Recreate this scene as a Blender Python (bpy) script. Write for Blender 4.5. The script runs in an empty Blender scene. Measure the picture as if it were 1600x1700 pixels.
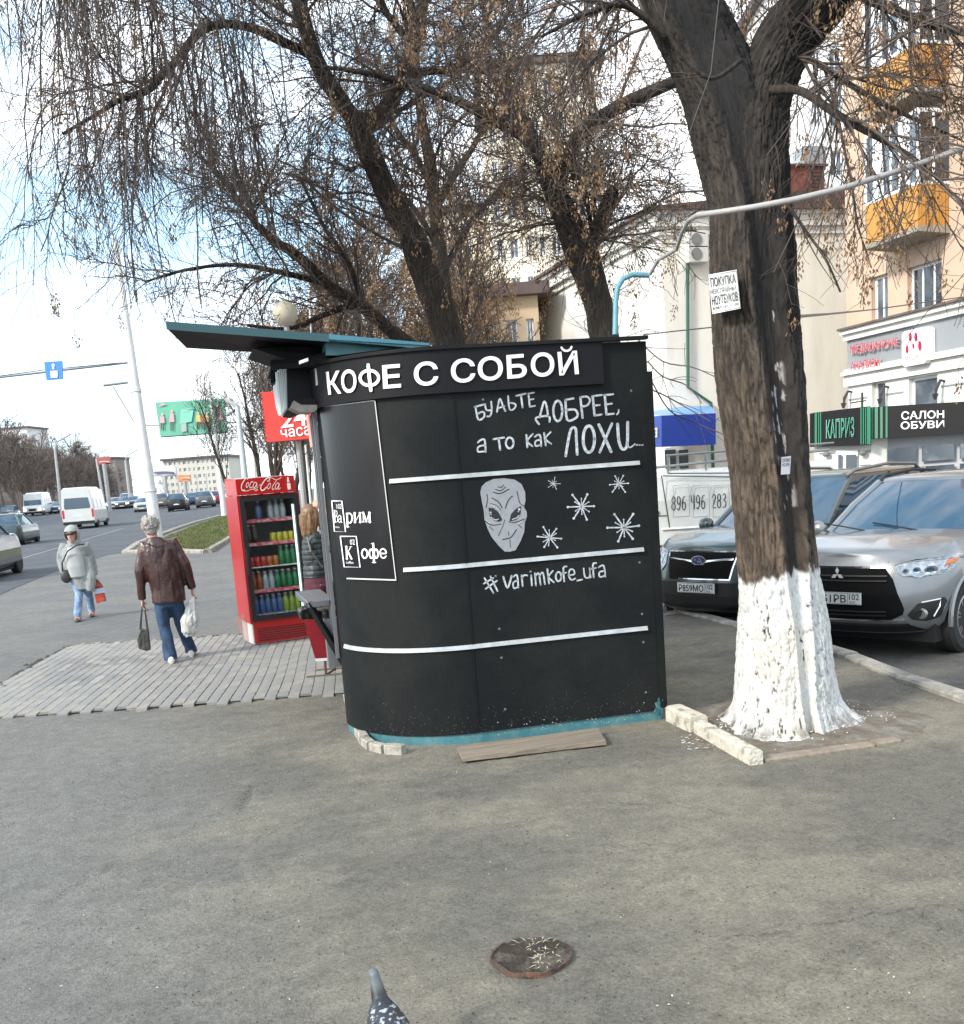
import bpy, bmesh, math, random
import numpy as np
from mathutils import Matrix, Vector
SC = bpy.context.scene
COL = SC.collection
R = math.radians

# ---------------------------------------------------------------- camera
F = 1700.; PPX, PPY = 800., 1066.; EYE = 1.8
ROLL, PITCH, YAW = R(4.26), R(9.278), R(15.283)
fwd = np.array([math.sin(YAW)*math.cos(PITCH), math.cos(YAW)*math.cos(PITCH), -math.sin(PITCH)])
rt0 = np.array([math.cos(YAW), -math.sin(YAW), 0.])
up0 = np.cross(rt0, fwd)
CX = math.cos(ROLL)*rt0 - math.sin(ROLL)*up0
CYD = -math.sin(ROLL)*rt0 - math.cos(ROLL)*up0
CAM = np.array([0, 0, EYE])
cam = bpy.data.cameras.new('camera'); camo = bpy.data.objects.new('camera', cam); COL.objects.link(camo)
cam.sensor_fit = 'HORIZONTAL'; cam.sensor_width = 36; cam.lens = 36*F/1600; cam.shift_y = 216/1600
cam.clip_start = .05; cam.clip_end = 3000
camo.matrix_world = Matrix(((CX[0], -CYD[0], -fwd[0], 0), (CX[1], -CYD[1], -fwd[1], 0), (CX[2], -CYD[2], -fwd[2], EYE), (0, 0, 0, 1)))
SC.camera = camo

# ---------------------------------------------------------------- sky and sun
SUN_EL, SUN_AZ = R(33), R(-112)      # azimuth measured from +Y towards +X
W = bpy.data.worlds.new('World'); SC.world = W; W.use_nodes = True
nt = W.node_tree; nt.nodes.clear()
out = nt.nodes.new('ShaderNodeOutputWorld'); bg = nt.nodes.new('ShaderNodeBackground')
sky = nt.nodes.new('ShaderNodeTexSky'); sky.sky_type = 'NISHITA'; sky.sun_disc = False
sky.sun_elevation = SUN_EL; sky.sun_rotation = SUN_AZ; sky.air_density = 1.0; sky.dust_density = 1.5; sky.ozone_density = 1.0
tc = nt.nodes.new('ShaderNodeTexCoord'); mp = nt.nodes.new('ShaderNodeMapping'); mp.inputs['Scale'].default_value = (1, 1, 2.1)
mp.inputs['Location'].default_value = (4.1, 2.2, -.95)
ns = nt.nodes.new('ShaderNodeTexNoise'); ns.inputs['Scale'].default_value = 3.2; ns.inputs['Detail'].default_value = 6; ns.inputs['Roughness'].default_value = .55
rp = nt.nodes.new('ShaderNodeValToRGB'); rp.color_ramp.elements[0].position = .385; rp.color_ramp.elements[1].position = .565
mx = nt.nodes.new('ShaderNodeMixRGB'); mx.inputs['Color2'].default_value = (11.5, 11.8, 12.2, 1)
lift = nt.nodes.new('ShaderNodeMixRGB'); lift.blend_type = 'ADD'; lift.inputs['Fac'].default_value = 1; lift.inputs['Color2'].default_value = (2.8, 4.4, 5.5, 1)
nt.links.new(tc.outputs['Generated'], mp.inputs[0]); nt.links.new(mp.outputs[0], ns.inputs[0]); nt.links.new(ns.outputs['Fac'], rp.inputs[0])
nt.links.new(sky.outputs[0], lift.inputs['Color1']); nt.links.new(lift.outputs[0], mx.inputs['Color1'])
nt.links.new(rp.outputs[0], mx.inputs['Fac']); nt.links.new(mx.outputs[0], bg.inputs[0]); nt.links.new(bg.outputs[0], out.inputs[0])
bg.inputs['Strength'].default_value = .088
sun = bpy.data.lights.new('sun', 'SUN'); suno = bpy.data.objects.new('sun', sun); COL.objects.link(suno)
sun.energy = 1.9; sun.angle = R(8); sun.color = (1, .93, .82)
sd = Vector((math.sin(SUN_AZ)*math.cos(SUN_EL), math.cos(SUN_AZ)*math.cos(SUN_EL), math.sin(SUN_EL)))
suno.rotation_euler = sd.to_track_quat('Z', 'Y').to_euler()
SC.view_settings.view_transform = 'Standard'; SC.view_settings.look = 'None'; SC.view_settings.exposure = 1.15; SC.view_settings.gamma = 1

# ---------------------------------------------------------------- where a sight line of the photograph meets a plane
def ray(px, py): return fwd + CX*((px-PPX)/F) + CYD*((py-PPY)/F)
def G(px, py, z=0.): v = ray(px, py); return CAM + v*((z-EYE)/v[2])
def zr(y): return 5.2e-5*max(0., min(y, 180.)-5.)**2      # the avenue climbs gently into the distance
def GR(px, py):
    v = ray(px, py); a, b = 1., 330.
    f = lambda t: EYE+v[2]*t-zr(v[1]*t)
    if f(b) > 0: return CAM+v*b+np.array([0, 0, zr(v[1]*b)-(EYE+v[2]*b)])
    for _ in range(50):
        m = (a+b)/2
        if f(m) > 0: a = m
        else: b = m
    return CAM+v*a
def PY(px, py, y): v = ray(px, py); return CAM + v*(y/v[1])
def PX(px, py, x): v = ray(px, py); return CAM + v*(x/v[0])
def PD(px, py, d): return CAM + ray(px, py)*d

# ---------------------------------------------------------------- materials
MATS = {}
def mat(name, col, rough=.6, metal=0., var=0., vs=4., bump=0., bs=40., col2=None, mixs=3., mr=(.45, .6), emit=0., trans=0., coat=0., stretch=None, spec=None, alpha=None):
    if name in MATS: return MATS[name]
    m = bpy.data.materials.new(name); m.use_nodes = True; n = m.node_tree; b = n.nodes['Principled BSDF']; L = n.links
    b.inputs['Roughness'].default_value = rough; b.inputs['Metallic'].default_value = metal
    b.inputs['Base Color'].default_value = (*col, 1)
    if coat: b.inputs['Coat Weight'].default_value = coat; b.inputs['Coat Roughness'].default_value = .06
    if spec is not None: b.inputs['Specular IOR Level'].default_value = spec
    if trans: b.inputs['Transmission Weight'].default_value = trans
    if alpha is not None: b.inputs['Alpha'].default_value = alpha
    if emit: b.inputs['Emission Color'].default_value = (*col, 1); b.inputs['Emission Strength'].default_value = emit
    tcn = n.nodes.new('ShaderNodeTexCoord'); src = tcn.outputs['Object']
    if stretch:
        mp = n.nodes.new('ShaderNodeMapping'); mp.inputs['Scale'].default_value = stretch; L.new(src, mp.inputs[0]); src = mp.outputs[0]
    last = None
    if col2 is not None:
        t = n.nodes.new('ShaderNodeTexNoise'); t.inputs['Scale'].default_value = mixs; t.inputs['Detail'].default_value = 8; t.inputs['Roughness'].default_value = .6; L.new(src, t.inputs[0])
        r = n.nodes.new('ShaderNodeMapRange'); r.inputs[1].default_value = mr[0]; r.inputs[2].default_value = mr[1]; L.new(t.outputs['Fac'], r.inputs[0])
        x = n.nodes.new('ShaderNodeMixRGB'); x.inputs[1].default_value = (*col, 1); x.inputs[2].default_value = (*col2, 1); L.new(r.outputs[0], x.inputs[0]); last = x.outputs[0]
    if var:
        t = n.nodes.new('ShaderNodeTexNoise'); t.inputs['Scale'].default_value = vs; t.inputs['Detail'].default_value = 7; t.inputs['Roughness'].default_value = .65; L.new(src, t.inputs[0])
        r = n.nodes.new('ShaderNodeMapRange'); r.inputs[1].default_value = .3; r.inputs[2].default_value = .7; r.inputs[3].default_value = 1-var; r.inputs[4].default_value = 1+var; L.new(t.outputs['Fac'], r.inputs[0])
        x = n.nodes.new('ShaderNodeMixRGB'); x.blend_type = 'MULTIPLY'; x.inputs[0].default_value = 1
        if last is None: x.inputs[1].default_value = (*col, 1)
        else: L.new(last, x.inputs[1])
        L.new(r.outputs[0], x.inputs[2]); last = x.outputs[0]
    if last is not None: L.new(last, b.inputs['Base Color'])
    if bump:
        t = n.nodes.new('ShaderNodeTexNoise'); t.inputs['Scale'].default_value = bs; t.inputs['Detail'].default_value = 6; L.new(src, t.inputs[0])
        bp = n.nodes.new('ShaderNodeBump'); bp.inputs['Strength'].default_value = bump; bp.inputs['Distance'].default_value = .02; L.new(t.outputs['Fac'], bp.inputs['Height']); L.new(bp.outputs[0], b.inputs['Normal'])
    MATS[name] = m; return m

# ---------------------------------------------------------------- mesh helpers
WM = {}
def tag(o, label=None, cat=None, group=None, kind=None):
    if label: o['label'] = label
    if cat: o['category'] = cat
    if group: o['group'] = group
    if kind: o['kind'] = kind
    return o
def empty(name, loc, rz=0, label=None, cat=None, group=None):
    o = bpy.data.objects.new(name, None); COL.objects.link(o); o.empty_display_size = .2
    o.location = loc; o.rotation_euler = (0, 0, rz)
    WM[o] = Matrix.Translation(Vector(loc)) @ Matrix.Rotation(rz, 4, 'Z')
    return tag(o, label, cat, group)
def setmesh(me, V, Fc, mi=None, smooth=False):
    V = np.asarray(V, np.float32); me.vertices.add(len(V)); me.vertices.foreach_set('co', V.ravel())
    if isinstance(Fc, np.ndarray):
        k = Fc.shape[1]; tot = np.full(len(Fc), k, np.int32); idx = Fc.ravel().astype(np.int32)
    else:
        tot = np.array([len(f) for f in Fc], np.int32); idx = np.array([i for f in Fc for i in f], np.int32)
    st = np.concatenate([[0], np.cumsum(tot)[:-1]]).astype(np.int32)
    me.loops.add(len(idx)); me.loops.foreach_set('vertex_index', idx)
    me.polygons.add(len(tot)); me.polygons.foreach_set('loop_start', st); me.polygons.foreach_set('loop_total', tot)
    if mi is not None: me.polygons.foreach_set('material_index', np.asarray(mi, np.int32))
    me.polygons.foreach_set('use_smooth', np.full(len(tot), bool(smooth)))
    me.update(calc_edges=True); me.validate()
def link(name, me, mats, parent=None, base=None):
    if not isinstance(mats, (list, tuple)): mats = [mats]
    for m in mats: me.materials.append(m)
    o = bpy.data.objects.new(name, me); COL.objects.link(o)
    if parent is not None:
        me.transform(WM[parent].inverted()); WM[o] = WM[parent]
        o.parent = parent
        if parent.type == 'MESH' and parent.parent is None: pass
    else:
        if base is not None:
            me.transform(Matrix.Translation(-Vector(base))); o.location = base
        WM[o] = Matrix.Translation(Vector(base)) if base is not None else Matrix()
    return o
def vnoise(x, y, z=None, seed=0):
    if z is None: z = np.zeros_like(x)
    xi = np.floor(x).astype(np.int64); yi = np.floor(y).astype(np.int64); zi = np.floor(z).astype(np.int64)
    fx = x-xi; fy = y-yi; fz = z-zi
    fx = fx*fx*(3-2*fx); fy = fy*fy*(3-2*fy); fz = fz*fz*(3-2*fz)
    def h(a, b, c):
        n = (a*374761393 + b*668265263 + c*2147483647 + seed*974634777) & 0xffffffff
        n = ((n ^ (n >> 13))*1274126177) & 0xffffffff
        return ((n ^ (n >> 16)) & 0xffff)/65535.
    r = 0
    for a in (0, 1):
        for b in (0, 1):
            for c in (0, 1):
                r = r + h(xi+a, yi+b, zi+c)*(fx if a else 1-fx)*(fy if b else 1-fy)*(fz if c else 1-fz)
    return r
def fbm(x, y, z=None, o=4, seed=0):
    s = 0; a = .5; t = 0
    for i in range(o): s = s + a*vnoise(x*2**i, y*2**i, None if z is None else z*2**i, seed+i); t += a; a *= .5
    return s/t
class MB:
    def __init__(s, T=None): s.v = []; s.f = []; s.m = []; s.T = T; s.mi = 0
    def add(s, V, Fc, m=None):
        n = len(s.v); V = [tuple(map(float, p)) for p in V]
        if s.T is not None: V = [tuple(s.T @ Vector(p)) for p in V]
        s.v += V; s.f += [tuple(i+n for i in f) for f in Fc]; s.m += [s.mi if m is None else m]*len(Fc); return s
    def box(s, x0, x1, y0, y1, z0, z1, m=None, b=0.):
        if b > 0:
            pr = [(x0+b, y0), (x1-b, y0), (x1, y0+b), (x1, y1-b), (x1-b, y1), (x0+b, y1), (x0, y1-b), (x0, y0+b)]
            rings = []
            for z, i in ((z0, b), (z0+b, 0), (z1-b, 0), (z1, b)):
                cx, cy = (x0+x1)/2, (y0+y1)/2; sx = 1-2*i/max(x1-x0, 1e-6)*.999; sy = 1-2*i/max(y1-y0, 1e-6)*.999
                rings.append([(cx+(x-cx)*sx, cy+(y-cy)*sy, z) for x, y in pr])
            return s.loft(rings, m=m, caps=True)
        return s.add([(x0, y0, z0), (x1, y0, z0), (x1, y1, z0), (x0, y1, z0), (x0, y0, z1), (x1, y0, z1), (x1, y1, z1), (x0, y1, z1)],
                     [(0, 3, 2, 1), (4, 5, 6, 7), (0, 1, 5, 4), (1, 2, 6, 5), (2, 3, 7, 6), (3, 0, 4, 7)], m)
    def quad(s, a, b, c, d, m=None): return s.add([a, b, c, d], [(0, 1, 2, 3)], m)
    def poly(s, p, m=None): return s.add(p, [tuple(range(len(p)))], m)
    def prism(s, p, d, m=None):        # solid: polygon p extruded by vector d
        n = len(p); q = [tuple(np.array(a, float)+np.array(d, float)) for a in p]
        return s.add(list(p)+q, [tuple(range(n))[::-1], tuple(range(n, 2*n))]+[(i, (i+1) % n, n+(i+1) % n, n+i) for i in range(n)], m)
    def loft(s, rings, m=None, caps=True, closed=True):
        n = len(rings[0]); V = [p for r in rings for p in r]; Fc = []
        for k in range(len(rings)-1):
            for i in range(n if closed else n-1):
                j = (i+1) % n; Fc.append((k*n+i, k*n+j, (k+1)*n+j, (k+1)*n+i))
        if caps: Fc += [tuple(range(n))[::-1], tuple(range((len(rings)-1)*n, len(rings)*n))]
        return s.add(V, Fc, m)
    def tube(s, P, r, n=8, m=None, caps=True, sq=None):
        P = [np.array(p, float) for p in P]; rr = r if hasattr(r, '__len__') else [r]*len(P); rings = []
        prev = None
        for k, p in enumerate(P):
            t = P[min(k+1, len(P)-1)]-P[max(k-1, 0)]; t = t/(np.linalg.norm(t)+1e-9)
            if prev is None: a = np.array([0, 0, 1.]) if abs(t[2]) < .9 else np.array([1., 0, 0]); u = np.cross(t, a)
            else: u = prev-t*np.dot(prev, t)
            u /= np.linalg.norm(u)+1e-9; prev = u; w = np.cross(t, u)
            rings.append([tuple(p+rr[k]*(u*math.cos(2*math.pi*i/n)+w*math.sin(2*math.pi*i/n))) for i in range(n)])
        return s.loft(rings, m, caps)
    def lathe(s, prof, n=16, c=(0, 0, 0), m=None, axis='z'):
        rings = []
        for r, h in prof:
            ring = []
            for i in range(n):
                a = 2*math.pi*i/n; x, y = max(r, 1e-4)*math.cos(a), max(r, 1e-4)*math.sin(a)
                p = (x, y, h) if axis == 'z' else ((h, x, y) if axis == 'x' else (y, h, x))
                ring.append((p[0]+c[0], p[1]+c[1], p[2]+c[2]))
            rings.append(ring)
        return s.loft(rings, m, True)
    def ball(s, c, r, n=12, m=None, sc=(1, 1, 1)):
        k = max(6, n//2+2); rings = []
        for j in range(k+1):
            a = math.pi*j/k; rings.append([(c[0]+sc[0]*r*math.sin(a+1e-3*(j == 0)-1e-3*(j == k))*math.cos(2*math.pi*i/n), c[1]+sc[1]*r*math.sin(a+1e-3*(j == 0)-1e-3*(j == k))*math.sin(2*math.pi*i/n), c[2]-sc[2]*r*math.cos(a)) for i in range(n)])
        return s.loft(rings, m, True)
    def build(s, name, mats, parent=None, smooth=False, base='auto'):
        me = bpy.data.meshes.new(name); V = np.array(s.v, np.float32)
        setmesh(me, V, s.f, s.m, smooth)
        if parent is None and base == 'auto': base = ((V[:, 0].min()+V[:, 0].max())/2, (V[:, 1].min()+V[:, 1].max())/2, V[:, 2].min())
        if base == 'auto': base = None
        if smooth:
            bm = bmesh.new(); bm.from_mesh(me); bmesh.ops.remove_doubles(bm, verts=bm.verts, dist=1e-5); bm.to_mesh(me); bm.free()
        o = link(name, me, mats, parent, base)
        if smooth:
            me.set_sharp_from_angle(angle=R(38))
        return o
def copy_tree(o, parent=None, loc=None, rz=None):
    c = o.copy(); COL.objects.link(c)
    if parent is not None: c.parent = parent
    if loc is not None: c.location = loc
    if rz is not None: c.rotation_euler = (0, 0, rz)
    for ch in list(o.children): copy_tree(ch, c)
    return c
def bevel(o, w=.004, seg=2):
    m = o.modifiers.new('bevel', 'BEVEL'); m.width = w; m.segments = seg; m.limit_method = 'ANGLE'; return o

# --- lettering: glyph outlines of the built-in font laid into a four-cornered field of a surface
def glyphs(txt, bold=0.):
    cu = bpy.data.curves.new('lettering', 'FONT'); cu.body = txt; cu.offset = bold; cu.resolution_u = 3
    o = bpy.data.objects.new('lettering', cu); COL.objects.link(o)
    dg = bpy.context.evaluated_depsgraph_get(); me = bpy.data.meshes.new_from_object(o.evaluated_get(dg))
    V = np.array([v.co[:] for v in me.vertices]); Fc = [tuple(p.vertices) for p in me.polygons]
    bpy.data.objects.remove(o); bpy.data.curves.remove(cu); bpy.data.meshes.remove(me)
    return V, Fc
def text_in(mb, txt, TL, TR, BR, BL, mapper, bold=0., m=None, box=None, mirror=False):
    V, Fc = glyphs(txt, bold)
    x0, x1 = V[:, 0].min(), V[:, 0].max(); y0, y1 = (V[:, 1].min(), V[:, 1].max()) if box is None else box
    out = []
    for p in V:
        u = (p[0]-x0)/(x1-x0); w = (p[1]-y0)/(y1-y0)
        a = np.array(BL)*(1-u)+np.array(BR)*u; b = np.array(TL)*(1-u)+np.array(TR)*u; q = a*(1-w)+b*w
        out.append(mapper(*q))
    mb.add(out, Fc, m)
def ribbon(mb, pts, w, mapper, m=None, smooth=True, w2=None):
    P = [np.array(p, float) for p in pts]
    if smooth and len(P) > 2:
        Q = []
        for i in range(len(P)-1):
            p0 = P[max(i-1, 0)]; p1 = P[i]; p2 = P[i+1]; p3 = P[min(i+2, len(P)-1)]
            for t in (0, .25, .5, .75): Q.append(.5*((2*p1)+(-p0+p2)*t+(2*p0-5*p1+4*p2-p3)*t*t+(-p0+3*p1-3*p2+p3)*t**3))
        Q.append(P[-1]); P = Q
    n = len(P); A = []; B = []
    for i, p in enumerate(P):
        t = P[min(i+1, n-1)]-P[max(i-1, 0)]; t = t/(np.hypot(*t)+1e-9); q = np.array([-t[1], t[0]])
        f = w if w2 is None else w+(w2-w)*abs(q[0])
        A.append(mapper(*(p+q*f/2))); B.append(mapper(*(p-q*f/2)))
    mb.add(A+B, [(i, i+1, n+i+1, n+i) for i in range(n-1)], m)
    if w2 is None:
        for p in (P[0], P[-1]):
            mb.add([mapper(p[0]+w*.5*math.cos(a), p[1]+w*.5*math.sin(a)) for a in np.linspace(0, 2*math.pi, 9)[:-1]], [tuple(range(8))], m)
def ell(cx, cy, rx, ry, n=12, rot=0):
    return [(cx+rx*math.cos(a)*math.cos(rot)-ry*math.sin(a)*math.sin(rot), cy+rx*math.cos(a)*math.sin(rot)+ry*math.sin(a)*math.cos(rot)) for a in np.linspace(0, 2*math.pi, n+1)]
# ================================================================ ground
def kerbx(y): return float(np.interp(y, [-5, 1, 4, 5.8, 6.57, 7.66, 9.5, 11.5, 30, 120, 400], [3.5, 4.35, 4.75, 5.02, 5.13, 5.33, 5.45, 5.55, 6.4, 9, 20]))
def ground_mat(name, base, dust, dark, sc=1., smooth=None):
    m = bpy.data.materials.new(name); m.use_nodes = True; n = m.node_tree; L = n.links; b = n.nodes['Principled BSDF']
    b.inputs['Roughness'].default_value = .92; b.inputs['Specular IOR Level'].default_value = .25
    t = n.nodes.new('ShaderNodeTexCoord').outputs['Object']
    def N(s, d=8, r=.6, st=None):
        x = n.nodes.new('ShaderNodeTexNoise'); x.inputs['Scale'].default_value = s; x.inputs['Detail'].default_value = d; x.inputs['Roughness'].default_value = r
        if st:
            q = n.nodes.new('ShaderNodeMapping'); q.inputs['Scale'].default_value = st; L.new(t, q.inputs[0]); L.new(q.outputs[0], x.inputs[0])
        else: L.new(t, x.inputs[0])
        return x.outputs['Fac']
    def MR(s, a, c, lo=0, hi=1):
        x = n.nodes.new('ShaderNodeMapRange'); x.inputs[1].default_value = a; x.inputs[2].default_value = c; x.inputs[3].default_value = lo; x.inputs[4].default_value = hi; L.new(s, x.inputs[0]); return x.outputs[0]
    def MIX(f, a, c, bl='MIX'):
        x = n.nodes.new('ShaderNodeMixRGB'); x.blend_type = bl
        if isinstance(f, float): x.inputs[0].default_value = f
        else: L.new(f, x.inputs[0])
        for i, v in ((1, a), (2, c)):
            if isinstance(v, tuple): x.inputs[i].default_value = (*v, 1)
            else: L.new(v, x.inputs[i])
        return x.outputs[0]
    c = MIX(MR(N(.8*sc, 7, .62, (.85, 1.05, 1)), .44, .58), base, dust)
    c = MIX(MR(N(2.3*sc, 9, .75, (.8, 1.1, 1)), .55, .72, 0, .7), c, dark)
    if smooth:      # trodden, dustier and greyer strip on the road side
        sx = n.nodes.new('ShaderNodeSeparateXYZ'); L.new(t, sx.inputs[0]); ad = n.nodes.new('ShaderNodeMath'); ad.operation = 'MULTIPLY_ADD'; L.new(N(.7, 5), ad.inputs[0]); ad.inputs[1].default_value = 1.8; L.new(sx.outputs[0], ad.inputs[2])
        c = MIX(MR(ad.outputs[0], .1, 1.5, .8, 0), c, smooth)
    c = MIX(1., c, MR(N(75*sc, 4, .7), .3, .7, .66, 1.34), 'MULTIPLY')
    c = MIX(1., c, MR(N(9*sc, 6, .7), .3, .7, .8, 1.2), 'MULTIPLY')
    pit = n.nodes.new('ShaderNodeMath'); pit.operation = 'MULTIPLY'; L.new(MR(N(38*sc, 3, .65), .56, .66), pit.inputs[0]); L.new(MR(N(1.9*sc, 6, .7), .46, .6), pit.inputs[1])
    c = MIX(MR(pit.outputs[0], 0, 1, 0, .42), c, tuple(x*.33 for x in base))
    lt = n.nodes.new('ShaderNodeMath'); lt.operation = 'MULTIPLY'; L.new(MR(N(55*sc, 2, .6), .60, .68), lt.inputs[0]); L.new(MR(N(1.3*sc, 6, .7), .45, .6), lt.inputs[1])
    c = MIX(MR(lt.outputs[0], 0, 1, 0, .3), c, tuple(min(x*1.9, .4) for x in base))
    v = n.nodes.new('ShaderNodeTexVoronoi'); v.inputs['Scale'].default_value = 130*sc; L.new(t, v.inputs[0])
    c = MIX(MR(v.outputs['Distance'], .0, .22, .45, 0), c, tuple(x*.45 for x in base))
    L.new(c, b.inputs['Base Color'])
    bp = n.nodes.new('ShaderNodeBump'); bp.inputs['Strength'].default_value = 1.0; bp.inputs['Distance'].default_value = .012
    h = MIX(.35, MR(N(48*sc, 6, .75), .3, .7), MR(v.outputs['Distance'], 0, .5)); L.new(h, bp.inputs['Height']); L.new(bp.outputs[0], b.inputs['Normal'])
    MATS[name] = m; return m
m_pave = ground_mat('old_asphalt', (.155, .147, .127), (.228, .210, .168), (.082, .076, .064), smooth=(.197, .198, .190))
m_drive = ground_mat('drive_asphalt', (.15, .153, .155), (.18, .178, .168), (.11, .113, .115), .8)
m_road = ground_mat('road_asphalt', (.082, .089, .102), (.10, .107, .12), (.066, .071, .082), .7)
m_park = ground_mat('car_park_asphalt', (.12, .118, .112), (.15, .145, .133), (.085, .083, .08), .9)
m_kerb = mat('kerb_concrete', (.33, .31, .27), .9, var=.25, vs=9, bump=.5, bs=60, col2=(.22, .21, .19), mixs=5)
m_white_kerb = mat('limed_kerb', (.52, .49, .41), .9, var=.2, vs=14, bump=.6, bs=50, col2=(.27, .25, .2), mixs=11, mr=(.5, .62))

MB().quad((-900, -300, -.75), (900, -300, -.75), (900, 1500, -.75), (-900, 1500, -.75)).build('ground', m_park, None, base=None)['kind'] = 'structure'
mb = MB()
for a, b, za, zb in ((-20, 12.5, -.2, -.2), (12.5, 20, -.2, -.64), (20, 300, -.64, -.64)): mb.quad((2.5, a, za), (90, a, za), (90, b, zb), (2.5, b, zb))
mb.build('car_park', m_park, None, base=None)['kind'] = 'structure'
# pavement slab: fine near sheet, plain far sheet
ys = np.concatenate([np.arange(.6, 8.7, .035), np.arange(8.735, 11.01, .07)]); xs = np.linspace(-4.2, 0, 120)
nu = 250; V = []
for y in ys:
    kx = kerbx(y)
    for u in np.linspace(0, 1, nu): V.append((-4.6+(kx+4.6)*u, y))
V = np.array(V); x, y = V[:, 0], V[:, 1]
z = -.006+.011*(fbm(x*.9, y*.9, o=3, seed=3)-.5)*2*.6
rg = fbm(x*1.7, y*2.4, o=3, seed=9); z -= .010*np.clip((rg-.52)*8, 0, 1)*fbm(x*22, y*22, o=2, seed=5)
cr = np.abs(fbm(x*1.1+3, y*1.1, o=4, seed=31)-.5); z -= .010*np.exp(-(cr/.0035)**2)*(fbm(x*.5, y*.5, seed=77, o=2) > .56)
z = np.minimum(z, .0)
# broken edge of an older patch, in front of the kiosk on the left
P1, P2, P3 = G(398, 1345)[:2], G(416, 1302)[:2], G(640, 1296)[:2]
def dseg(x, y, a, b):
    ax, ay = a; bx, by = b; t = np.clip(((x-ax)*(bx-ax)+(y-ay)*(by-ay))/((bx-ax)**2+(by-ay)**2), 0, 1)
    return np.hypot(x-ax-t*(bx-ax), y-ay-t*(by-ay))
wob = .02*(fbm(x*8, y*8, o=2, seed=13)-.5)
z -= .018*np.exp(-((dseg(x, y, P1, P2)+wob)/.02)**2)+.008*np.exp(-((dseg(x, y, P2, P3)+wob)/.015)**2)
P0 = G(385, 1640)[:2]
z -= .003*np.exp(-((dseg(x, y, P1, P0)+wob)/.03)**2)
n1 = len(ys); idx = np.arange(n1*nu).reshape(n1, nu)
Fq = np.stack([idx[:-1, :-1], idx[:-1, 1:], idx[1:, 1:], idx[1:, :-1]], -1).reshape(-1, 4)
me = bpy.data.meshes.new('pavement'); setmesh(me, np.column_stack([x, y, z]), Fq, smooth=True)
pav = link('pavement', me, m_pave); pav['kind'] = 'structure'
mb = MB(); yl = [float(ys[-1])]+list(np.arange(12.5, 190, 5))+[250, 500]
for a, b in zip(yl[:-1], yl[1:]): mb.quad((-120, a, zr(a)-.006), (kerbx(a), a, zr(a)-.006), (kerbx(b), b, zr(b)-.006), (-120, b, zr(b)-.006))
mb.quad((-120, -20, -.006), (-4.6, -20, -.006), (-4.6, float(ys[-1]), -.006), (-120, float(ys[-1]), -.006)); mb.quad((-4.6, -20, -.006), (4, -20, -.006), (4.3, .6, -.006), (-4.6, .6, -.006))
mb.build('forecourt', m_drive, None, base=None)['kind'] = 'structure'
# road: its near kerb line read off the ground
edge = [GR(*p)[:2] for p in ((-140, 1050), (20, 978), (100, 945), (178, 921), (208, 916))]+[GR(*p)[:2] for p in ((230, 903), (280, 883), (330, 866), (366, 857), (392, 849.5))]
edge += [edge[-1]+(edge[-1]-edge[-2])*4]
eY = np.array([e[1] for e in edge]); eX = np.array([e[0] for e in edge]); od_ = np.argsort(eY); ex = lambda y: float(np.interp(y, eY[od_], eX[od_]))
mb = MB(); yy_ = sorted(set(list(np.arange(-20, 190, 4.))+[float(v) for v in eY if v < 190]))
for a, b in zip(yy_[:-1], yy_[1:]): mb.quad((-21-.01*a, a, zr(a)+.002), (ex(a), a, zr(a)+.002), (ex(b), b, zr(b)+.002), (-21-.01*b, b, zr(b)+.002))
mb.build('road', m_road, None, base=None)['kind'] = 'structure'
m_line = mat('worn_road_paint', (.2, .215, .23), .8, col2=(.13, .14, .155), mixs=8)
rd = MB()
for k, (a, b) in enumerate((((20, 932), (95, 910)), ((110, 905), (205, 877)), ((40, 870), (92, 860)), ((75, 888), (92, 885)), ((225, 871), (262, 860)), ((285, 853), (312, 847)), ((0, 880), (20, 876)))):
    p, q = GR(*a), GR(*b)
    for t in range(8):
        u, w = p+(q-p)*t/8, p+(q-p)*(t+1)/8; za, zb = zr(u[1])+.008, zr(w[1])+.008; rd.prism([(u[0]-.07, u[1], za), (u[0]+.07, u[1], za), (w[0]+.07, w[1], zb), (w[0]-.07, w[1], zb)], (0, 0, .001))
rd.build('lane_marking', m_line, None, base=None)['kind'] = 'structure'
# grassy strip along the road with its kerbs
gE = edge[4:]; tip = GR(208, 918)[:2]
gr_l = [GR(*p)[:2] for p in ((262, 905), (283, 892), (330, 872), (366, 860), (392, 852))]
gr_r = [GR(*p)[:2] for p in ((345, 918), (388, 891), (425, 871), (450, 859), (462, 852.5))]
m_grass = mat('spring_turf', (.105, .135, .045), .95, col2=(.155, .15, .075), mixs=.6, var=.3, vs=1.5)
mb = MB(); n = 5
for i in range(n-1): mb.prism([(*gr_l[i], zr(gr_l[i][1])), (*gr_r[i], zr(gr_r[i][1])), (*gr_r[i+1], zr(gr_r[i+1][1])), (*gr_l[i+1], zr(gr_l[i+1][1]))], (0, 0, .06))
mb.build('grass_verge', m_grass, None, base=None)['kind'] = 'structure'
rng = np.random.default_rng(5); B = 26000; t = rng.random(B)**2.0; s = rng.random(B)
def lerp_poly(Pl, t): Pl = np.array(Pl); return np.stack([np.interp(t*(len(Pl)-1), np.arange(len(Pl)), Pl[:, k]) for k in (0, 1)], 1)
c = lerp_poly(gr_l, t*.8)*(1-s[:, None])+lerp_poly(gr_r, t*.8)*s[:, None]
h = .04+.08*rng.random(B); a = rng.random(B)*6.28; w = .025
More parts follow.
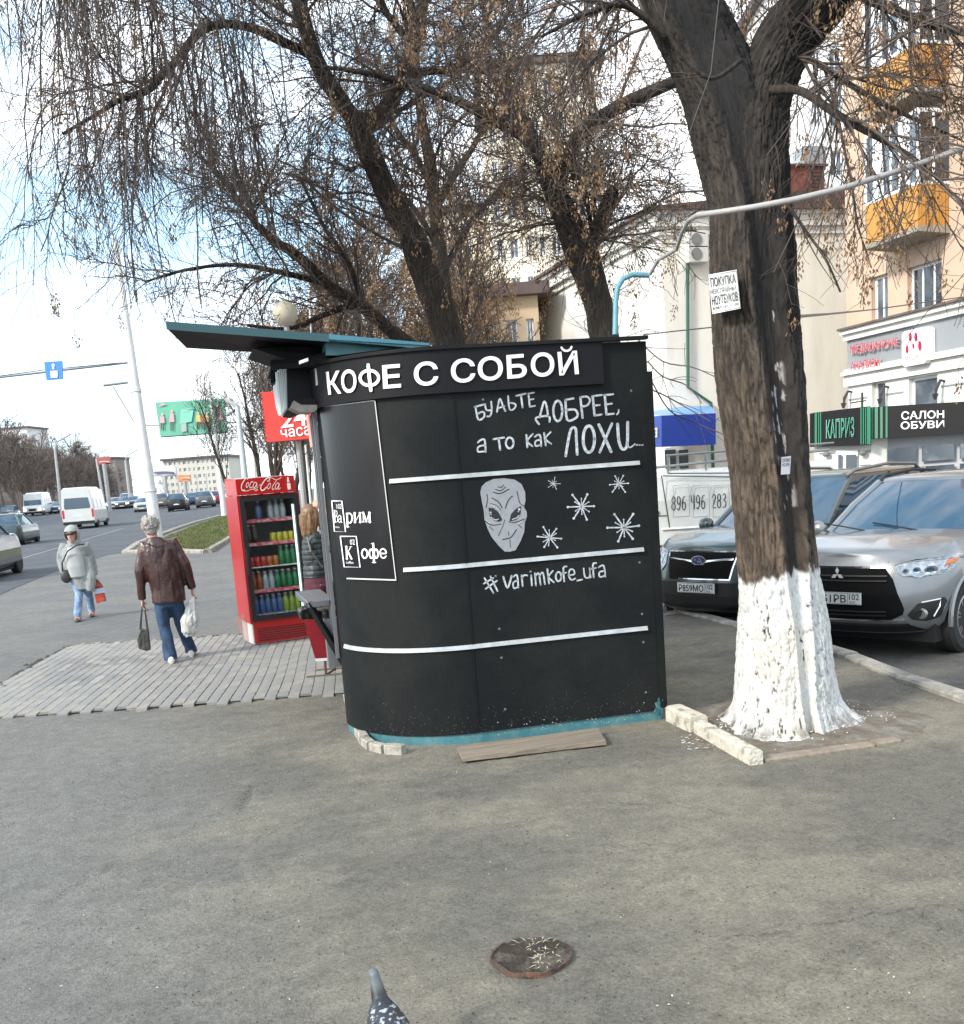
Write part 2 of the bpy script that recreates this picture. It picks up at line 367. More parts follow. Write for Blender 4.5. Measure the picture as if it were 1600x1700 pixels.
base = np.column_stack([c, .055+5.2e-5*np.maximum(0, c[:, 1]-5)**2]); V = np.empty((B, 3, 3)); off = np.column_stack([np.cos(a), np.sin(a), a*0])*w
V[:, 0] = base-off; V[:, 1] = base+off; V[:, 2] = base+np.column_stack([rng.normal(0, .03, B), rng.normal(0, .03, B), h])
me = bpy.data.meshes.new('grass'); setmesh(me, V.reshape(-1, 3), np.arange(B*3).reshape(-1, 3)); g = link('grass', me, m_grass); g['kind'] = 'stuff'
# kerb stones
def kerb_run(line, name, w, h, z0, m, L=1.0, parent=None, maxn=40, gap=.012, rough=.01):
    P = [np.array(p, float) for p in line]; seg = np.r_[0, np.cumsum([np.linalg.norm(b-a) for a, b in zip(P[:-1], P[1:])])]; rg = random.Random(len(P)*7+1)
    s = 0; k = 0
    while s < seg[-1]-.1 and k < maxn:
        e = min(s+L, seg[-1]); f = lambda u: np.array([np.interp(u, seg, [p[i] for p in P]) for i in (0, 1)])
        a, b = f(s+gap), f(e-gap); d = (b-a)/np.linalg.norm(b-a); nn = np.array([-d[1], d[0]]); j = rg.uniform(-rough, rough); b2 = rg.uniform(-rough, rough)
        a = a+nn*j; b = b+nn*b2; z0_ = z0+zr(a[1]); zt = z0_+h+rg.uniform(-rough, rough); c = .12*w
        rings = []
        for p, zz in ((a, zt+rg.uniform(-rough, rough)*.5), (b, zt+rg.uniform(-rough, rough)*.5)):
            rings.append([(*(p-nn*w/2), z0_-.1), (*(p-nn*w/2), zz-c), (*(p-nn*(w/2-c)), zz), (*(p+nn*(w/2-c)), zz), (*(p+nn*w/2), zz-c), (*(p+nn*w/2), z0_-.1)])
        MB().loft(rings).build(name, m, parent); s = e; k += 1
kp = MB().box(-.01, .01, 5, 5.02, -.19, -.18).build('parking_kerb', m_kerb, None, base=None); kp['kind'] = 'structure'
kerb_run([(kerbx(v)+.05, v) for v in (3.6, 4.8, 5.8, 6.57, 7.66, 9.5, 11.5, 14, 18, 24)], 'kerb_stone', .15, .035, 0, m_kerb, 1., kp, 20, rough=.012)
rk = MB().box(-.01, .01, 60, 60.02, -.05, -.04).build('verge_kerb', m_kerb, None, base=None); rk['kind'] = 'structure'
kerb_run([tip]+[e for e in edge[5:10]], 'kerb_stone', .28, .1, 0, m_kerb, 3., rk, 20)
kerb_run([tip, GR(262, 916)[:2], gr_r[0]], 'kerb_stone', .3, .1, 0, m_kerb, 2.5, rk, 8)
kerb_run([p for p in gr_r], 'kerb_stone', .22, .12, 0, m_kerb, 3., rk, 20)
mb = MB(); pc = [(*tip, .001)]+[(*G(*p)[:2], .001) for p in ((262, 914), (345, 917))]
mb.poly([(p[0], p[1], zr(p[1])+.012) for p in (tip, GR(262, 915)[:2], gr_r[0], gr_l[0], GR(235, 905)[:2])]).build('verge_soil', mat('dry_soil', (.2, .175, .135), .95, var=.3, vs=2, bump=.4), None, base=None)['kind'] = 'structure'

# ---------------- brick paving patch
m_brick = mat('paver_grey', (.25, .25, .238), .9, var=.18, vs=2.2, bump=.35, bs=60, col2=(.17, .17, .165), mixs=1.1)
m_brick2 = mat('paver_warm', (.26, .248, .225), .9, var=.18, vs=2.2, bump=.35, bs=60)
m_joint = mat('joint_sand', (.15, .145, .13), .95, bump=.4)
quadT = [G(*p)[:2] for p in ((-60, 1196), (300, 1171), (585, 1150), (600, 1049), (400, 1054), (120, 1072), (0, 1138), (-60, 1172))]
def inpoly(p, poly):
    c = False; n = len(poly)
    for i in range(n):
        a, b = poly[i], poly[i-1]
        if (a[1] > p[1]) != (b[1] > p[1]) and p[0] < (b[0]-a[0])*(p[1]-a[1])/(b[1]-a[1])+a[0]: c = not c
    return c
pv = MB().poly([(*p, .0035) for p in quadT]).build('brick_paving', m_joint, None, base=None); pv['kind'] = 'structure'
dA, dB = G(66, 1187)[:2], G(228, 1068)[:2]; ud = (dB-dA)/np.linalg.norm(dB-dA); vd = np.array([ud[1], -ud[0]])
bl, bw = .2, .1
bm0 = MB(); e = .006
bm0.loft([[(-bl/2+.004, -bw/2+.004, -.03), (bl/2-.004, -bw/2+.004, -.03), (bl/2-.004, bw/2-.004, -.03), (-bl/2+.004, bw/2-.004, -.03)], [(-bl/2+.006, -bw/2+.0025, -.003), (bl/2-.006, -bw/2+.0025, -.003), (bl/2-.006, bw/2-.0025, -.003), (-bl/2+.006, bw/2-.0025, -.003)],
          [(-bl/2+.010, -bw/2+.0055, 0), (bl/2-.010, -bw/2+.0055, 0), (bl/2-.010, bw/2-.0055, 0), (-bl/2+.010, bw/2-.0055, 0)]])
bmes = []
for mm in (m_brick, m_brick2):
    me = bpy.data.meshes.new('brick'); setmesh(me, bm0.v, bm0.f); me.materials.append(mm); bmes.append(me)
cells = []
org = np.array([-.4, 11.]); rg = random.Random(3)
for i in range(-45, 46):
    for j in range(-60, 61):
        p = org+ud*(i+.5*(j % 2))*bl+vd*j*bw
        if inpoly(p, quadT): cells.append((np.linalg.norm(p), p))
cells.sort(key=lambda q: q[0]); rest = MB()
ang = math.atan2(ud[1], ud[0])
for k, (dd, p) in enumerate(cells):
    wav = .012*math.sin(p[0]*2.1+p[1]*1.3); z = .0125+.003*math.sin(p[0]*1.7)*math.cos(p[1]*1.1)+rg.uniform(-.0012, .0012); p = p+vd*wav
    if k < 295:
        o = bpy.data.objects.new('brick', bmes[rg.random() < .35]); COL.objects.link(o); o.parent = pv; o.location = (p[0], p[1], z)
        o.rotation_euler = (rg.uniform(-.012, .012), rg.uniform(-.01, .01), ang+rg.uniform(-.015, .015))
    else:
        rest.T = Matrix.Translation((p[0], p[1], z)) @ Matrix.Rotation(ang+rg.uniform(-.015, .015), 4, 'Z') @ Matrix.Rotation(rg.uniform(-.02, .02), 4, 'X'); rest.add(bm0.v, bm0.f, int(rg.random() < .35))
o = rest.build('far_bricks', [m_brick, m_brick2], pv); o['kind'] = 'stuff'
# crumbled asphalt lip where the paving meets the drive
lip = MB(); rg = random.Random(8)
for a, b in (((-60, 1172), (0, 1138)), ((0, 1138), (60, 1100)), ((60, 1100), (120, 1072)), ((120, 1072), (235, 1066)), ((235, 1066), (400, 1054)), ((400, 1054), (600, 1049))):
    A, Bq = G(*a)[:2], G(*b)[:2]; L = np.linalg.norm(Bq-A); n = int(L/.05)
    for i in range(n):
        p = A+(Bq-A)*(i+rg.random())/n+np.array([rg.gauss(0, .03), rg.gauss(0, .03)]); r = rg.uniform(.015, .05)
        lip.add([(p[0]+r*math.cos(q)*rg.uniform(.7, 1.2), p[1]+r*math.sin(q)*rg.uniform(.7, 1.2), .0) for q in np.linspace(0, 5.2, 6)]+[(p[0], p[1], r*.55)], [(i, (i+1) % 6, 6) for i in range(6)])
lip.build('broken_asphalt_edge', mat('dark_dirt', (.06, .056, .05), .95, var=.3, vs=20), None, base=None)['kind'] = 'stuff'

ck = MB(); rg = random.Random(6)
for A, Bq, w in ((P1, P2, .008), (P2, P3, .005), (P1, P0, .0035)):
    A, Bq = np.array(A), np.array(Bq); n = int(np.linalg.norm(Bq-A)/.018)
    for i in range(n):
        if rg.random() < (.1 if w > .007 else .45): continue
        p = A+(Bq-A)*i/n+np.array([rg.gauss(0, .006), rg.gauss(0, .006)]); r = w*rg.uniform(.5, 1.2); ck.add([(p[0]+r*1.3*math.cos(t)*rg.uniform(.6, 1.2), p[1]+r*math.sin(t)*rg.uniform(.8, 1.5), .0015) for t in np.linspace(0, 6.28, 8)[:-1]], [tuple(range(7))])
for k, (a, b, n, amp) in enumerate((((1010, 1330), (1590, 1395), 60, .05), ((640, 1430), (1180, 1400), 55, .06), ((60, 1500), (380, 1340), 50, .04), ((1200, 1560), (1590, 1500), 40, .04), ((430, 1300), (560, 1282), 20, .03))):
    A, Bq = np.array(G(*a)[:2]), np.array(G(*b)[:2]); d = (Bq-A)/np.linalg.norm(Bq-A); nn = np.array([-d[1], d[0]]); o_ = 0; pv_ = None
    for i in range(n*2):
        o_ = o_*.93+rg.gauss(0, amp*.22); p = A+(Bq-A)*i/(n*2)+nn*o_; w = .0022*rg.uniform(.3, 1.4)
        if pv_ is not None and rg.random() > .18: ck.add([(*(pv_[0]-nn*pv_[1]), .0012), (*(p-nn*w), .0012), (*(p+nn*w), .0012), (*(pv_[0]+nn*pv_[1]), .0012)], [(0, 1, 2, 3)])
        pv_ = (p, w)
ck.build('crack_dirt', MATS['dark_dirt'], None, base=None)['kind'] = 'stuff'
# ================================================================ coffee kiosk
ARC = [(1.80+.85*math.cos(a), 7.45+.85*math.sin(a)) for a in np.linspace(-math.pi/2, -math.pi, 31)]
OUT = [(3.07, 6.51)]+[(1.80+(3.07-1.80)*t, 6.60-.09*t) for t in (.75, .5, .25)]+ARC+[(1.32, 9.6)]
OUT = np.array(OUT)
KC = {}
def K(px, py, off=.004):
    if off not in KC: KC[off] = off_out(off)
    P = KC[off]; v = ray(px, py); best = None
    for a, b in zip(P[:-1], P[1:]):
        d = b-a; M2 = np.array([[v[0], -d[0]], [v[1], -d[1]]]); det = M2[0, 0]*M2[1, 1]-M2[0, 1]*M2[1, 0]
        if abs(det) < 1e-9: continue
        t = (a[0]*M2[1, 1]-M2[0, 1]*a[1])/det; u = (M2[0, 0]*a[1]-M2[1, 0]*a[0])/det
        if -.001 <= u <= 1.001 and t > 0 and (best is None or t < best): best = t
    if best is None:
        c = np.array([v[0], v[1]]); best = min((np.dot(P[i], c)/np.dot(c, c) for i in range(4, len(P)-1)), key=lambda q: abs(q-7.3))
    return tuple(CAM+v*best)
def off_out(o):
    P = []
    for i in range(len(OUT)):
        a, b = OUT[max(i-1, 0)], OUT[min(i+1, len(OUT)-1)]; d = b-a; nn = np.array([-d[1], d[0]])/np.linalg.norm(d)
        if np.dot(nn, OUT[i]-np.array([2.2, 8.2])) < 0: nn = -nn
        P.append(OUT[i]+nn*o)
    return P
m_black = mat('charcoal_paint', (.0072, .0088, .0097), .62, var=.15, vs=30, col2=(.012, .0135, .0135), mixs=1.6, bump=.06, bs=90, spec=.16)
m_black2 = mat('black_vinyl', (.005, .005, .007), .28, spec=.4, bump=.03, bs=4)
m_fascia = mat('black_sign_board', (.0065, .0065, .0085), .62, spec=.22)
m_white = mat('white_vinyl', (.8, .8, .8), .5)
m_chalk = mat('brushed_white_paint', (.5, .53, .56), .7, col2=(.28, .31, .34), mixs=55, mr=(.4, .62), var=.2, vs=30)
m_trim = mat('white_trim', (.34, .36, .37), .4, var=.3, vs=9)
m_teal = mat('teal_paint', (.045, .17, .20), .5, var=.2, vs=8, col2=(.08, .19, .21), mixs=12)
m_steel = mat('grey_frame', (.16, .17, .18), .4, metal=.3)
kiosk = empty('coffee_kiosk', (2.2, 8, 0), 0, 'black takeaway coffee kiosk with rounded corner, painted alien head and a projecting canopy', 'kiosk')
def shell(mb, o, z0, z1, i0=0, i1=None, th=.01, m=None):
    P = off_out(o)[i0:i1]; Q = off_out(o-th)[i0:i1]
    mb.loft([[(*p, z0) for p in P]+[(*q, z0) for q in Q[::-1]], [(*p, z1) for p in P]+[(*q, z1) for q in Q[::-1]]], m, caps=True)
TOPZ = 2.63
body = MB(); ring = [tuple(p) for p in OUT]+[(3.3, 9.6)]
body.loft([[(*p, .058) for p in ring], [(*p, TOPZ-.03) for p in ring]]); body.build('wall', m_black, kiosk, smooth=True)
pl = MB(); r2 = [tuple(p) for p in off_out(-.012)]+[(3.28, 9.58)]; pl.loft([[(*p, -.03) for p in r2], [(*p, .061) for p in r2]]); pl.build('plinth', m_teal, kiosk)
# panels: slight overlap edges of the cladding sheets
for px, y0, y1 in ((622, 660, 1240), (783, 645, 1228)):
    mb = MB(); a = K(px-18 if px > 700 else px-18, y0, .0); b = K(px+23, y1, .0)
    x = (a[0]+b[0])/2; yy = np.interp(x, [1.8, 3.07], [6.60, 6.51])
    if px > 700: mb.box(x-.05, x-.044, yy-.004, yy+.01, .08, 2.34); mb.build('panel_seam', m_fascia, kiosk)
    mb = MB()
for z, pa, pb in ((1.80, 640, 1073), (1.21, 657, 1081), (.66, 585, 1087)):
    mb = MB(); P = off_out(.016); Q = off_out(.0); xs_ = [p for p in P]; zc = z
    A = []; 
    for p, q in zip(P, Q):
        lim = {640: K(640, 800)[0], 657: K(660, 945)[0], 585: .945}[pa]
        if p[0] >= lim-.0 and p[1] < 7.45: A.append((p, q))
    A[0] = (A[0][0]-np.array([.09, 0]), A[0][1]-np.array([.09, 0]))
    print('strip', z, len(A))
    rings = [[(*p, zc-.014), (*(p*.4+q*.6), zc+.013), (*q, zc+.014), (*q, zc-.014)] for p, q in A]
    mb.loft(rings); mb.build('trim_strip', m_trim, kiosk, smooth=True)
# fascia with the sign, darker recessed end and coping
mb = MB(); shell(mb, .032, 2.335, TOPZ-.02, 1, len(OUT)-1, .03); fas = mb.build('fascia', m_fascia, kiosk, smooth=True)
mb = MB(); shell(mb, .05, TOPZ-.022, TOPZ, 0, len(OUT), .06); mb.build('coping', m_black, kiosk)
mb = MB(); mb.box(3.05, 3.10, 6.497, 6.9, .08, 2.40); mb.build('corner_board', m_black, kiosk)
mb = MB(); Kf = lambda x, y: K(x, y, .044)
text_in(mb, 'КО', (540.5, 617), (591, 612), (592, 651), (545, 656), Kf, .018)
ribbon(mb, ell(613, 627.5, 15.5, 12.5, 20), 5.2, Kf, smooth=False); ribbon(mb, [(611, 606), (613, 627), (615.5, 648)], 5.6, Kf, smooth=False)
text_in(mb, 'Е С СОБ', (634, 606), (873, 586.5), (875, 627), (636, 646), Kf, .018); text_in(mb, 'О', (880, 586.5), (919, 583.5), (921, 624), (882, 627), Kf, .018); text_in(mb, 'И', (925, 584.5), (957.5, 582), (961, 621), (928.5, 623.5), Kf, .018); ribbon(mb, [(932, 577), (935, 581), (940.5, 582.5), (946, 580.5), (948.5, 576)], 3.6, Kf)
mb.build('sign_lettering', m_white, fas)['kind'] = 'stuff'
# poster on the rounded corner
cor = [(530, 676), (622, 665), (657, 963), (567, 960)]
def bil(u, w, c=cor): return tuple(np.array(c[0])*(1-u)*(1-w)+np.array(c[1])*u*(1-w)+np.array(c[2])*u*w+np.array(c[3])*(1-u)*w)
mb = MB(); nx, ny = 14, 8; g = [[K(*bil(i/nx, j/ny), .007+.004*math.sin(j*1.3+i)*(i > 10)) for i in range(nx+1)] for j in range(ny+1)]
g2 = [[K(*bil(i/nx, j/ny), .001) for i in range(nx+1)] for j in range(ny+1)]
for G_ in (g,): mb.add([p for r in G_ for p in r], [(j*(nx+1)+i, (j+1)*(nx+1)+i, (j+1)*(nx+1)+i+1, j*(nx+1)+i+1) for j in range(ny) for i in range(nx)])
post = mb.build('poster', m_black2, kiosk, smooth=True)
mb = MB()
for e in ([bil(u, 0) for u in np.linspace(0, 1, 9)], [bil(1, u) for u in np.linspace(0, 1, 9)], [bil(u, 1) for u in np.linspace(.1, 1, 9)]): ribbon(mb, e, 1.5 if e[0][1] < 900 else 2.4, lambda x, y: K(x, y, .013), smooth=False)
mb.build('poster_edge', mat('poster_core', (.5, .5, .5), .5), post)
def pc(pts, sx=.2589, ox=500, oy=820): return [(ox+x*sx, oy+y*sx) for x, y in pts]
mb = MB(); Kp = lambda x, y: K(x, y, .0125)
for bx in ([(195, 45), (260, 45), (284, 243), (213, 240), (195, 45)], [(250, 272), (352, 272), (377, 470), (275, 468), (250, 272)]): ribbon(mb, pc(bx), 1.9, Kp, smooth=False)
def serif(ch, x0, y0, w, h, sh=.08):
    S = {'р': [([(.18, 0), (.18, 1.4)], .22), ([(.18, .12), (.5, -.02), (.85, .2), (.88, .6), (.6, .98), (.2, .85)], .17), ([(0, .03), (.25, .03)], .06), ([(0, 1.4), (.45, 1.4)], .06)],
         'и': [([(.16, 0), (.16, 1)], .2), ([(.84, 0), (.84, 1)], .2), ([(.2, .9), (.8, .1)], .07), ([(0, .03), (.34, .03)], .06), ([(.66, .03), (1, .03)], .06), ([(0, .97), (.34, .97)], .06), ([(.66, .97), (1, .97)], .06)],
         'м': [([(.15, 0), (.12, 1)], .07), ([(.15, 0), (.48, .95)], .19), ([(.48, .95), (.82, 0)], .07), ([(.84, 0), (.86, 1)], .2), ([(0, .03), (.25, .03)], .06), ([(.75, .03), (1, .03)], .06), ([(0, .97), (.28, .97)], .06), ([(.7, .97), (1, .97)], .06)],
         'о': [(ell(.5, .5, .38, .46), .2)],
         'ф': [([(.5, -.55), (.5, 1.4)], .16), (ell(.27, .5, .19, .45), .14), (ell(.73, .5, .19, .45), .14), ([(.3, -.53), (.5, -.53)], .06), ([(.32, 1.4), (.68, 1.4)], .06)],
         'е': [([(.15, .5), (.85, .5), (.82, .2), (.5, .02), (.2, .2), (.13, .55), (.3, .9), (.6, .98), (.88, .78)], .15)],
         'К': [([(.2, 0), (.2, 1)], .2), ([(.85, .02), (.3, .5)], .09), ([(.4, .42), (.85, .98)], .2), ([(0, .03), (.42, .03)], .05), ([(0, .97), (.42, .97)], .05), ([(.66, .97), (1, .97)], .05), ([(.66, .03), (1, .03)], .05)],
         'В': [([(.2, 0), (.2, 1)], .22), ([(.2, .03), (.7, .05), (.8, .25), (.6, .47), (.25, .48)], .12), ([(.25, .5), (.75, .52), (.9, .75), (.7, .96), (.2, .97)], .14), ([(0, .03), (.3, .03)], .05), ([(0, .97), (.3, .97)], .05)],
         'а': [([(.1, .25), (.4, .02), (.72, .15), (.74, .85), (.95, .95)], .17), ([(.7, .4), (.2, .55), (.12, .85), (.4, .98), (.7, .8)], .14)]}[ch]
    for pts, ww in S: ribbon(mb, pc([(x0+x*w+sh*y*h*.5, y0+y*h) for x, y in pts]), ww*w*.2589*1.15, Kp, smooth=len(pts) > 5)
serif('В', 208, 105, 27, 78); serif('а', 234, 135, 27, 50)
serif('р', 285, 125, 45, 62); serif('и', 334, 121, 50, 62); serif('м', 388, 119, 57, 62)
serif('К', 280, 336, 46, 82); serif('о', 382, 352, 46, 62); serif('ф', 430, 352, 66, 62); serif('е', 498, 350, 50, 62)
for tx, a, b, c, d in (('102', (225, 65), (257, 65), (259, 95), (227, 95)), ('02', (311, 292), (342, 292), (344, 325), (313, 325)), ('Varim', (216, 205), (243, 207), (244, 219), (217, 217)), ('coffee', (286, 430), (334, 432), (335, 448), (287, 446))):
    text_in(mb, tx, *pc([a, b, c, d]), Kp, .0)
mb.build('poster_lettering', m_white, post)
# hand-painted lettering, alien head, stars
c2 = lambda pts: [(760+x*.225, 640+y*.225) for x, y in pts]
Kc = lambda x, y: K(x, y, .004)
HAND = [([(200, 138), (125, 158)], 14), ([(130, 158), (150, 250), (190, 236), (195, 205), (178, 195), (148, 208)], 14), ([(200, 140), (212, 182), (250, 180)], 13), ([(245, 120), (250, 180), (238, 224), (215, 228)], 13),
 ([(288, 195), (294, 160), (310, 98), (336, 160), (350, 188)], 13), ([(296, 168), (344, 152)], 11), ([(370, 78), (382, 176), (418, 168), (424, 138), (384, 128)], 13), ([(430, 76), (500, 60)], 14), ([(465, 70), (477, 162)], 14),
 ([(520, 58), (530, 158)], 13), ([(520, 60), (562, 52)], 11), ([(525, 106), (558, 100)], 11), ([(530, 158), (568, 150)], 11),
 ([(598, 285), (575, 240), (668, 226), (676, 268)], 15), ([(604, 234), (622, 160), (638, 118), (656, 160), (664, 224)], 15), (ell(737, 188, 33, 75), 17), ([(852, 96), (792, 106)], 15), ([(794, 106), (806, 252), (864, 244), (884, 212), (862, 178), (804, 180)], 17),
 ([(903, 88), (920, 238)], 17), ([(903, 88), (950, 82), (974, 108), (955, 145), (912, 156)], 15), ([(990, 80), (1060, 70)], 14), ([(994, 80), (1008, 222)], 17), ([(1000, 150), (1046, 144)], 13), ([(1008, 222), (1060, 214)], 15),
 ([(1078, 72), (1145, 64)], 14), ([(1083, 70), (1096, 214)], 17), ([(1090, 140), (1136, 134)], 13), ([(1096, 214), (1150, 208)], 15), ([(1186, 180), (1184, 200), (1172, 214)], 11),
 ([(148, 420), (172, 400), (198, 405), (205, 490)], 14), ([(200, 440), (152, 452), (150, 488), (205, 484)], 13), ([(262, 396), (340, 384)], 14), ([(300, 392), (312, 475)], 15), (ell(382, 424, 28, 40), 15),
 ([(505, 365), (512, 456)], 14), ([(552, 358), (512, 410), (550, 448)], 13), ([(568, 378), (596, 362), (610, 382), (614, 448)], 13), ([(608, 400), (572, 412), (574, 446), (610, 438)], 12), ([(636, 352), (648, 442)], 14), ([(684, 344), (646, 392), (688, 430)], 13),
 ([(795, 520), (815, 400), (835, 322), (868, 318), (874, 400), (880, 508)], 20), (ell(966, 396, 42, 98), 22), ([(1040, 290), (1130, 488)], 22), ([(1136, 282), (1046, 492)], 19),
 ([(1178, 285), (1186, 400), (1212, 468), (1248, 440), (1252, 272)], 22), ([(1248, 430), (1268, 458), (1306, 432)], 11), ([(1318, 440), (1324, 438)], 11), ([(1338, 440), (1344, 438)], 11), ([(1358, 440), (1364, 438)], 11),
 ([(196, 1420), (262, 1530)], 12), ([(240, 1408), (292, 1516)], 12), ([(190, 1462), (262, 1420)], 12), ([(205, 1500), (288, 1440)], 12),
 ([(335, 1412), (366, 1494), (396, 1405)], 14), ([(408, 1412), (436, 1400), (446, 1490)], 12), ([(440, 1438), (408, 1455), (414, 1496), (446, 1484)], 12), ([(470, 1400), (478, 1480)], 13), ([(472, 1425), (488, 1400), (512, 1402)], 12),
 ([(540, 1400), (546, 1474)], 13), ([(534, 1374), (538, 1372)], 12), ([(568, 1385), (576, 1475)], 12), ([(572, 1405), (596, 1385), (610, 1470)], 12), ([(602, 1405), (626, 1380), (642, 1465)], 12), ([(660, 1355), (672, 1460)], 13), ([(700, 1368), (670, 1412), (708, 1452)], 12),
 (ell(742, 1410, 20, 34), 13), ([(802, 1335), (778, 1348), (784, 1445)], 13), ([(764, 1388), (800, 1380)], 10), ([(820, 1400), (860, 1390), (850, 1358), (825, 1362), (818, 1405), (838, 1434), (866, 1424)], 12), ([(880, 1440), (916, 1432)], 12),
 ([(928, 1350), (936, 1408), (958, 1420), (974, 1400), (970, 1342), (978, 1416)], 12), ([(1020, 1310), (996, 1322), (1002, 1415)], 13), ([(982, 1354), (1018, 1346)], 10), ([(1038, 1342), (1066, 1326), (1080, 1345), (1088, 1410)], 12), ([(1080, 1366), (1044, 1378), (1048, 1412), (1086, 1402)], 12)]
mb = MB()
for p, w in HAND: ribbon(mb, c2(p), w*.225*1.0, Kc)
mb.build('hand_lettering', m_chalk, kiosk)['kind'] = 'stuff'
mb = MB()
rg = random.Random(12)
for cx, cy, r, na in ((707, 725, 50, 10), (1188, 725, 78, 12), (912, 893, 112, 12), (1225, 1048, 122, 12), (677, 1123, 98, 12)):
    for k in range(na):
        a = 2*math.pi*k/na+rg.uniform(-.15, .15); rr = r*(rg.uniform(.8, 1.0) if k % 2 == 0 else rg.uniform(.45, .6)); w = r*.09 if k % 2 == 0 else r*.06
        ribbon(mb, c2([(cx, cy), (cx+rr*math.cos(a), cy+rr*math.sin(a))]), w*.225, Kc, smooth=False)
        q = c2([(cx+rr*math.cos(a), cy+rr*math.sin(a))])[0]; d = r*.225*(.085 if k % 2 == 0 else .055)
        mb.add([K(q[0]+d*math.cos(t), q[1]+d*math.sin(t), .0055) for t in np.linspace(0, 2*math.pi, 9)[:-1]], [tuple(range(8))])
mb.build('painted_star_bursts', m_chalk, kiosk)['kind'] = 'stuff'
m_alien = mat('grey_mural_paint', (.25, .265, .285), .7, var=.12, vs=18)
mb = MB(); al = c2([(165, 790), (175, 745), (205, 715), (260, 690), (340, 684), (420, 695), (470, 728), (496, 785), (499, 850), (488, 900), (508, 930), (510, 965), (494, 1010), (490, 1080), (462, 1150), (425, 1216), (385, 1226), (345, 1225), (300, 1182), (250, 1120), (220, 1060), (196, 990), (190, 920), (176, 850)])
cen = c2([(335, 950)])[0]; mb.add([K(*cen, .004)]+[K(*p, .004) for p in al], [(0, i+1, (i+1) % len(al)+1) for i in range(len(al))])
mb.build('alien_head_mural', m_alien, kiosk)
mb = MB(); Kd = lambda x, y: K(x, y, .006)
for e in ([(225, 902), (262, 905), (300, 935), (326, 988), (312, 1004), (270, 1000), (236, 965)], [(466, 888), (425, 912), (392, 948), (380, 1002), (428, 992), (462, 950)]): mb.add([Kd(*p) for p in c2(e)], [tuple(range(len(e)))])
for p, w in (([(330, 1135), (390, 1120), (432, 1062)], 5), ([(260, 786), (312, 796), (376, 764)], 5), ([(276, 766), (316, 775), (352, 748)], 4), ([(298, 746), (320, 752), (338, 732)], 4), ([(250, 830), (298, 858), (326, 902)], 5), ([(402, 815), (370, 850), (350, 905)], 5), ([(240, 870), (285, 885), (318, 920)], 3),
             ([(214, 800), (218, 850), (206, 900)], 4), ([(436, 780), (458, 868), (496, 888)], 4), ([(345, 990), (330, 1040), (298, 1110)], 3), ([(372, 1080), (376, 1105)], 3), ([(200, 1000), (250, 1030), (318, 1022)], 4), ([(232, 1040), (262, 1068)], 3), ([(440, 1020), (470, 1050)], 3), ([(375, 1005), (420, 1010), (490, 985)], 4), ([(384, 1135), (386, 1195)], 3)):
    ribbon(mb, c2(p), w*.225*1.3, Kd)
mb.build('alien_head_linework', mat('black_mural_paint', (.01, .01, .012), .6), kiosk)
mb = MB()
for x, y, r in ((240, 937, 8), (244, 952, 5), (452, 914, 9), (446, 930, 5)): mb.add([K(*q, .008) for q in c2(ell(x, y, r, r, 8)[:-1])], [tuple(range(8))])
for p in ([(245, 970), (275, 992), (300, 985)], [(400, 988), (430, 978), (450, 958)], [(205, 990), (240, 1018)], [(235, 880), (290, 908), (312, 950)], [(478, 1000), (440, 1022)]): ribbon(mb, c2(p), 1.3, lambda x, y: K(x, y, .008))
mb.build('alien_head_highlights', m_chalk, kiosk)['kind'] = 'stuff'
# peeled teal undercoat at the bottom right corner and splashes
mb = MB(); rg = random.Random(4)
for k in range(26):
    x, y = rg.gauss(1093, 4), rg.uniform(1160, 1188); r = rg.uniform(1, 3.2)
    if x > 1098: x = 1097
    mb.add([K(x+r*rg.uniform(.5, 1.3)*math.cos(t), y+1.6*r*math.sin(t), .0045) for t in np.linspace(0, 6.28, 8)[:-1]], [tuple(range(7))])
mb.build('peeling_patch', m_teal, kiosk)
mb = MB()
for k in range(70):
    x = rg.uniform(820, 1090); y = 1222-(x-820)*.115-abs(rg.gauss(0, 9)); r = rg.uniform(.3, 1.)
    mb.add([K(x+r*math.cos(t), y+r*math.sin(t), .004) for t in np.linspace(0, 6.28, 6)[:-1]], [tuple(range(5))])
mb.build('lime_specks', m_chalk, kiosk)['kind'] = 'stuff'
mb = MB(); rg = random.Random(44)
for k in range(420):
    x = rg.uniform(612, 1096); yb = np.interp(x, [605, 640, 700, 800, 1100], [1215, 1228, 1236, 1226, 1188]); y = yb-abs(rg.gauss(0, 26)); r = rg.uniform(.25, .75)
    mb.add([K(x+r*math.cos(t), y+r*1.3*math.sin(t), .003) for t in np.linspace(0, 6.28, 6)[:-1]], [tuple(range(5))])
mb.build('mud_splashes', mat('dried_mud', (.10, .09, .075), .9), kiosk)['kind'] = 'stuff'
for z in (.20, .56, .76, 1.12, 2.28):
    for x in (1.93, 2.95): MB().lathe([(.009, .0), (.007, -.004), (.0, -.005)], 8, (x, float(np.interp(x, [1.8, 3.07], [6.60, 6.51]))-.0005, z), axis='y').build('screw', m_steel, kiosk)
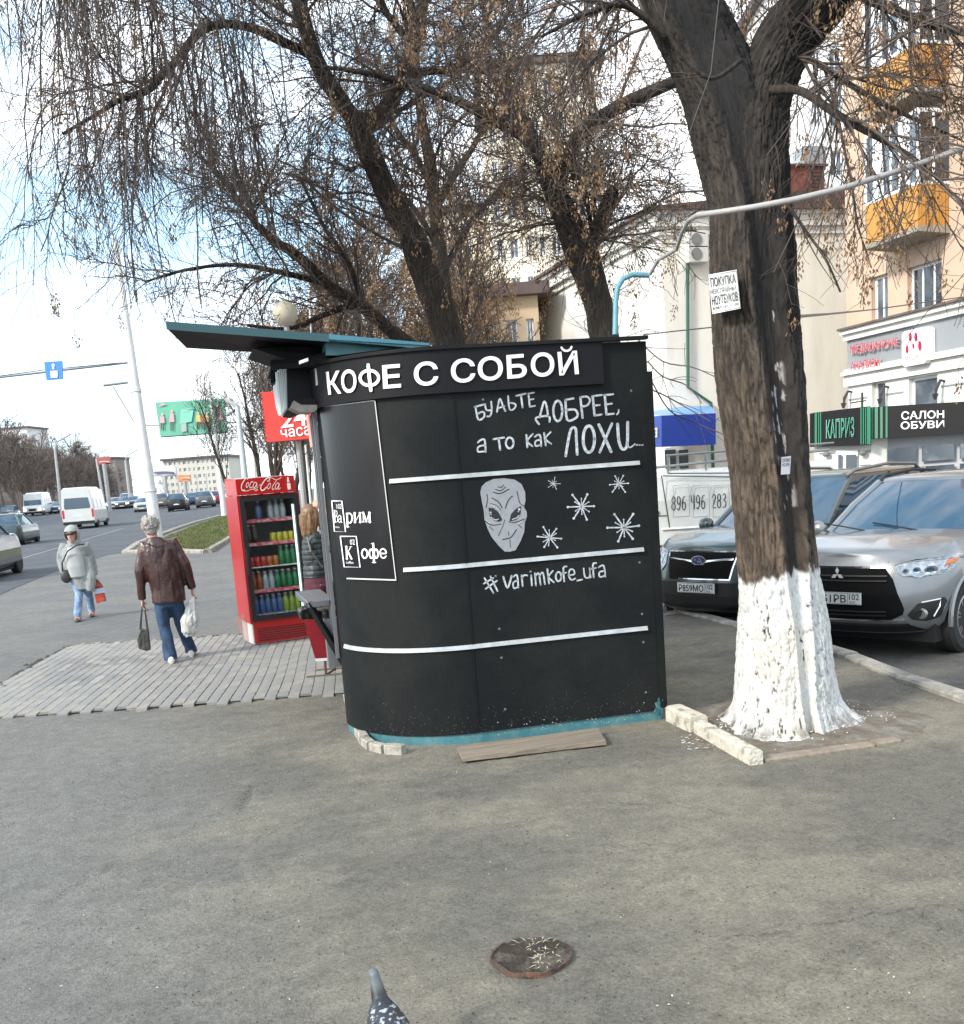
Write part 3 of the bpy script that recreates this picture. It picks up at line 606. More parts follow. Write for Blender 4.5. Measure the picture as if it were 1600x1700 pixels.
# canopy over the serving side
def slab(top, d, mi=0, mbx=None): mbx.prism(top, d, mi)
cy0, cy1 = 6.95, 8.3
A = PY(275, 535, cy0); Bq = PY(545, 556, cy0); C = PY(712, 571, cy0)
far = lambda p, y, dx=0: (p[0]+dx, y, p[2])
outl = [tuple(A), tuple(Bq), tuple(C)]
can = MB()
def canopy_piece(P, m):
    n = len(P); top = [p for p in P]; bot = [(p[0], p[1], p[2]-.035) for p in P]; can.add(top+bot, [tuple(range(n)), tuple(range(n, 2*n))[::-1]]+[(i, n+i, n+(i+1) % n, (i+1) % n) for i in range(n)], m)
zA, zB, zC = A[2], Bq[2], C[2]
canopy_piece([tuple(A), (A[0]+.12, 7.75, zA-.02), (A[0]+.75, 8.0, zA-.05), (Bq[0]-.25, 9.0, zB-.02), (Bq[0], 9.2, zB), tuple(Bq)], 0)
canopy_piece([tuple(Bq), (Bq[0], 9.2, zB), (C[0], 9.2, zC), tuple(C)], 1)
can.build('canopy', [m_fascia, m_teal], kiosk)
mb = MB(); mb.prism([tuple(A-np.array([0, .012, -.004])), tuple(Bq-np.array([0, .012, -.004])), tuple(Bq-np.array([0, .012, .045])), tuple(A-np.array([0, .012, .045]))], (0, .01, 0)); mb.build('canopy_edge', mat('dark_teal', (.02, .07, .08), .4), kiosk)
mb = MB(); mb.prism([tuple(Bq-np.array([0, .012, -.004])), tuple(C-np.array([0, .012, -.004])), tuple(C-np.array([0, .012, .012])), tuple(Bq-np.array([0, .012, .03]))], (0, .01, 0)); mb.build('canopy_edge', mat('light_teal', (.05, .19, .25), .45), kiosk)
# gusset filling under the canopy towards the kiosk
mb = MB(); mb.prism([tuple(PY(420, 578, 7.3)), tuple(PY(485, 600, 7.3)), tuple(PY(560, 592, 7.3)), tuple(PY(700, 572, 7.1)), tuple(PY(560, 560, 7.3))], (0, .6, 0)); mb.build('canopy_gusset', m_fascia, kiosk)
mb = MB(); mb.prism([tuple(PY(541, 560, 7.05)), tuple(PY(700, 572, 7.05)), tuple(PY(560, 590, 7.05)), tuple(PY(541, 590, 7.05))], (0, .2, 0)); mb.build('canopy_cheek', m_teal, kiosk)
mb = MB(); mb.tube([PY(452, 606, 7.3), PY(500, 603, 7.2), PY(545, 592, 7.1)], .035, 6); mb.build('soffit_beam', m_fascia, kiosk)
mb = MB(); mb.prism([tuple(PY(497, 599, 7.0)), tuple(PY(511, 594, 7.0)), tuple(PY(512, 599, 7.0)), tuple(PY(498, 604, 7.0))], (0, .05, 0)); mb.build('white_tape', m_white, kiosk)
# shutter box with rolled white blind and a small flood lamp
mb = MB(); T = [PY(476, 604, 7.4), PY(526, 600, 7.4), PY(528, 664, 7.4), PY(492, 678, 7.4), PY(478, 676, 7.4)]; mb.prism([tuple(p) for p in T], (.05, 1.0, 0)); mb.build('shutter_box', m_fascia, kiosk)
mb = MB(); T = [PY(450, 600, 7.6), PY(470, 598, 7.6), PY(470, 612, 7.6), PY(452, 636, 7.6), PY(449, 635, 7.6)]; mb.prism([tuple(p) for p in T], (.05, .5, 0)); mb.build('shutter_bracket', m_fascia, kiosk)
mb = MB()
for k in range(5):
    a = PY(461+3.4*k, 618-3*k+(k > 2)*2, 7.5); b = PY(467+2.0*k, 690-3*k, 7.5); mb.tube([a, b], .018, 8)
a, b = PY(458, 632, 7.55), PY(464, 672, 7.55); mb.prism([tuple(a), tuple(PY(462, 628, 7.55)), tuple(PY(468, 684, 7.55)), tuple(b)], (0, .3, 0)); mb.build('rolled_blind', mat('blind_plastic', (.55, .62, .62), .5), kiosk)
mb = MB(); mb.prism([tuple(PY(490, 664, 7.3)), tuple(PY(527, 660, 7.3)), tuple(PY(526, 674, 7.3)), tuple(PY(500, 672, 7.3))], (0, .25, 0), 0)
mb.prism([tuple(PY(488, 665, 7.28)), tuple(PY(500, 672, 7.28)), tuple(PY(527, 672, 7.28)), tuple(PY(526, 680, 7.28)), tuple(PY(517, 685, 7.28)), tuple(PY(497, 684, 7.28)), tuple(PY(483, 677, 7.28))], (0, .2, 0), 1)
mb.build('flood_lamp', [m_fascia, mat('dusty_glass', (.2, .185, .16), .35, var=.3, vs=25)], kiosk)
mb = MB(); mb.prism([tuple(PY(523, 612, 7.22)), tuple(PY(526, 611, 7.22)), tuple(PY(530, 638, 7.22)), tuple(PY(525, 640, 7.22))], (0, .03, 0)); mb.build('switch_box', mat('ivory_plastic', (.6, .58, .55), .5), kiosk)
# window framing of the serving side
mb = MB()
for xx, yy in ((.945, 7.42), (.955, 7.60), (.968, 7.78)):
    mb.box(xx-.028, xx-.004, yy, yy+.03, .55, 2.32)
mb.build('window_frame', m_steel, kiosk)
mb = MB(); xq = PY(508, 990, 7.65)[0]; mb.box(xq, .97, 7.6, 8.5, .92, .965, b=.004); mb.build('counter', mat('counter_grey', (.11, .12, .13), .4), kiosk)
mb = MB(); mb.tube([PY(512, 1000, 7.62), PY(535, 1040, 7.6), PY(578, 1110, 7.55), PY(594, 1185, 7.45)], [.025, .028, .034, .02], 4); mb.build('brace', m_black, kiosk)
mb = MB(); mb.box(.88, .97, 7.62, 7.7, .45, .82); mb.build('side_panel', m_steel, kiosk)
for x0, y0, x1, y1 in ((532, 700, 540, 740), (546, 790, 556, 812), (560, 880, 566, 905)): pass
mb = MB(); mb.box(3.1, 3.24, 7.3, 7.9, 2.38, 2.43); mb.tube([(3.08, 7.6, 2.02), (3.4, 7.3, 2.04)], .02, 5); mb.build('side_bracket', m_fascia, kiosk)
# ================================================================ buildings on the right
def wallx(mb, X, y0, y1, z0, z1, holes, depth=.18, m=0, mr=None, mapf=None):
    ysx = sorted({y0, y1}|{h[0] for h in holes}|{h[1] for h in holes}); zs = sorted({z0, z1}|{h[2] for h in holes}|{h[3] for h in holes})
    f = mapf or (lambda a, d, z: (X+d, a, z))
    for a, b in zip(ysx[:-1], ysx[1:]):
        for c, d in zip(zs[:-1], zs[1:]):
            if any(h[0] <= (a+b)/2 <= h[1] and h[2] <= (c+d)/2 <= h[3] for h in holes): continue
            mb.quad(f(a, 0, c), f(b, 0, c), f(b, 0, d), f(a, 0, d), m)
    for a, b, c, d in holes:
        for p, q in (((a, c), (b, c)), ((b, c), (b, d)), ((b, d), (a, d)), ((a, d), (a, c))): mb.quad(f(p[0], 0, p[1]), f(q[0], 0, q[1]), f(q[0], depth, q[1]), f(p[0], depth, p[1]), m if mr is None else mr)
m_peach = mat('peach_render', (.54, .40, .30), .9, var=.08, vs=1.2, bump=.15, bs=50)
m_cream = mat('cream_render', (.80, .77, .69), .9, var=.07, vs=1.6, bump=.1, bs=30, col2=(.70, .67, .58), mixs=.5, mr=(.48, .68), stretch=(1, 1, .3))
m_whitew = mat('white_render', (.70, .70, .66), .85, var=.06, vs=.8)
m_grey = mat('grey_cladding', (.27, .29, .31), .6, var=.06, vs=.8)
m_pvc = mat('white_pvc', (.78, .8, .82), .35)
m_glass = mat('window_glass', (.03, .045, .06), .04, spec=.9, var=.3, vs=.8)
m_glassb = mat('curtained_glass', (.14, .17, .2), .12, spec=.8, col2=(.05, .07, .09), mixs=1.2)
m_orange = mat('orange_siding', (.50, .24, .05), .55, var=.1, vs=3)
m_stone = mat('balcony_concrete', (.3, .26, .21), .9, var=.25, vs=3, bump=.3)
XF = 17.7; YC = 24.9
bl = empty('apartment_building', (20, 18, -.7), 0, 'peach apartment block with orange balconies above grey shop storeys', 'building')
def FX(px, py, o=0.): return PX(px, py, XF-o)
def rectx(px0, py0, px1, py1, X=None):
    X = XF if X is None else X; a, b = PX(px0, py0, X), PX(px1, py1, X); cy = sorted((a[1], b[1])); cz = sorted((a[2], b[2])); return (cy[0], cy[1], cz[0], cz[1])
zc1 = FX(1408, 547)[2]; zc2 = FX(1408, 566)[2]; zc3 = FX(1408, 624)[2]; zc4 = FX(1408, 642)[2]
wins = []
def addw(px0, pt, px1, pb, nv, big=0):
    a = PX(px0, pt, XF); b = PX(px1, pb, XF); zt = PX((px0+px1)/2, pt, XF)[2]; zb = PX((px0+px1)/2, pb, XF)[2]; wins.append((min(a[1], b[1]), max(a[1], b[1]), min(zt, zb), max(zt, zb), nv))
addw(1446, 457, 1474, 532, 2); addw(1506, 437, 1563, 520, 3)
up = PX(1500, 300, XF)[2]-PX(1500, 480, XF)[2]
for k in (1, 2): wins.append((wins[0][0], wins[0][1], wins[0][2]+3.0*k, wins[0][3]+3.0*k, 2))
low = []
for px0, pt, px1, pb in ((1447, 632, 1470, 700), (1508, 625, 1556, 700)):
    a = PX(px0, pt, XF); b = PX(px1, pb, XF); zt = PX((px0+px1)/2, pt, XF)[2]; low.append((min(a[1], b[1]), max(a[1], b[1]), 2.2, zt, 1))
mb = MB(); wallx(mb, XF, 8, YC, zc1, 32, [w[:4] for w in wins]); mb.quad((XF, YC, -.8), (34, YC, -.8), (34, YC, 32), (XF, YC, 32)); mb.quad((XF, 8, 32), (34, 8, 32), (34, YC, 32), (XF, YC, 32)); mb.quad((XF, 8, -.8), (34, 8, -.8), (34, 8, 32), (XF, 8, 32)); mb.build('wall', m_peach, bl)
mb = MB(); wallx(mb, XF, 8, YC, zc4, zc1, []); mb.build('sign_band', m_grey, bl)
mb = MB(); wallx(mb, XF, 8, YC, -.8, zc4, [w[:4] for w in low]); mb.build('lower_wall', m_whitew, bl)
for z0, z1, o in ((zc2, zc1-.14, .10), (zc1-.14, zc1-.03, .2), (zc3+.09, zc3+.16, .10), (zc3, zc3+.09, .2), (zc4, zc3, .1)): MB().box(XF-o, XF-.002, 8, YC+.05, z0, z1).build('cornice', m_whitew, bl)
MB().box(XF-.27, XF-.002, 8, YC+.08, zc1-.028, zc1+.03).build('cornice_flashing', mat('rusty_flashing', (.12, .095, .08), .8, var=.3, vs=6), bl)
for (a, b, c, d, nv) in wins+low:
    fr = MB(); X = XF+.13; t = .07
    for k in range(nv+1):
        y = a+(b-a)*k/nv; w_ = t if k in (0, nv) else t*.8; fr.box(X, X+.05, max(a, y-w_*.5 if 0 < k < nv else (y if k == 0 else y-w_)), min(b, y+w_*.5 if 0 < k < nv else (y+w_ if k == 0 else y)), c, d)
    fr.box(X+.003, X+.048, a, b, c, c+t); fr.box(X+.003, X+.048, a, b, d-t, d)
    if (a, b, c, d, nv) in low: fr.box(X+.003, X+.048, a, b, zc4-1.05, zc4-.97)
    wf = fr.build('window', m_pvc, bl)
    MB().box(X+.02, X+.03, a+.01, b-.01, c+.01, d-.01).build('pane', m_glassb if nv < 3 else m_glass, wf)
    if c > zc1: MB().box(XF-.06, XF+.12, a-.02, b+.02, c-.04, c-.001).build('window_sill', m_pvc, bl)
# stone-like bands of the lower wall
for px0, px1 in ((1409, 1440), (1471, 1500), (1562, 1640)):
    for py in (663, ):
        p, q = FX(px0, py-(px0-1408)*.13), FX(px1, py-(px1-1408)*.13); zz = FX(1408, 664)[2]
        MB().box(XF-.02, XF-.001, min(p[1], q[1]), max(p[1], q[1]), zz-.02, zz+.02).build('band_joint', m_grey, bl)
m_dkm = mat('dark_metal', (.04, .04, .045), .5)
for px, py in ((1414, 651), (1475, 643), (1568, 633)):
    p = FX(px, py); b = MB(); b.tube([(XF, p[1], p[2]), (XF-.12, p[1], p[2]+.03), (XF-.25, p[1]-.02, p[2]-.15), (XF-.28, p[1]-.02, p[2]-.33)], [.03, .035, .045, .02], 6); b.tube([(XF-.28, p[1]-.02, p[2]-.28), (XF-.29, p[1]-.02, p[2]-.42)], [.08, .03], 6)
    tag(b.build('wall_lamp', m_dkm), {1414: 'curved dark wall lamp above the green striped sign corner, leftmost', 1475: 'curved dark wall lamp between the two windows above the shoe shop sign', 1568: 'curved dark wall lamp right of the wider window above the shoe shop'}[px], 'wall lamp', 'curved lamps above the shop sign')
# balconies
XB = 16.84
def balcony(dz, px_far=1437, px_near=1523):
    yb, ya = PX(px_far, 343, XB)[1], PX(px_near, 306, XB)[1]; zt = PX(px_near, 306, XB)[2]+dz; zb = PX(px_near, 375, XB)[2]+dz
    ta, tb = (ya, yb)
    pan = MB().box(XB, XB+.03, ta, tb, zb, zt).build('balcony_panel', m_orange, bl)
    n = 9
    for k in range(n):
        x = XB+.035+(XF-XB-.04)*k/n; MB().box(x, x+.075, ta-.012*(k % 2), ta+.02, zb+.003, zt-.003).build('siding_board', m_orange, pan)
    MB().prism([(XB-.04, ta-.05, zb-.12), (XF, ta-.05, zb-.18), (XF, ta-.05, zb-.001), (XB-.04, ta-.05, zb-.001)], (0, tb-ta+.1, 0)).build('balcony_slab', m_stone, bl)
    fr = MB(); h = 1.55; y = ta
    fr.box(XB-.01, XB+.04, ta-.02, tb, zt, zt+.07)
    nn = 6
    for k in range(nn+1): yy = ta+(tb-ta)*k/nn; fr.box(XB, XB+.05, yy-.035, yy+.035, zt+.07, zt+h)
    fr.box(XB-.003, XB+.045, ta-.02, tb, zt+h, zt+h+.09); fr.box(XB+.05, XF, ta-.02, ta+.03, zt, zt+.07); fr.box(XB+.05, XF, ta-.02, ta+.03, zt+h, zt+h+.09); fr.box((XB+XF)/2-.03, (XB+XF)/2+.03, ta-.015, ta+.025, zt+.07, zt+h)
    g = fr.build('balcony_glazing', m_pvc, bl)
    for k in range(nn):
        a = ta+(tb-ta)*k/nn+.035; b = ta+(tb-ta)*(k+1)/nn-.035; MB().box(XB+.02, XB+.03, a, b, zt+.07, zt+h).build('pane', m_pvc if k in (1, 4) else m_glassb, g)
    MB().box(XB+.06, XF-.001, ta, ta+.012, zt+.07, zt+h).build('pane', m_glass, g)
for k in range(0, 4): balcony(3.0*k)
# ---- signs
def signboard(pts, depth, name, m, parent=None, lab=None, cat=None, group=None):
    b = MB(); b.prism([tuple(p) for p in pts], depth); o = b.build(name, m, parent)
    if lab: tag(o, lab, cat, group)
    return o
kapA = [PD(1352, 685, 25.6), PD(1445, 674, 24.4), PD(1445, 738, 24.4), PD(1352, 741.5, 25.6)]
m_green = mat('sign_green', (.01, .16, .08), .5)
m_greenl = mat('sign_green_light', (.12, .42, .3), .5)
dn = np.array([.35, .94, 0])
canb = empty('shop_canopy_sign', tuple(PD(1400, 745, 25)), 0, 'green striped black shop sign reading КАПРИЗ over the white shop door', 'shop sign')
s1 = signboard(kapA, tuple(dn*.5), 'sign_board', m_fascia, canb)
def quadmap(Q, o):   # bilinear picture of a board from photograph px of its corners
    Q = [np.array(q) for q in Q]; nrm = np.cross(Q[1]-Q[0], Q[-1]-Q[0]); nrm /= np.linalg.norm(nrm)
    if np.dot(nrm, CAM-Q[0]) < 0: nrm = -nrm
    def f(px, py): v = ray(px, py); t = np.dot(Q[0]+nrm*o-CAM, nrm)/np.dot(v, nrm); return tuple(CAM+v*t)
    return f
km = quadmap(kapA, .02)
def stripes(mb, X0, X1, tops, f, xs):
    for a, b in xs:
        ta, tb = tops(a), tops(b); mb.add([f(a, ta[0]), f(b, tb[0]), f(b, tb[1]), f(a, ta[1])], [(0, 1, 2, 3)])
tp = lambda x: (np.interp(x, [1352, 1445], [685.6, 674.8]), np.interp(x, [1352, 1445], [740.8, 737.4]))
for q_ in [(1352.2, 1356), (1358, 1359.5), (1361, 1363), (1428, 1430), (1432, 1434), (1436, 1437.5), (1439, 1444.8)]: mb = MB(); stripes(mb, 0, 0, tp, km, [q_]); mb.build('green_stripe', m_green, canb)
mb = MB(); km2 = quadmap(kapA, .03); text_in(mb, 'КАПРИЗ', (1371, 697), (1418, 692), (1418, 725.5), (1371, 728.5), km2, .015); mb.build('sign_lettering', m_greenl, canb)
mb = MB(); km3 = quadmap(kapA, .04); text_in(mb, 'КАПРИЗ', (1372, 698), (1417.5, 693.3), (1417.5, 724.5), (1372, 727.5), km3, -.02); mb.build('sign_lettering', mat('sign_green_core', (.01, .1, .06), .5), canb)
mb = MB(); mb.tube([PD(1431, 676, 24.7), PD(1431, 652, 24.7)], .03, 5); mb.tube([PD(1412, 669, 24.7), PD(1438, 665, 24.7)], .015, 4); mb.build('aerial', m_dkm, canb)
mb = MB(); mb.prism([tuple(PD(*p)) for p in ((1356, 742, 25.8), (1446, 736, 24.8), (1446, 820, 24.8), (1356, 820, 25.8))], tuple(dn*.3)); shopw = mb.build('entrance_wall', m_whitew, canb)
mb = MB(); mb.prism([tuple(PD(*p)) for p in ((1388, 748, 25.35), (1424, 747, 24.98), (1424, 820, 24.98), (1388, 820, 25.35))], (.02, .04, 0)); drr = mb.build('door', m_pvc, canb)
for a, b in ((1391, 1397), (1404, 1421)): MB().prism([tuple(PD(x, y, 24.9+(1424-x)*.0103)) for x, y in ((a, 755), (b, 754.5), (b, 800), (a, 800))], (.01, .01, 0)).build('door_pane', m_glass, drr)
for y in (752, 775):
    for a, b in ((1359, 1385), (1427, 1445)): MB().prism([tuple(PD(x, yy, 24.75+(1446-x)*.0111)) for x, yy in ((a, y-(a-1356)*.05), (b, y-(b-1356)*.05), (b, y+1.3-(b-1356)*.05), (a, y+1.3-(a-1356)*.05))], (.01, .02, 0)).build('band_joint', m_grey, canb)
for px, py in ((1371, 754), (1432, 752)):
    tag(MB().ball(tuple(PD(px, py, 24.8+(1432-px)*.0111)), .09, 8, sc=(1, 1, .8)).build('entrance_lamp', mat('lamp_grey', (.2, .2, .2), .4)), 'small round grey lamp %s of the white shop door' % ('left' if px < 1400 else 'right'), 'wall lamp', 'lamps beside the shop door')
salQ = [PD(1445, 676, 24.5), PD(1660, 663, 23.0), PD(1660, 715.5, 23.0), PD(1445, 729, 24.5)]
ss = empty('shoe_shop_sign', tuple(PD(1520, 730, 24.4)), 0, 'long black sign with white letters САЛОН ОБУВИ and green stripes', 'shop sign')
signboard(salQ, tuple(np.array([.1, .9, 0])*.3), 'sign_board', m_fascia, ss)
sm = quadmap(salQ, .02); tp2 = lambda x: (np.interp(x, [1445, 1660], [676.5, 663.5]), np.interp(x, [1445, 1660], [728.5, 715]))
for q_ in [(1445.2, 1449), (1452, 1457), (1461, 1465), (1470, 1473)]: mb = MB(); stripes(mb, 0, 0, tp2, sm, [q_]); mb.build('green_stripe', m_green, ss)
mb = MB(); text_in(mb, 'САЛОН', (1496, 683), (1567, 681), (1567, 694), (1496, 697), sm, .015); mb.build('sign_lettering', m_white, ss); mb = MB(); text_in(mb, 'ОБУВИ', (1495, 700), (1567, 697.5), (1567, 710), (1495, 713), sm, .015); mb.build('sign_lettering', m_white, ss)
# glazed shop front under it
sf = bl
MB().prism([tuple(PD(*p)) for p in ((1447, 727, 24.9), (1690, 710, 23.3), (1690, 820, 23.3), (1447, 840, 24.9))], (.05, .3, 0)).build('shop_front', mat('grey_aluminium', (.36, .38, .41), .5), bl); sf = WM and [o for o in bl.children if o.name.startswith('shop_front')][0]
for a, b in ((1473, 1521), (1531, 1584), (1594, 1650)):
    for t, bt in ((745, 771), (779, 812)):
        sl = lambda x: -(x-1470)*.075
        MB().prism([tuple(PD(x, y, 24.8-(x-1446)*.0068)) for x, y in ((a, t+sl(a)), (b, t+sl(b)), (b, bt+sl(b)), (a, bt+sl(a)))], (.01, .03, 0)).build('pane', m_glassb if t < 760 else m_glass, sf)
MB().prism([tuple(PD(*p)) for p in ((1446, 729, 24.75), (1473, 727, 24.7), (1473, 840, 24.7), (1446, 840, 24.75))], (.02, .1, 0)).build('pilaster', m_whitew, bl)
led = mat('red_led', (1, .02, .02), .5, emit=1.6)
oq = quadmap([PD(1530, 772, 24.5), PD(1586, 768, 24.35), PD(1586, 800, 24.35), PD(1530, 804, 24.5)], .0)
b = MB(); b.add([oq(1531, 773), oq(1584, 769.5), oq(1584, 806), oq(1531, 810)], [(0, 1, 2, 3)], 1); nn_ = len(b.f)
oq2 = quadmap([PD(1530, 772, 24.5), PD(1586, 768, 24.35), PD(1586, 800, 24.35), PD(1530, 804, 24.5)], .02)
text_in(b, 'ОКТ', (1535, 775.5), (1582, 771.5), (1582, 797), (1535, 800), oq2, .015, m=0)
tag(b.build('led_sign', [led, m_black2]), 'glowing red led letters in the grey framed shop window', 'led sign')
# medical signs
bq = quadmap([FX(1409, 560, .02), FX(1600, 530, .02), FX(1600, 600, .02), FX(1409, 620, .02)], .12); cc = lambda p: (1320+p[0]*.2471, 400+p[1]*.2471)
mr_ = mat('red_letters', (.55, .04, .07), .4); msh = mat('letter_tray', (.42, .44, .44), .5)
me1 = empty('medical_sign', tuple(FX(1440, 610)), 0, 'raised red letters МЕДИЦИНСКИЕ АНАЛИЗЫ on the grey band', 'sign')
for off, mm, sx, nm in ((.06, msh, 5, 'letter_backing'), (.12, mr_, 0, 'sign_lettering')):
    b = MB(); f = quadmap([FX(1409, 560), FX(1600, 530), FX(1600, 600), FX(1409, 620)], off)
    text_in(b, 'МЕДИЦИНСКИЕ', cc((370+sx, 698+sx)), cc((690+sx, 648+sx)), cc((690+sx, 715+sx)), cc((370+sx, 772+sx)), f, .012); b.build(nm, mm, me1); b = MB(); text_in(b, 'АНАЛИЗЫ', cc((370+sx, 812+sx)), cc((566+sx, 782+sx)), cc((566+sx, 850+sx)), cc((370+sx, 872+sx)), f, .012)
    b.build(nm, mm, me1)
lgQ = [cc(p) for p in ((718, 612), (880, 580), (905, 600), (905, 815), (880, 838), (718, 848))]
lb = MB(); f = quadmap([FX(1409, 560), FX(1600, 530), FX(1600, 600), FX(1409, 620)], .28); P = [f(*cc(p)) for p in ((716, 630), (735, 606), (862, 578), (878, 590), (880, 800), (866, 822), (736, 846), (716, 832))]
lb.prism(P, (.26, 0, 0)); me2 = empty('clinic_sign_box', tuple(f(1518, 612)), 0, 'white rounded light box with dark red dots and lettering МЕДИС', 'sign'); lb.build('sign_box', mat('lightbox_white', (.8, .8, .8), .4), me2)
b = MB(); f2 = quadmap([FX(1409, 560), FX(1600, 530), FX(1600, 600), FX(1409, 620)], .29)
for x, y, rx, ry in ((750, 728, 10, 28), (772, 645, 10, 30), (792, 707, 7, 18), (809, 645, 11, 32), (836, 705, 12, 34)): b.add([f2(*cc(q)) for q in ell(x, y, rx, ry, 12)[:-1]], [tuple(range(12))])
for a, c in (((752, 700), (770, 650)), ((770, 650), (792, 705)), ((809, 640), (836, 700))): ribbon(b, [cc(a), cc(c)], .8, f2, smooth=False)
b.build('logo', mat('dark_red_print', (.4, .02, .08), .4), me2)
b = MB(); text_in(b, 'МЕДИС', cc((735, 770)), cc((848, 758)), cc((848, 800)), cc((735, 815)), f2, 0); b.build('sign_lettering', mat('grey_print', (.35, .35, .35), .5), me2)
for (a, tx, col, lab) in (([(365, 195), (450, 182), (450, 360), (365, 372)], 0, None, 'white and blue striped street name plate on the building corner, above the number plate'), ([(362, 398), (440, 386), (440, 560), (362, 572)], 1, None, 'blue house number plate on the building corner')):
    f = lambda px, py: tuple(PD(px, py, 28.5)); b = MB(); b.prism([f(*cc(p)) for p in a], (.3, .05, 0), 0 if tx == 0 else 1)
    fm = quadmap([f(*cc(p)) for p in a], .02)
    if tx == 0:
        for y in (215, 240, 268, 290): b.add([fm(*cc(p)) for p in ((370, y), (442, y-9), (442, y+2), (370, y+12))], [(0, 1, 2, 3)], 1)
    else: text_in(b, '140', cc((380, 450)), cc((430, 442)), cc((430, 520)), cc((380, 526)), fm, .02, m=0); text_in(b, 'проспект', cc((376, 412)), cc((432, 404)), cc((432, 424)), cc((376, 432)), fm, 0, m=0)
    tag(b.build('street_plate' if tx == 0 else 'number_plate', [m_pvc, mat('plate_blue', (.05, .2, .55), .4)]), lab, 'plate')
# ---- cream building behind
cb = empty('cream_building', (22, 38, -.7), 0, 'cream rendered building with dark roof and green drainpipe behind the parked cars', 'building')
YE = 33.; XE = 16.3; zt = PY(1130, 352, YE)[2]; ztR = PY(1410, 330, YE)[2]
mb = MB(); mb.box(XE, 34, YE, 60, -.8, zt); mb.build('wall', m_cream, cb)
MB().box(XE-.004, XE-.002, YE+.05, 60, 1, zt-.1).build('front_wall', m_whitew, cb)
for px in (): pass
for a, b, o in ((zt-.75, zt-.5, .12), (zt-.5, zt-.12, .3), (zt-.12, zt, .45)): MB().box(XE-o, 34, YE-o*.6, 60, a, b).build('cornice', m_whitew, cb)
m_roof = mat('brown_roof', (.09, .06, .055), .6, var=.2, vs=3)
mb = MB(); mb.box(XE-.6, 34, YE-.4, 60, zt+.002, zt+.12); mb.prism([(XE-.5, YE-.3, zt+.12), (25, YE-.3, zt+.9), (34, YE-.3, zt+.12)], (0, 27, 0)); mb.build('roof', m_roof, cb)
# attic wall with parapet at the road side
for px in (1000, 1035):
    p = PX(px, 520, XE); y = min(p[1], 58)
    MB().box(XE-.02, XE-.006, y-.5, y+.5, 4., 6.).build('window', m_glassb, cb)
p0 = PY(1337, 262, YE+3)
b = MB(); a, c = PY(1297, 313, YE+2), PY(1368, 277, YE+2)
b.box(a[0], c[0], YE+2, YE+4, a[2]-1.2, c[2]); ch = b.build('chimney', mat('red_brick_paint', (.22, .07, .05), .8, var=.3, vs=4, col2=(.12, .06, .05), mixs=3), cb)
for k in range(5): xx = c[0]-.5+.0; MB().box(c[0]-.55, c[0]-.15, YE+1.97, YE+1.99, a[2]+.05+k*.13, a[2]+.11+k*.13).build('vent_slat', m_roof, ch)
MB().box(a[0]-.1, c[0]+.1, YE+1.9, YE+4.1, c[2]+.002, c[2]+.08).build('chimney_cap', m_roof, ch)
q0 = PY(1343, 262, YE+3); b = MB(); b.box(q0[0]-.45, q0[0]+.45, YE+2.6, YE+3.4, c[2]+.08, q0[2]+.3); b.build('cowl', mat('galvanised', (.4, .42, .44), .35, metal=.6), ch)
m_pipe = mat('green_pipe', (.03, .11, .08), .5)
b = MB(); b.tube([PY(*p, YE-.12) for p in ((1128, 345), (1137, 362), (1141, 380), (1142, 643), (1180, 669), (1184, 790))], .06, 8); b.build('drainpipe', m_pipe, cb)
for k, py in enumerate((398, 422)):
    p = PY(1158, py, YE-.3); b = MB(); b.box(p[0]-.38, p[0]+.38, YE-.36, YE-.04, p[2]-.27, p[2]+.27, b=.02); o = empty('air_conditioner', (p[0], YE-.2, p[2]-.3), 0, 'white wall-mounted air conditioner unit beside the drainpipe, %s one' % ('upper', 'lower')[k], 'air conditioner', 'air conditioners on the cream wall'); b.build('casing', mat('ac_white', (.6, .6, .57), .5), o)
    b = MB(); b.lathe([(.2, -.385), (.2, -.38), (.17, -.365)], 16, (p[0]-.08, YE, p[2]), axis='y'); b.build('fan_grille', mat('ac_grille', (.2, .2, .2), .6), o)
# blue entrance canopy box
m_blue = mat('canopy_blue', (.015, .05, .33), .4); m_blue2 = mat('canopy_blue_light', (.06, .11, .42), .4)
aw = empty('blue_entrance_canopy', tuple(PY(1140, 742, YE-2.5)), 0, 'deep blue boxy entrance canopy on the cream building', 'canopy')
f = lambda px, py, d=0: tuple(PY(px, py, 30.5+d))
b = MB(); b.prism([f(1098, 690), f(1188, 686), f(1188, 738), f(1098, 742)], (0, .1, 0)); b.build('front_panel', m_blue, aw)
b = MB(); b.prism([f(1098, 690), f(1098, 742), tuple(PY(1060, 744, 31.5)), tuple(PY(1060, 693, 31.5))], (.05, .05, 0)); sp = b.build('side_panel', m_blue2, aw)
b = MB(); b.poly([f(1096, 690), f(1188, 686), tuple(PY(1180, 674, 32.9)), tuple(PY(1138, 674, 32.9)), tuple(PY(1060, 686, 32.9))]); b.build('sloping_roof', mat('sky_blue_sheet', (.12, .3, .6), .35), aw)
b = MB(); f9 = quadmap([f(1098, 690), f(1098, 742), PY(1060, 744, 31.5)], .04); b.add([f9(*p) for p in ((1070, 712), (1091, 710), (1091, 726), (1070, 727))], [(0, 1, 2, 3)], 0)
f10 = quadmap([f(1098, 690), f(1098, 742), PY(1060, 744, 31.5)], .07); text_in(b, 'БАНК', (1066, 715), (1089, 713.5), (1089, 722.5), (1066, 724), f10, .03, m=1); b.build('notice', [m_white, m_blue], aw)
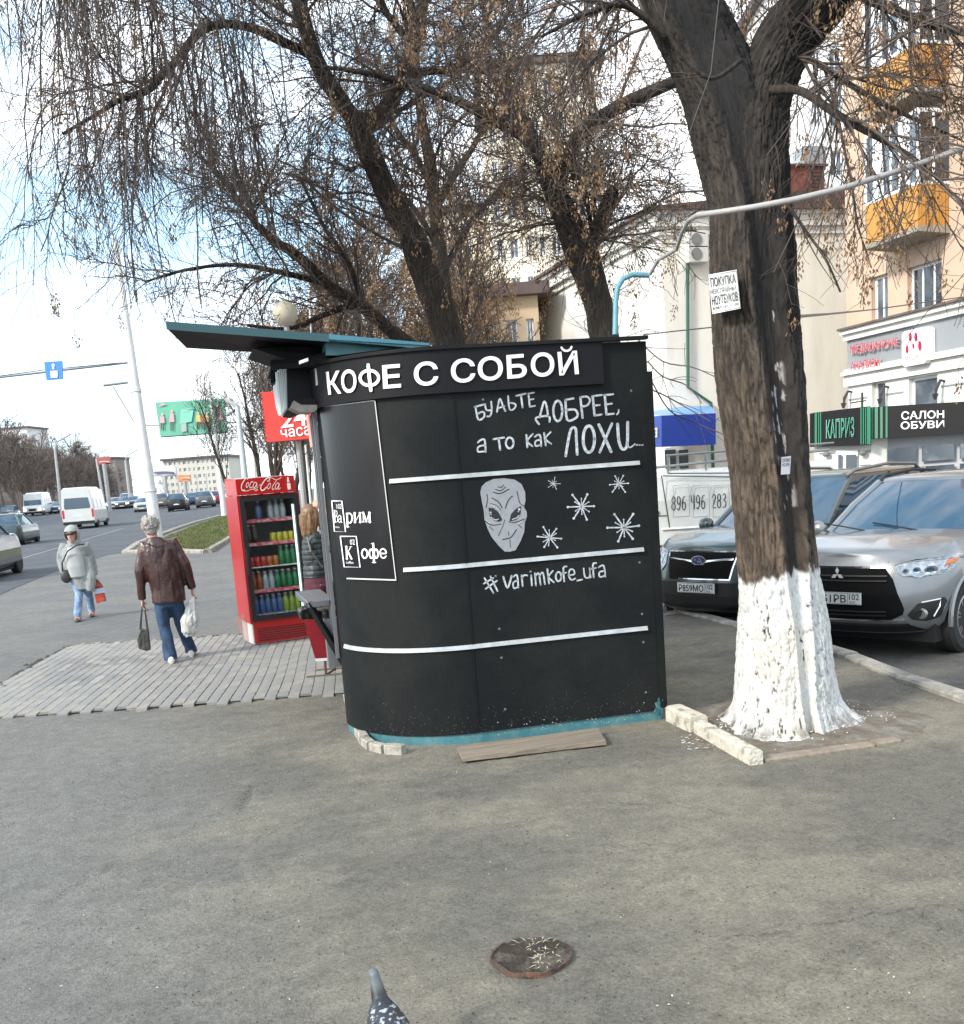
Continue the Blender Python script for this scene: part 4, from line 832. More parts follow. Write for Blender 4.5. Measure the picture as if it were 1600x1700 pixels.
b = MB(); b.box(*(lambda p, q: (p[0], q[0]))(PY(1104, 745, 32.9), PY(1136, 745, 32.9)), 32.9, 32.99, PY(1104, 790, 32.9)[2], PY(1104, 744, 32.9)[2]); w_ = b.build('window', m_pvc, cb)
for x0, x1 in ((1105, 1121), (1128, 1142)): a, c = PY(x0, 778, 32.85), PY(x1, 746, 32.85); MB().box(a[0], c[0], 32.85, 32.88, a[2], c[2]).build('pane', m_glass, w_)
# ---- tower blocks far behind the trees
def block(name, label, px0, px1, ptop, D, nfl, ncol, wall, yawd=0, wcol=None, skip=()):
    a, c = PD(px0, 700, D), PD(px1, 700, D); zt = PD((px0+px1)/2, ptop, D)[2]; o = empty(name, ((a[0]+c[0])/2, (a[1]+c[1])/2, -.7), 0, label, 'building')
    u = np.array([c[0]-a[0], c[1]-a[1]]); L = np.linalg.norm(u); u /= L; nn = np.array([-u[1], u[0]])
    if nn @ np.array([a[0], a[1]]) > 0: nn = -nn
    f = lambda s, d, z: (a[0]+u[0]*s-nn[0]*d, a[1]+u[1]*s-nn[1]*d, z)
    fh = (zt-.5)/nfl; holes = []
    for r in range(nfl):
        for q in range(ncol):
            w = L/ncol*.5*(1.25 if q % 3 == 1 else .8); s = L*(q+.5)/ncol
            holes.append((s-w/2, s+w/2, r*fh+1.0, r*fh+1.0+min(1.5, fh*.5)))
    mb = MB(); wallx(mb, 0, 0, L, -.8, zt, holes, .25, mapf=f)
    dp = 14; mb.add([f(0, 0, -.8), f(0, dp, -.8), f(0, dp, zt), f(0, 0, zt)], [(0, 1, 2, 3)]); mb.add([f(L, 0, -.8), f(L, dp, -.8), f(L, dp, zt), f(L, 0, zt)], [(0, 1, 2, 3)]); mb.add([f(0, 0, zt), f(L, 0, zt), f(L, dp, zt), f(0, dp, zt)], [(0, 1, 2, 3)])
    mb.build('wall', wall, o)
    gl = bpy.data.meshes.new('window'); h0 = None
    for k, (s0, s1, z0, z1) in enumerate(holes):
        if k < 150:
            g = MB(); g.add([f(s0, .2, z0), f(s1, .2, z0), f(s1, .2, z1), f(s0, .2, z1)], [(0, 1, 2, 3)], 0); m_ = (s0+s1)/2; t = .07
            for b0, b1, c0, c1 in ((s0, s1, z0, z0+t), (s0, s1, z1-t, z1), (s0, s0+t, z0, z1), (s1-t, s1, z0, z1), (m_-t/2, m_+t/2, z0, z1)): g.add([f(b0, .15, c0), f(b1, .15, c0), f(b1, .15, c1), f(b0, .15, c1)], [(0, 1, 2, 3)], 1)
            g.build('window', [m_glassb, m_pvc], o)
    MB().add([f(-.5, -.5, zt+.01), f(L+.5, -.5, zt+.01), f(L+.5, dp, zt+.01), f(-.5, dp, zt+.01), f(-.5, -.5, zt+.5), f(L+.5, -.5, zt+.5), f(L+.5, dp, zt+.5), f(-.5, dp, zt+.5)], [(0, 3, 2, 1), (4, 5, 6, 7), (0, 1, 5, 4), (1, 2, 6, 5), (2, 3, 7, 6), (3, 0, 4, 7)]).build('parapet', m_roof, o)
    return o, f, L, zt
m_tower = mat('tower_cream', (.74, .69, .58), .9, var=.1, vs=.4)
m_tower2 = mat('tower_white', (.7, .72, .73), .9, var=.1, vs=.4)
block('tower_block', 'tall pale cream tower block seen through the bare trees behind the kiosk', 838, 1022, 140, 78, 11, 8, m_tower)
block('tower_block', 'narrow whitish tower block beside the peach apartment block', 1352, 1440, -60, 62, 11, 3, m_tower2)
block('low_apartment_house', 'lower cream apartment house left of the tower block behind the trees', 690, 850, 365, 88, 6, 8, m_tower)
o, f, L, zt = block('roadside_shop', 'low tan building with brown sign band just behind the kiosk roof', 815, 905, 498, 44, 3, 3, mat('tan_render', (.55, .42, .28), .9))
# ---- cables
m_cable = mat('grey_conduit', (.33, .32, .31), .5, var=.1, vs=20)
pts = [PD(1640, 231, 5.6), PD(1600, 246, 5.6), PD(1500, 281, 5.55), PD(1400, 312, 5.5), PD(1320, 331, 5.5), PD(1250, 344, 5.55), PD(1190, 353, 5.65), PD(1158, 357, 5.8), PD(1143, 366, 6.0), PD(1132, 386, 6.2), PD(1123, 414, 6.4), PD(1104, 425, 6.6), PD(1092, 432, 6.7), PD(1084, 446, 6.75), PD(1079, 455, 6.8)]
b = MB(); b.tube(pts, [.0155]*8+[.012]*7, 10); tag(b.build('thick_cable', m_cable, smooth=True), 'thick grey cable crossing in front of the big tree to the kiosk mast', 'cable')
b = MB(); b.tube([PD(1021, 556, 6.9), PD(1022, 500, 6.9), PD(1025, 478, 6.9), PD(1034, 463, 6.9), PD(1050, 456, 6.9), PD(1078, 457, 6.9)], .018, 10); tag(b.build('bent_conduit_mast', mat('mast_teal', (.12, .3, .36), .5, var=.2, vs=20), smooth=True), 'light teal bent pipe mast standing on the kiosk roof', 'pipe')
for k, (lab, P, r) in enumerate((('thin dark wire running right from the big tree to the peach block', [(1306, 527, 6.4), (1380, 521, 12), (1450, 514, 18), (1620, 490, 24)], .012), ('thin wire from the kiosk roof to the big tree', [(1068, 556, 6.7), (1120, 550, 6.6), (1186, 543, 6.3)], .004), ('loose thin hanging wire in front of the big tree', [(1195, -20, 5.2), (1180, 120, 5.2), (1130, 260, 5.3), (1095, 330, 5.5)], .0025))):
    tag(MB().tube([PD(*p) for p in P], r, 5).build('wire', m_dkm), lab, 'wire')
# ================================================================ vehicles
m_tyre = mat('tyre_rubber', (.018, .018, .018), .85, var=.2, vs=20); m_rim = mat('alloy', (.42, .43, .45), .3, metal=.9)
m_grl = mat('grille_black', (.004, .004, .0045), .75, spec=.12)
m_autog = mat('car_glass', (.018, .055, .10), .03, spec=1.0); m_trimb = mat('black_car_plastic', (.008, .0085, .009), .55, bump=.05, bs=150)
m_chrome = mat('chrome', (.6, .62, .65), .12, metal=1.); m_lamp = mat('headlamp_glass', (.33, .36, .4), .08, metal=.5, var=.5, vs=22)
m_amber = mat('amber_lens', (.65, .16, .03), .2); m_redl = mat('red_lens', (.5, .02, .02), .2); m_plate = mat('plate_white', (.62, .64, .63), .45); m_blk = mat('black_print', (.012, .012, .012), .5)
m_hl = mat('lit_headlight', (1, .96, .85), .3, emit=6); m_rl = mat('lit_tail_light', (1, .06, .04), .3, emit=1.5); m_under = mat('underbody', (.01, .01, .01), .9)
def paint(name, c, metal=.55): return mat(name, c, .32, metal=metal, coat=.8, var=.04, vs=2)
def half_out(xf, xr, w, nf, nr, fl, rl, k=20, ks=10):
    """plan outline of a body: rounded nose, straight flank, rounded tail; returned counter-clockwise, full outline"""
    H = []
    for i in range(k+1):
        a = math.pi/2*i/k; y = w*math.sin(a)**(2/nf) if i else 0.; H.append((xf-fl+fl*max(math.cos(a), 0)**(2/nf), y))
    for i in range(1, ks): H.append((xf-fl+(xr+rl-(xf-fl))*i/ks, w))
    for i in range(k+1):
        a = math.pi/2*i/k; H.append((xr+rl-rl*max(math.sin(a), 0)**(2/nr), w*max(math.cos(a), 1e-9)**(2/nr) if i < k else 0.))
    return H
def full(H): return H+[(x, -y) for x, y in H[-2:0:-1]]
def make_car(p, loc, rz, name, label, cat='car', group=None, detail=1):
    L, Wd, Hh = p['L'], p['W']/2, p['H']; zb = p.get('zb', .3); root = empty(name, loc, rz, label, cat, group); T = WM[root]
    xf, xr = L/2, -L/2; zh, zl, zd = p['zhood'], p['zbelt'], p['zdeck']; xc, xrb = p['xc'], p['xrb']; nf, fl = p.get('nf', 2.8), p.get('fl', .6)
    body_m = p['paint']
    def ztop(x):
        return float(np.interp(x, [xr, xr+.15, xrb, xc, xc+.05, (xc+xf)/2, xf-.22, xf], [zd-.05, zd, zl, zl, zl-.005, (zl+zh)/2+.045, zh+.01, zh-.09]))
    def prof(t): return p.get('prof') and float(np.interp(t, *p['prof'])) or 0.
    levels = p.get('levels', [(0, .09, .10), (.12, .02, .02), (.3, 0, .0), (.55, 0, .0), (.78, .02, .03), (.93, .05, .07), (1, .085, .12)])
    rings = []
    for t, iw, ix in levels:
        H = half_out(xf-ix, xr+ix*.6, Wd-iw, nf, 3.2, fl, .5); rings.append([(x, y, zb+(ztop(x)-zb)*t) for x, y in full(H)])
    H1 = rings[-1]
    for sc, dz in ((.9, .018), (.6, .035), (.25, .042)): rings.append([(x, y*sc, z+dz*p.get('crown', 1)) for x, y, z in H1])
    mb = MB(T); mb.loft(rings, 0, caps=False); n = len(rings[0]); mb.add(rings[0], [tuple(range(n))[::-1]], 0)
    hh = len(H); top = rings[-1]; mb.add(top, [(i, i+1, n-i-1, n-i) if i > 0 else (0, 1, n-1) for i in range(0, n//2-1)]+[(n//2-1, n//2, n//2+1)], 0)
    wr = p.get('wr', .34); wx = p['wx']
    body = mb.build('body', body_m, root, smooth=False)
    if detail >= 1:
        cut = MB(T)
        for x in wx:
            cut.lathe([(wr*1.16, Wd-.28), (wr*1.16, Wd+.3)], 28, (x, 0, wr+.0), axis='y'); cut.lathe([(wr*1.16, -Wd-.3), (wr*1.16, -Wd+.28)], 28, (x, 0, wr+.0), axis='y')
        co = cut.build('cutter', m_under, None, base=None)
        bmm = bmesh.new(); bmm.from_mesh(body.data); bmesh.ops.remove_doubles(bmm, verts=bmm.verts, dist=.0005); bmesh.ops.recalc_face_normals(bmm, faces=bmm.faces); bmm.to_mesh(body.data); bmm.free()
        bmm = bmesh.new(); bmm.from_mesh(co.data); bmesh.ops.recalc_face_normals(bmm, faces=bmm.faces); bmm.to_mesh(co.data); bmm.free()
        # body mesh is local to root; the cutter is in world space
        co.data.transform(WM[root].inverted())
        md = body.modifiers.new('b', 'BOOLEAN'); md.object = co; md.operation = 'DIFFERENCE'; md.solver = 'EXACT'
        rm, rl_ = root.matrix_basis.copy(), None; root.matrix_basis = Matrix(); bpy.context.view_layer.update()
        dg = bpy.context.evaluated_depsgraph_get(); nm = bpy.data.meshes.new_from_object(body.evaluated_get(dg)); body.modifiers.clear(); old = body.data; body.data = nm
        root.matrix_basis = rm; cm = co.data; bpy.data.objects.remove(co)
        nm.polygons.foreach_set('use_smooth', np.ones(len(nm.polygons), bool)); nm.set_sharp_from_angle(angle=R(40))
        if not nm.materials: nm.materials.append(body_m)
    # greenhouse
    zr = Hh-.07; wb = Wd-.10; wt = p.get('wt', Wd-.26); xrf, xrr = p['xrf'], p['xrr']
    def gring(x0, x1, w, z, cf, cr, zf):
        P = [(x0-cf*(v*v), w*v) for v in np.linspace(0, 1, 6)]+[(x0-cf+(x1+cr-x0+cf)*u, w+.03*math.sin(math.pi*u)*.6) for u in np.linspace(0, 1, 9)[1:-1]]+[(x1+cr*(v*v), w*v) for v in np.linspace(1, 0, 5)]
        P = P+[(x, -y) for x, y in P[-2:0:-1]]; return [(x, y, zf(x)) for x, y in P]
    rs = [gring(xc+.02, xrb, wb, 0, .16, .06, lambda x: ztop(x)+.0), gring(xc+.02+(xrf-xc)*.5, xrb+(xrr-xrb)*.45, wb*.45+wt*.55+.015, 0, .14, .05, lambda x: (zl+zr)/2+.02), gring(xrf, xrr, wt, 0, .13, .05, lambda x: zr)]
    nn = len(rs[0]); F0 = 5; S0 = 13
    def seg(i):        # which pane a column belongs to
        j = i if i < nn/2 else nn-1-i
        return 'windscreen' if j < 5 else ('side_window' if j < 13 else 'rear_window')
    for nmn, sel in (('windscreen', lambda i: seg(i) == 'windscreen'), ('rear_window', lambda i: seg(i) == 'rear_window'), ('side_window', lambda i: seg(i) == 'side_window' and i < nn/2), ('side_window', lambda i: seg(i) == 'side_window' and i >= nn/2)):
        mb = MB(T)
        for i in range(nn):
            if sel(i):
                j = (i+1) % nn
                for k in range(2): mb.quad(rs[k][i], rs[k][j], rs[k+1][j], rs[k+1][i])
        o = mb.build(nmn, m_autog, root, smooth=True)
    roofrs = [[(x, y, z-.035) for x, y, z in gring(xrf+.02, xrr-.02, wt+.012, 0, .13, .05, lambda x: zr)]]+[gring(xrf, xrr, wt+.002, 0, .13, .05, lambda x: zr+.01)]+[[((xrf+xrr)/2+(x-(xrf+xrr)/2)*s, y*s, zr+.01+dz) for x, y, z in rs[2]] for s, dz in ((.95, .03), (.7, .055), (.3, .065))]
    MB(T).loft(roofrs).build('roof', p.get('roofm', body_m), root, smooth=True)
    def col(i, w, m=None, o=.012):
        for s in (1, -1):
            q = [r[i if s > 0 else nn-i] for r in rs]; mb = MB(T); q = [(x, y+o*s*.6, z) for x, y, z in q]; mb.tube([q[0], q[1], q[2]], w, 6); yield mb
    for i, w, m in ((5, .034, body_m), (13, .045, body_m)):
        for mb in col(i, w): mb.build('pillar', m, root, smooth=True)
    if detail >= 1:
        for i in (9, 11):
            for mb in col(i, .028, o=.0): mb.build('pillar', m_trimb, root, smooth=True)
    # wheels
    k = 0
    for x in wx:
        for s in (1, -1):
            y = s*(Wd-.02-.11); mb = MB(T); mb.lathe([(wr*.62, -.10), (wr*.9, -.11), (wr, -.08), (wr, .08), (wr*.9, .11), (wr*.62, .10)], 28, (x, y, wr), axis='y'); ty = mb.build('wheel', m_tyre, root, smooth=True)
            mb = MB(T); yo = y+s*.075; mb.lathe([(wr*.66, 0), (wr*.66, s*.02), (wr*.6, s*.025), (wr*.58, -s*.03), (.0, -s*.03)], 28, (x, yo, wr), axis='y', m=1)
            if detail >= 1:
                for q in range(7):
                    a = 2*math.pi*q/7+.2
                    for da in (-.13, .13): mb.tube([(x+.05*math.cos(a), yo+s*.012, wr+.05*math.sin(a)), (x+wr*.6*math.cos(a+da), yo+s*.015, wr+wr*.6*math.sin(a+da))], .014, 5, m=0)
                mb.lathe([(.06, -s*.01), (.055, s*.03), (0, s*.032)], 14, (x, yo, wr), axis='y', m=0); mb.lathe([(wr*.64, s*.005), (wr*.64, s*.024), (wr*.57, s*.028), (wr*.57, s*.005)], 28, (x, yo, wr), axis='y', m=0)
            mb.build('rim', [m_rim, m_trimb], ty, smooth=True)
    mb = MB(T); mb.box(xr+.35, xf-.35, -Wd+.12, Wd-.12, zb-.1, zb+.35); mb.build('underbody', m_under, root)
    def fx(y, z):      # nose surface
        x = xf-.1
        for _ in range(6):
            t = (z-zb)/(ztop(x)-zb); ix = np.interp(t, [l[0] for l in levels], [l[2] for l in levels]); iw = np.interp(t, [l[0] for l in levels], [l[1] for l in levels]); w = Wd-iw
            v = min(abs(y)/w, .9995); sa = v**(nf/2); ca = math.sqrt(max(1-sa*sa, 0)); x = .5*x+.5*(xf-ix-fl+fl*ca**(2/nf))
        return float(xf-ix-fl+fl*ca**(2/nf))
    def decal(poly, name, m, o=.008, parent=None, rows=10, colsn=12, fn=None, rear=False, m2=None):
        P = poly; zz = [q[1] for q in P]; z0, z1 = min(zz), max(zz); mb = MB(T); prev = None; g = []
        for r in range(rows+1):
            z = z0+(z1-z0)*(r/rows*.998+.001); xs_ = []
            for i in range(len(P)):
                a, b = P[i], P[i-1]
                if (a[1] > z) != (b[1] > z): xs_.append(a[0]+(z-a[1])/(b[1]-a[1])*(b[0]-a[0]))
            y0, y1 = min(xs_), max(xs_); g.append([((-(L/2)+.6*0+ -o if rear else 0)+((fx(y, z)+o) if not rear else -fx(y, z)+L*0), y, z) for y in np.linspace(y0, y1, colsn+1)])
        nc = colsn+1
        if rear: g = [[(-fx(y, z)-o, y, z) for (_, y, z) in r] for r in g]
        sgn = -1 if not rear else 1
        g2 = [[(x-(o+.01)*(1 if not rear else -1), y, z) for x, y, z in r] for r in g]
        V = [q for r in g for q in r]; mb.add(V, [(r*nc+c, r*nc+c+1, (r+1)*nc+c+1, (r+1)*nc+c) for r in range(rows) for c in range(colsn)])
        N_ = len(V); V2 = [q for r in g2 for q in r]; border = [(0, c) for c in range(nc)]+[(r, nc-1) for r in range(1, rows+1)]+[(rows, c) for c in range(nc-2, -1, -1)]+[(r, 0) for r in range(rows-1, 0, -1)]
        A = [g[r][c] for r, c in border]; Bv = [g2[r][c] for r, c in border]; k = len(A); mb.add(A+Bv, [(i, (i+1) % k, k+(i+1) % k, k+i) for i in range(k)])
        return mb.build(name, m, parent or root)
    p['_fx'] = fx
    return root, T, fx, decal, ztop, rs
def plate(root, T, x, y, z, yaw, txt, reg, name='number_plate', w=.52, h=.112):
    M_ = T @ Matrix.Translation((x, y, z)) @ Matrix.Rotation(yaw, 4, 'Z'); mb = MB(M_); mb.box(-.012, 0, -w/2, w/2, -h/2, h/2); pl_ = mb.build(name, m_plate, root)
    f = lambda u, v: (.003, u, v); mb = MB(M_)
    # letters read from outside: looking at -x direction, right is +y
    text_in(mb, txt, (-w/2+.02, h/2-.02), (w*.22, h/2-.02), (w*.22, -h/2+.015), (-w/2+.02, -h/2+.015), f, .015); text_in(mb, reg, (w*.28, h/2-.012), (w*.47, h/2-.012), (w*.47, -h/2+.045), (w*.28, -h/2+.045), f, .01); text_in(mb, 'RUS', (w*.29, -h/2+.034), (w*.39, -h/2+.034), (w*.39, -h/2+.012), (w*.29, -h/2+.012), f, 0)
    for a, b, c, d in ((-w/2+.006, w/2-.006, h/2-.008, h/2-.005), (-w/2+.006, w/2-.006, -h/2+.005, -h/2+.008), (w*.245, w*.252, -h/2+.006, h/2-.006)): mb.add([f(a, c), f(b, c), f(b, d), f(a, d)], [(0, 1, 2, 3)])
    mb.build('plate_lettering', m_blk, pl_)
SUV = dict(L=4.3, W=1.8, H=1.66, zb=.26, zhood=1.0, zbelt=1.10, zdeck=1.12, xc=.95, xrb=-1.85, xrf=.12, xrr=-1.55, wx=(1.33, -1.33), wr=.345, wt=.62, nf=2.6, fl=.75)
hd = R(-90-63)      # heading of the two parked suvs: nose towards the kerb
silver = paint('silver_paint', (.19, .203, .215), .5)
pS = dict(SUV, paint=silver)
nose = PD(1391, 1000, 9.95)  # ground point below the nose
c0 = np.array([PD(1391, 987, 9.75)[0], PD(1391, 987, 9.75)[1]])
hv = np.array([math.cos(hd), math.sin(hd)]); pos = c0-hv*(2.15-.02)
root, T, fx, decal, zt_, rs = make_car(pS, (pos[0], pos[1], -.2), hd, 'parked_suv', 'silver suv parked nose-on right of the whitewashed tree', 'car', 'suvs parked behind the kerb')
grille = decal([(-.43, 1.0-.13), (.43, .87), (.50, .78), (.60, .5), (.58, .43), (.5, .40), (-.5, .40), (-.58, .43), (-.60, .5), (-.50, .78)], 'grille', m_grl, .012)
for z in (.80, .755, .47, .435): decal([(-.46, z), (.46, z), (.46, z+.014), (-.46, z+.014)], 'grille_bar', m_trimb, .026, grille, rows=1)
decal([(-.45, .893), (.45, .893), (.45, .875), (-.45, .875)], 'grille_surround', m_chrome, .013, rows=1)
decal([(-.60, .385), (.60, .385), (.60, .40), (-.60, .40)], 'lower_trim', m_chrome, .015, rows=1)
decal([(-.62, .36), (.62, .36), (.72, .27), (-.72, .27)], 'lower_intake', m_trimb, .010)
for s in (1, -1):
    hl = decal([(s*y, z) for y, z in ((.50, .90), (.86, .97), (.885, .93), (.87, .83), (.80, .785), (.70, .78), (.58, .80), (.53, .84))], 'headlight', m_lamp, .012, rows=10, colsn=14)
    decal([(s*y, z) for y, z in ((.845, .935), (.876, .945), (.872, .87), (.835, .86))], 'indicator', m_amber, .016, hl, rows=3, colsn=4)
    for y, z, r in ((.77, .845, .038), (.68, .85, .028), (.60, .845, .024)):
        mb = MB(T); mb.add([(fx(y+r*math.cos(a), z)+.022, s*(y+r*math.cos(a)), z+r*math.sin(a)) for a in np.linspace(0, 6.283, 13)[:-1]], [tuple(range(12))], 0); mb.add([(fx(y+r*.6*math.cos(a), z)+.03, s*(y+r*.6*math.cos(a)), z+r*.6*math.sin(a)) for a in np.linspace(0, 6.283, 13)[:-1]], [tuple(range(12))], 1); mb.build('headlight_lens', [m_chrome, m_autog], hl)
    decal([(s*y, z) for y, z in ((.50, .915), (.87, .99), (.88, .975), (.50, .90))], 'headlight_edge', m_blk, .010, hl, rows=2)
    fg = decal([(s*y, z) for y, z in ((.62, .44), (.70, .55), (.845, .585), (.86, .55), (.82, .40), (.74, .375), (.66, .385))], 'fog_light_recess', m_trimb, .008)
    mb = MB(T); x = fx(.72, .45); mb.lathe([(.052, 0), (.05, .015), (.036, .018), (.032, .006), (0, .006)], 18, (x+.002, s*.72, .45), axis='x'); mb.build('fog_light', m_rim, fg)
    b = MB(T); b.tube([(fx(.72, .56)+.012, s*.72, .553), (fx(.83, .57)+.012, s*.83, .572), (fx(.825, .5)+.014, s*.825, .50), (fx(.79, .42)+.014, s*.79, .415)], .009, 6); b.build('fog_light_trim', m_chrome, fg)
    # mirrors
    b = MB(T); b.ball((.72, s*.98, 1.13), .1, 12, sc=(.75, 1.1, .95)); b.tube([(.76, s*.8, 1.07), (.75, s*.93, 1.09)], .03, 6); b.build('wing_mirror', silver, root, smooth=True)
    b = MB(T); b.tube([(.0, s*.60, 1.60), (-.1, s*.61, 1.655), (-.8, s*.62, 1.69), (-1.35, s*.6, 1.66), (-1.45, s*.59, 1.6)], .02, 6); b.build('roof_rail', m_trimb, root, smooth=True)
    b = MB(T); P = [(1.33+.41*math.cos(a), s*.895, .345+.41*math.sin(a)) for a in np.linspace(R(-5), R(185), 18)]; b.tube(P, .022, 5); b.build('arch_lip', silver, root, smooth=True)
b = MB(T); x = fx(0, .82)+.035
for k in range(3):
    a = math.pi/2+2*math.pi*k/3; c_, s_ = math.cos(a), math.sin(a); b.add([(x, 0, .82), (x, .034*c_-.02*s_, .82+.034*s_+.02*c_), (x, .07*c_, .82+.07*s_), (x, .034*c_+.02*s_, .82+.034*s_-.02*c_)], [(0, 1, 2, 3)])
b.build('emblem', mat('bright_emblem', (.75, .77, .8), .3, metal=.5), root)
plate(root, T, fx(0, .60)+.045, 0, .60, 0, 'Т751РВ', '102')
b = MB(T)
for s in (1, -1): b.tube([(2.02, s*.44, .925), (1.8, s*.52, 1.005), (1.3, s*.60, 1.075), (.98, s*.66, 1.11)], .005, 4)
b.tube([(fx(y, .93)-.05, y, .955-.0*abs(y)) for y in np.linspace(-.44, .44, 7)], .005, 4); b.build('bonnet_seam', m_blk, root)
b = MB(T)
for s in (.25, -.3): b.tube([(1.0, s, 1.135), (.88, s-.3, 1.17), (.82, s-.55, 1.2)], .008, 4)
b.build('wiper', m_blk, root)
# green-grey suv with a bonnet scoop
gp = paint('grey_green_paint', (.055, .08, .085), .45)
c0 = PD(1163, 963, 11.7); hd2 = R(-90-66); hv = np.array([math.cos(hd2), math.sin(hd2)]); pos = c0[:2]-hv*2.2
pF = dict(SUV, paint=gp, L=4.5, H=1.72, zbelt=1.13, zhood=1.0, xc=1.0, xrb=-2.0, xrf=.2, xrr=-1.75, wx=(1.38, -1.3), fl=.65, nf=3.0)
root, T, fx, decal, zt_, rs = make_car(pF, (pos[0], pos[1], -.2), hd2, 'parked_suv', 'dark grey-green suv with bonnet scoop, half hidden behind the tree trunk', 'car', 'suvs parked behind the kerb')
surround = decal([(-.50, .96), (.50, .96), (.43, .64), (-.43, .64)], 'grille_surround', m_chrome, .012); grille = decal([(-.475, .945), (.475, .945), (.41, .655), (-.41, .655)], 'grille', m_grl, .02)
for s in (1, -1): decal([(s*.10, .87), (s*.455, .885), (s*.45, .855), (s*.10, .835)], 'grille_bar', m_chrome, .03, grille, rows=2)
b = MB(T); x = fx(0, .85)+.035; b.add([(x, .105*math.cos(a), .855+.058*math.sin(a)) for a in np.linspace(0, 6.283, 19)[:-1]], [tuple(range(18))]); b.add([(x+.004, .09*math.cos(a), .855+.045*math.sin(a)) for a in np.linspace(0, 6.283, 19)[:-1]], [tuple(range(18))], 1)
for y, z in ((-.04, .01), (.02, .02), (.04, .0), (.02, -.015), (.05, -.02), (0, -.01)): b.add([(x+.007, y+.010*math.cos(a), .855+z+.010*math.sin(a)) for a in np.linspace(0, 6.283, 7)[:-1]], [tuple(range(6))], 0)
b.build('emblem', [m_chrome, mat('emblem_blue', (.02, .04, .12), .3)], root)
decal([(-.85, .61), (.85, .61), (.78, .30), (-.78, .30)], 'lower_bumper', m_trimb, .012)
for s in (1, -1):
    hl = decal([(s*y, z) for y, z in ((.53, .95), (.80, 1.0), (.86, .93), (.855, .80), (.80, .74), (.60, .72), (.52, .80))], 'headlight', m_lamp, .014, colsn=12)
    mb = MB(T); y, z, r = .68, .85, .05; x = fx(y, z)+.018; mb.add([(x, s*(y+r*math.cos(a)), z+r*math.sin(a)) for a in np.linspace(0, 6.283, 13)[:-1]], [tuple(range(12))], 0); mb.add([(x+.004, s*(y+r*.65*math.cos(a)), z+r*.65*math.sin(a)) for a in np.linspace(0, 6.283, 13)[:-1]], [tuple(range(12))], 1); mb.build('headlight_lens', [m_chrome, m_autog], hl)
    b = MB(T); b.ball((.8, s*.98, 1.15), .1, 12, sc=(.75, 1.1, .95)); b.build('wing_mirror', gp, root, smooth=True)
    b = MB(T); b.tube([(.15, s*.62, 1.66), (0, s*.64, 1.72), (-.8, s*.64, 1.765), (-1.5, s*.62, 1.73), (-1.65, s*.6, 1.66)], .022, 6); b.build('roof_rail', mat('rail_grey', (.2, .2, .19), .4, metal=.5), root, smooth=True)
b = MB(T); b.loft([[(1.55, -.34, 1.06), (1.55, .34, 1.06), (1.5, .34, 1.07), (1.5, -.34, 1.07)], [(1.5, -.32, 1.125), (1.5, .32, 1.125), (1.05, .36, 1.15), (1.05, -.36, 1.15)]]); b.build('bonnet_scoop', gp, root)
b = MB(T); b.loft([[(1.556, -.3, 1.075), (1.556, .3, 1.075), (1.55, .3, 1.075), (1.55, -.3, 1.075)], [(1.52, -.29, 1.112), (1.52, .29, 1.112), (1.51, .29, 1.112), (1.51, -.29, 1.112)]]); b.build('scoop_mouth', m_blk, root)
plate(root, T, fx(0, .54)+.05, 0, .55, 0, 'Р859МО', '102')
# white cargo van seen from the side, standing lower
vd = 21.; vb = PD(1090, 905, vd); vy = R(-27.7+0)
van = empty('cargo_van', (vb[0], vb[1], -.66), vy, 'old white cargo van with black hand-painted phone digits and a roof rack', 'van'); T = WM[van]
vw = mat('dull_white_paint', (.48, .50, .49), .5, var=.15, vs=3, col2=(.40, .41, .4), mixs=1.5, bump=.03, bs=6)
def vpx(px, py): v = ray(px, py); n_ = Vector((math.sin(vy), -math.cos(vy), 0)); t = (Vector((vb[0], vb[1], 0)).dot(n_)-Vector(CAM).dot(n_))/Vector(v).dot(n_); return CAM+v*t
def vl(px, py, o=0): q = T.inverted() @ Vector(vpx(px, py)); return (q.x, -o, q.z)
x0, x1 = vl(1040, 850)[0], vl(1250, 850)[0]+1.6; zr_ = vl(1100, 784)[2]; zs_ = vl(1100, 905)[2]
prof_ = [(0, zs_), (0, zs_+.9), (.06, zr_-.35), (.16, zr_-.1), (.35, zr_), (1.75, zr_), (1.94, zr_-.1), (2.0, zr_-.35), (2.06, zs_+.9), (2.06, zs_)]
mb = MB(T); mb.loft([[(x0-1.2, y, z if z < 1.2 else 1.2) for y, z in prof_], [(x0-.9, y, z) for y, z in prof_], [(x1, y, z) for y, z in prof_]]); mb.build('body', vw, van)
b = MB(T)
for P in ([(1098, 790), (1112, 880)], [(1112, 880), (1235, 872)], [(1082, 857), (1107, 856)], [(1108, 786), (1235, 785)], [(1100, 790), (1235, 792)]): b.tube([vl(*q, .008) for q in P], .012, 4)
b.build('panel_seam', mat('seam_dark', (.08, .07, .06), .7), van)
b = MB(T)
for cx in (1130, 1163, 1196):
    P = [(cx-13, 806), (cx+13, 804), (cx+14, 856), (cx-13, 858), (cx-13, 806)]; b.tube([vl(*q, .006) for q in P], .010, 4)
b.build('pressed_panel', vw, van)
b = MB(T); b.tube([vl(1100, 879, .02), vl(1236, 871, .02)], .03, 4); b.build('rub_strip', mat('strip_white', (.6, .6, .58), .5), van)
b = MB(T); b.box(vl(1087, 850)[0], vl(1094, 850)[0], -.03, 0, vl(1090, 854)[2], vl(1090, 849)[2]); b.build('door_handle', m_blk, van)
b = MB(T); f = lambda px, py: vl(px, py, .012)
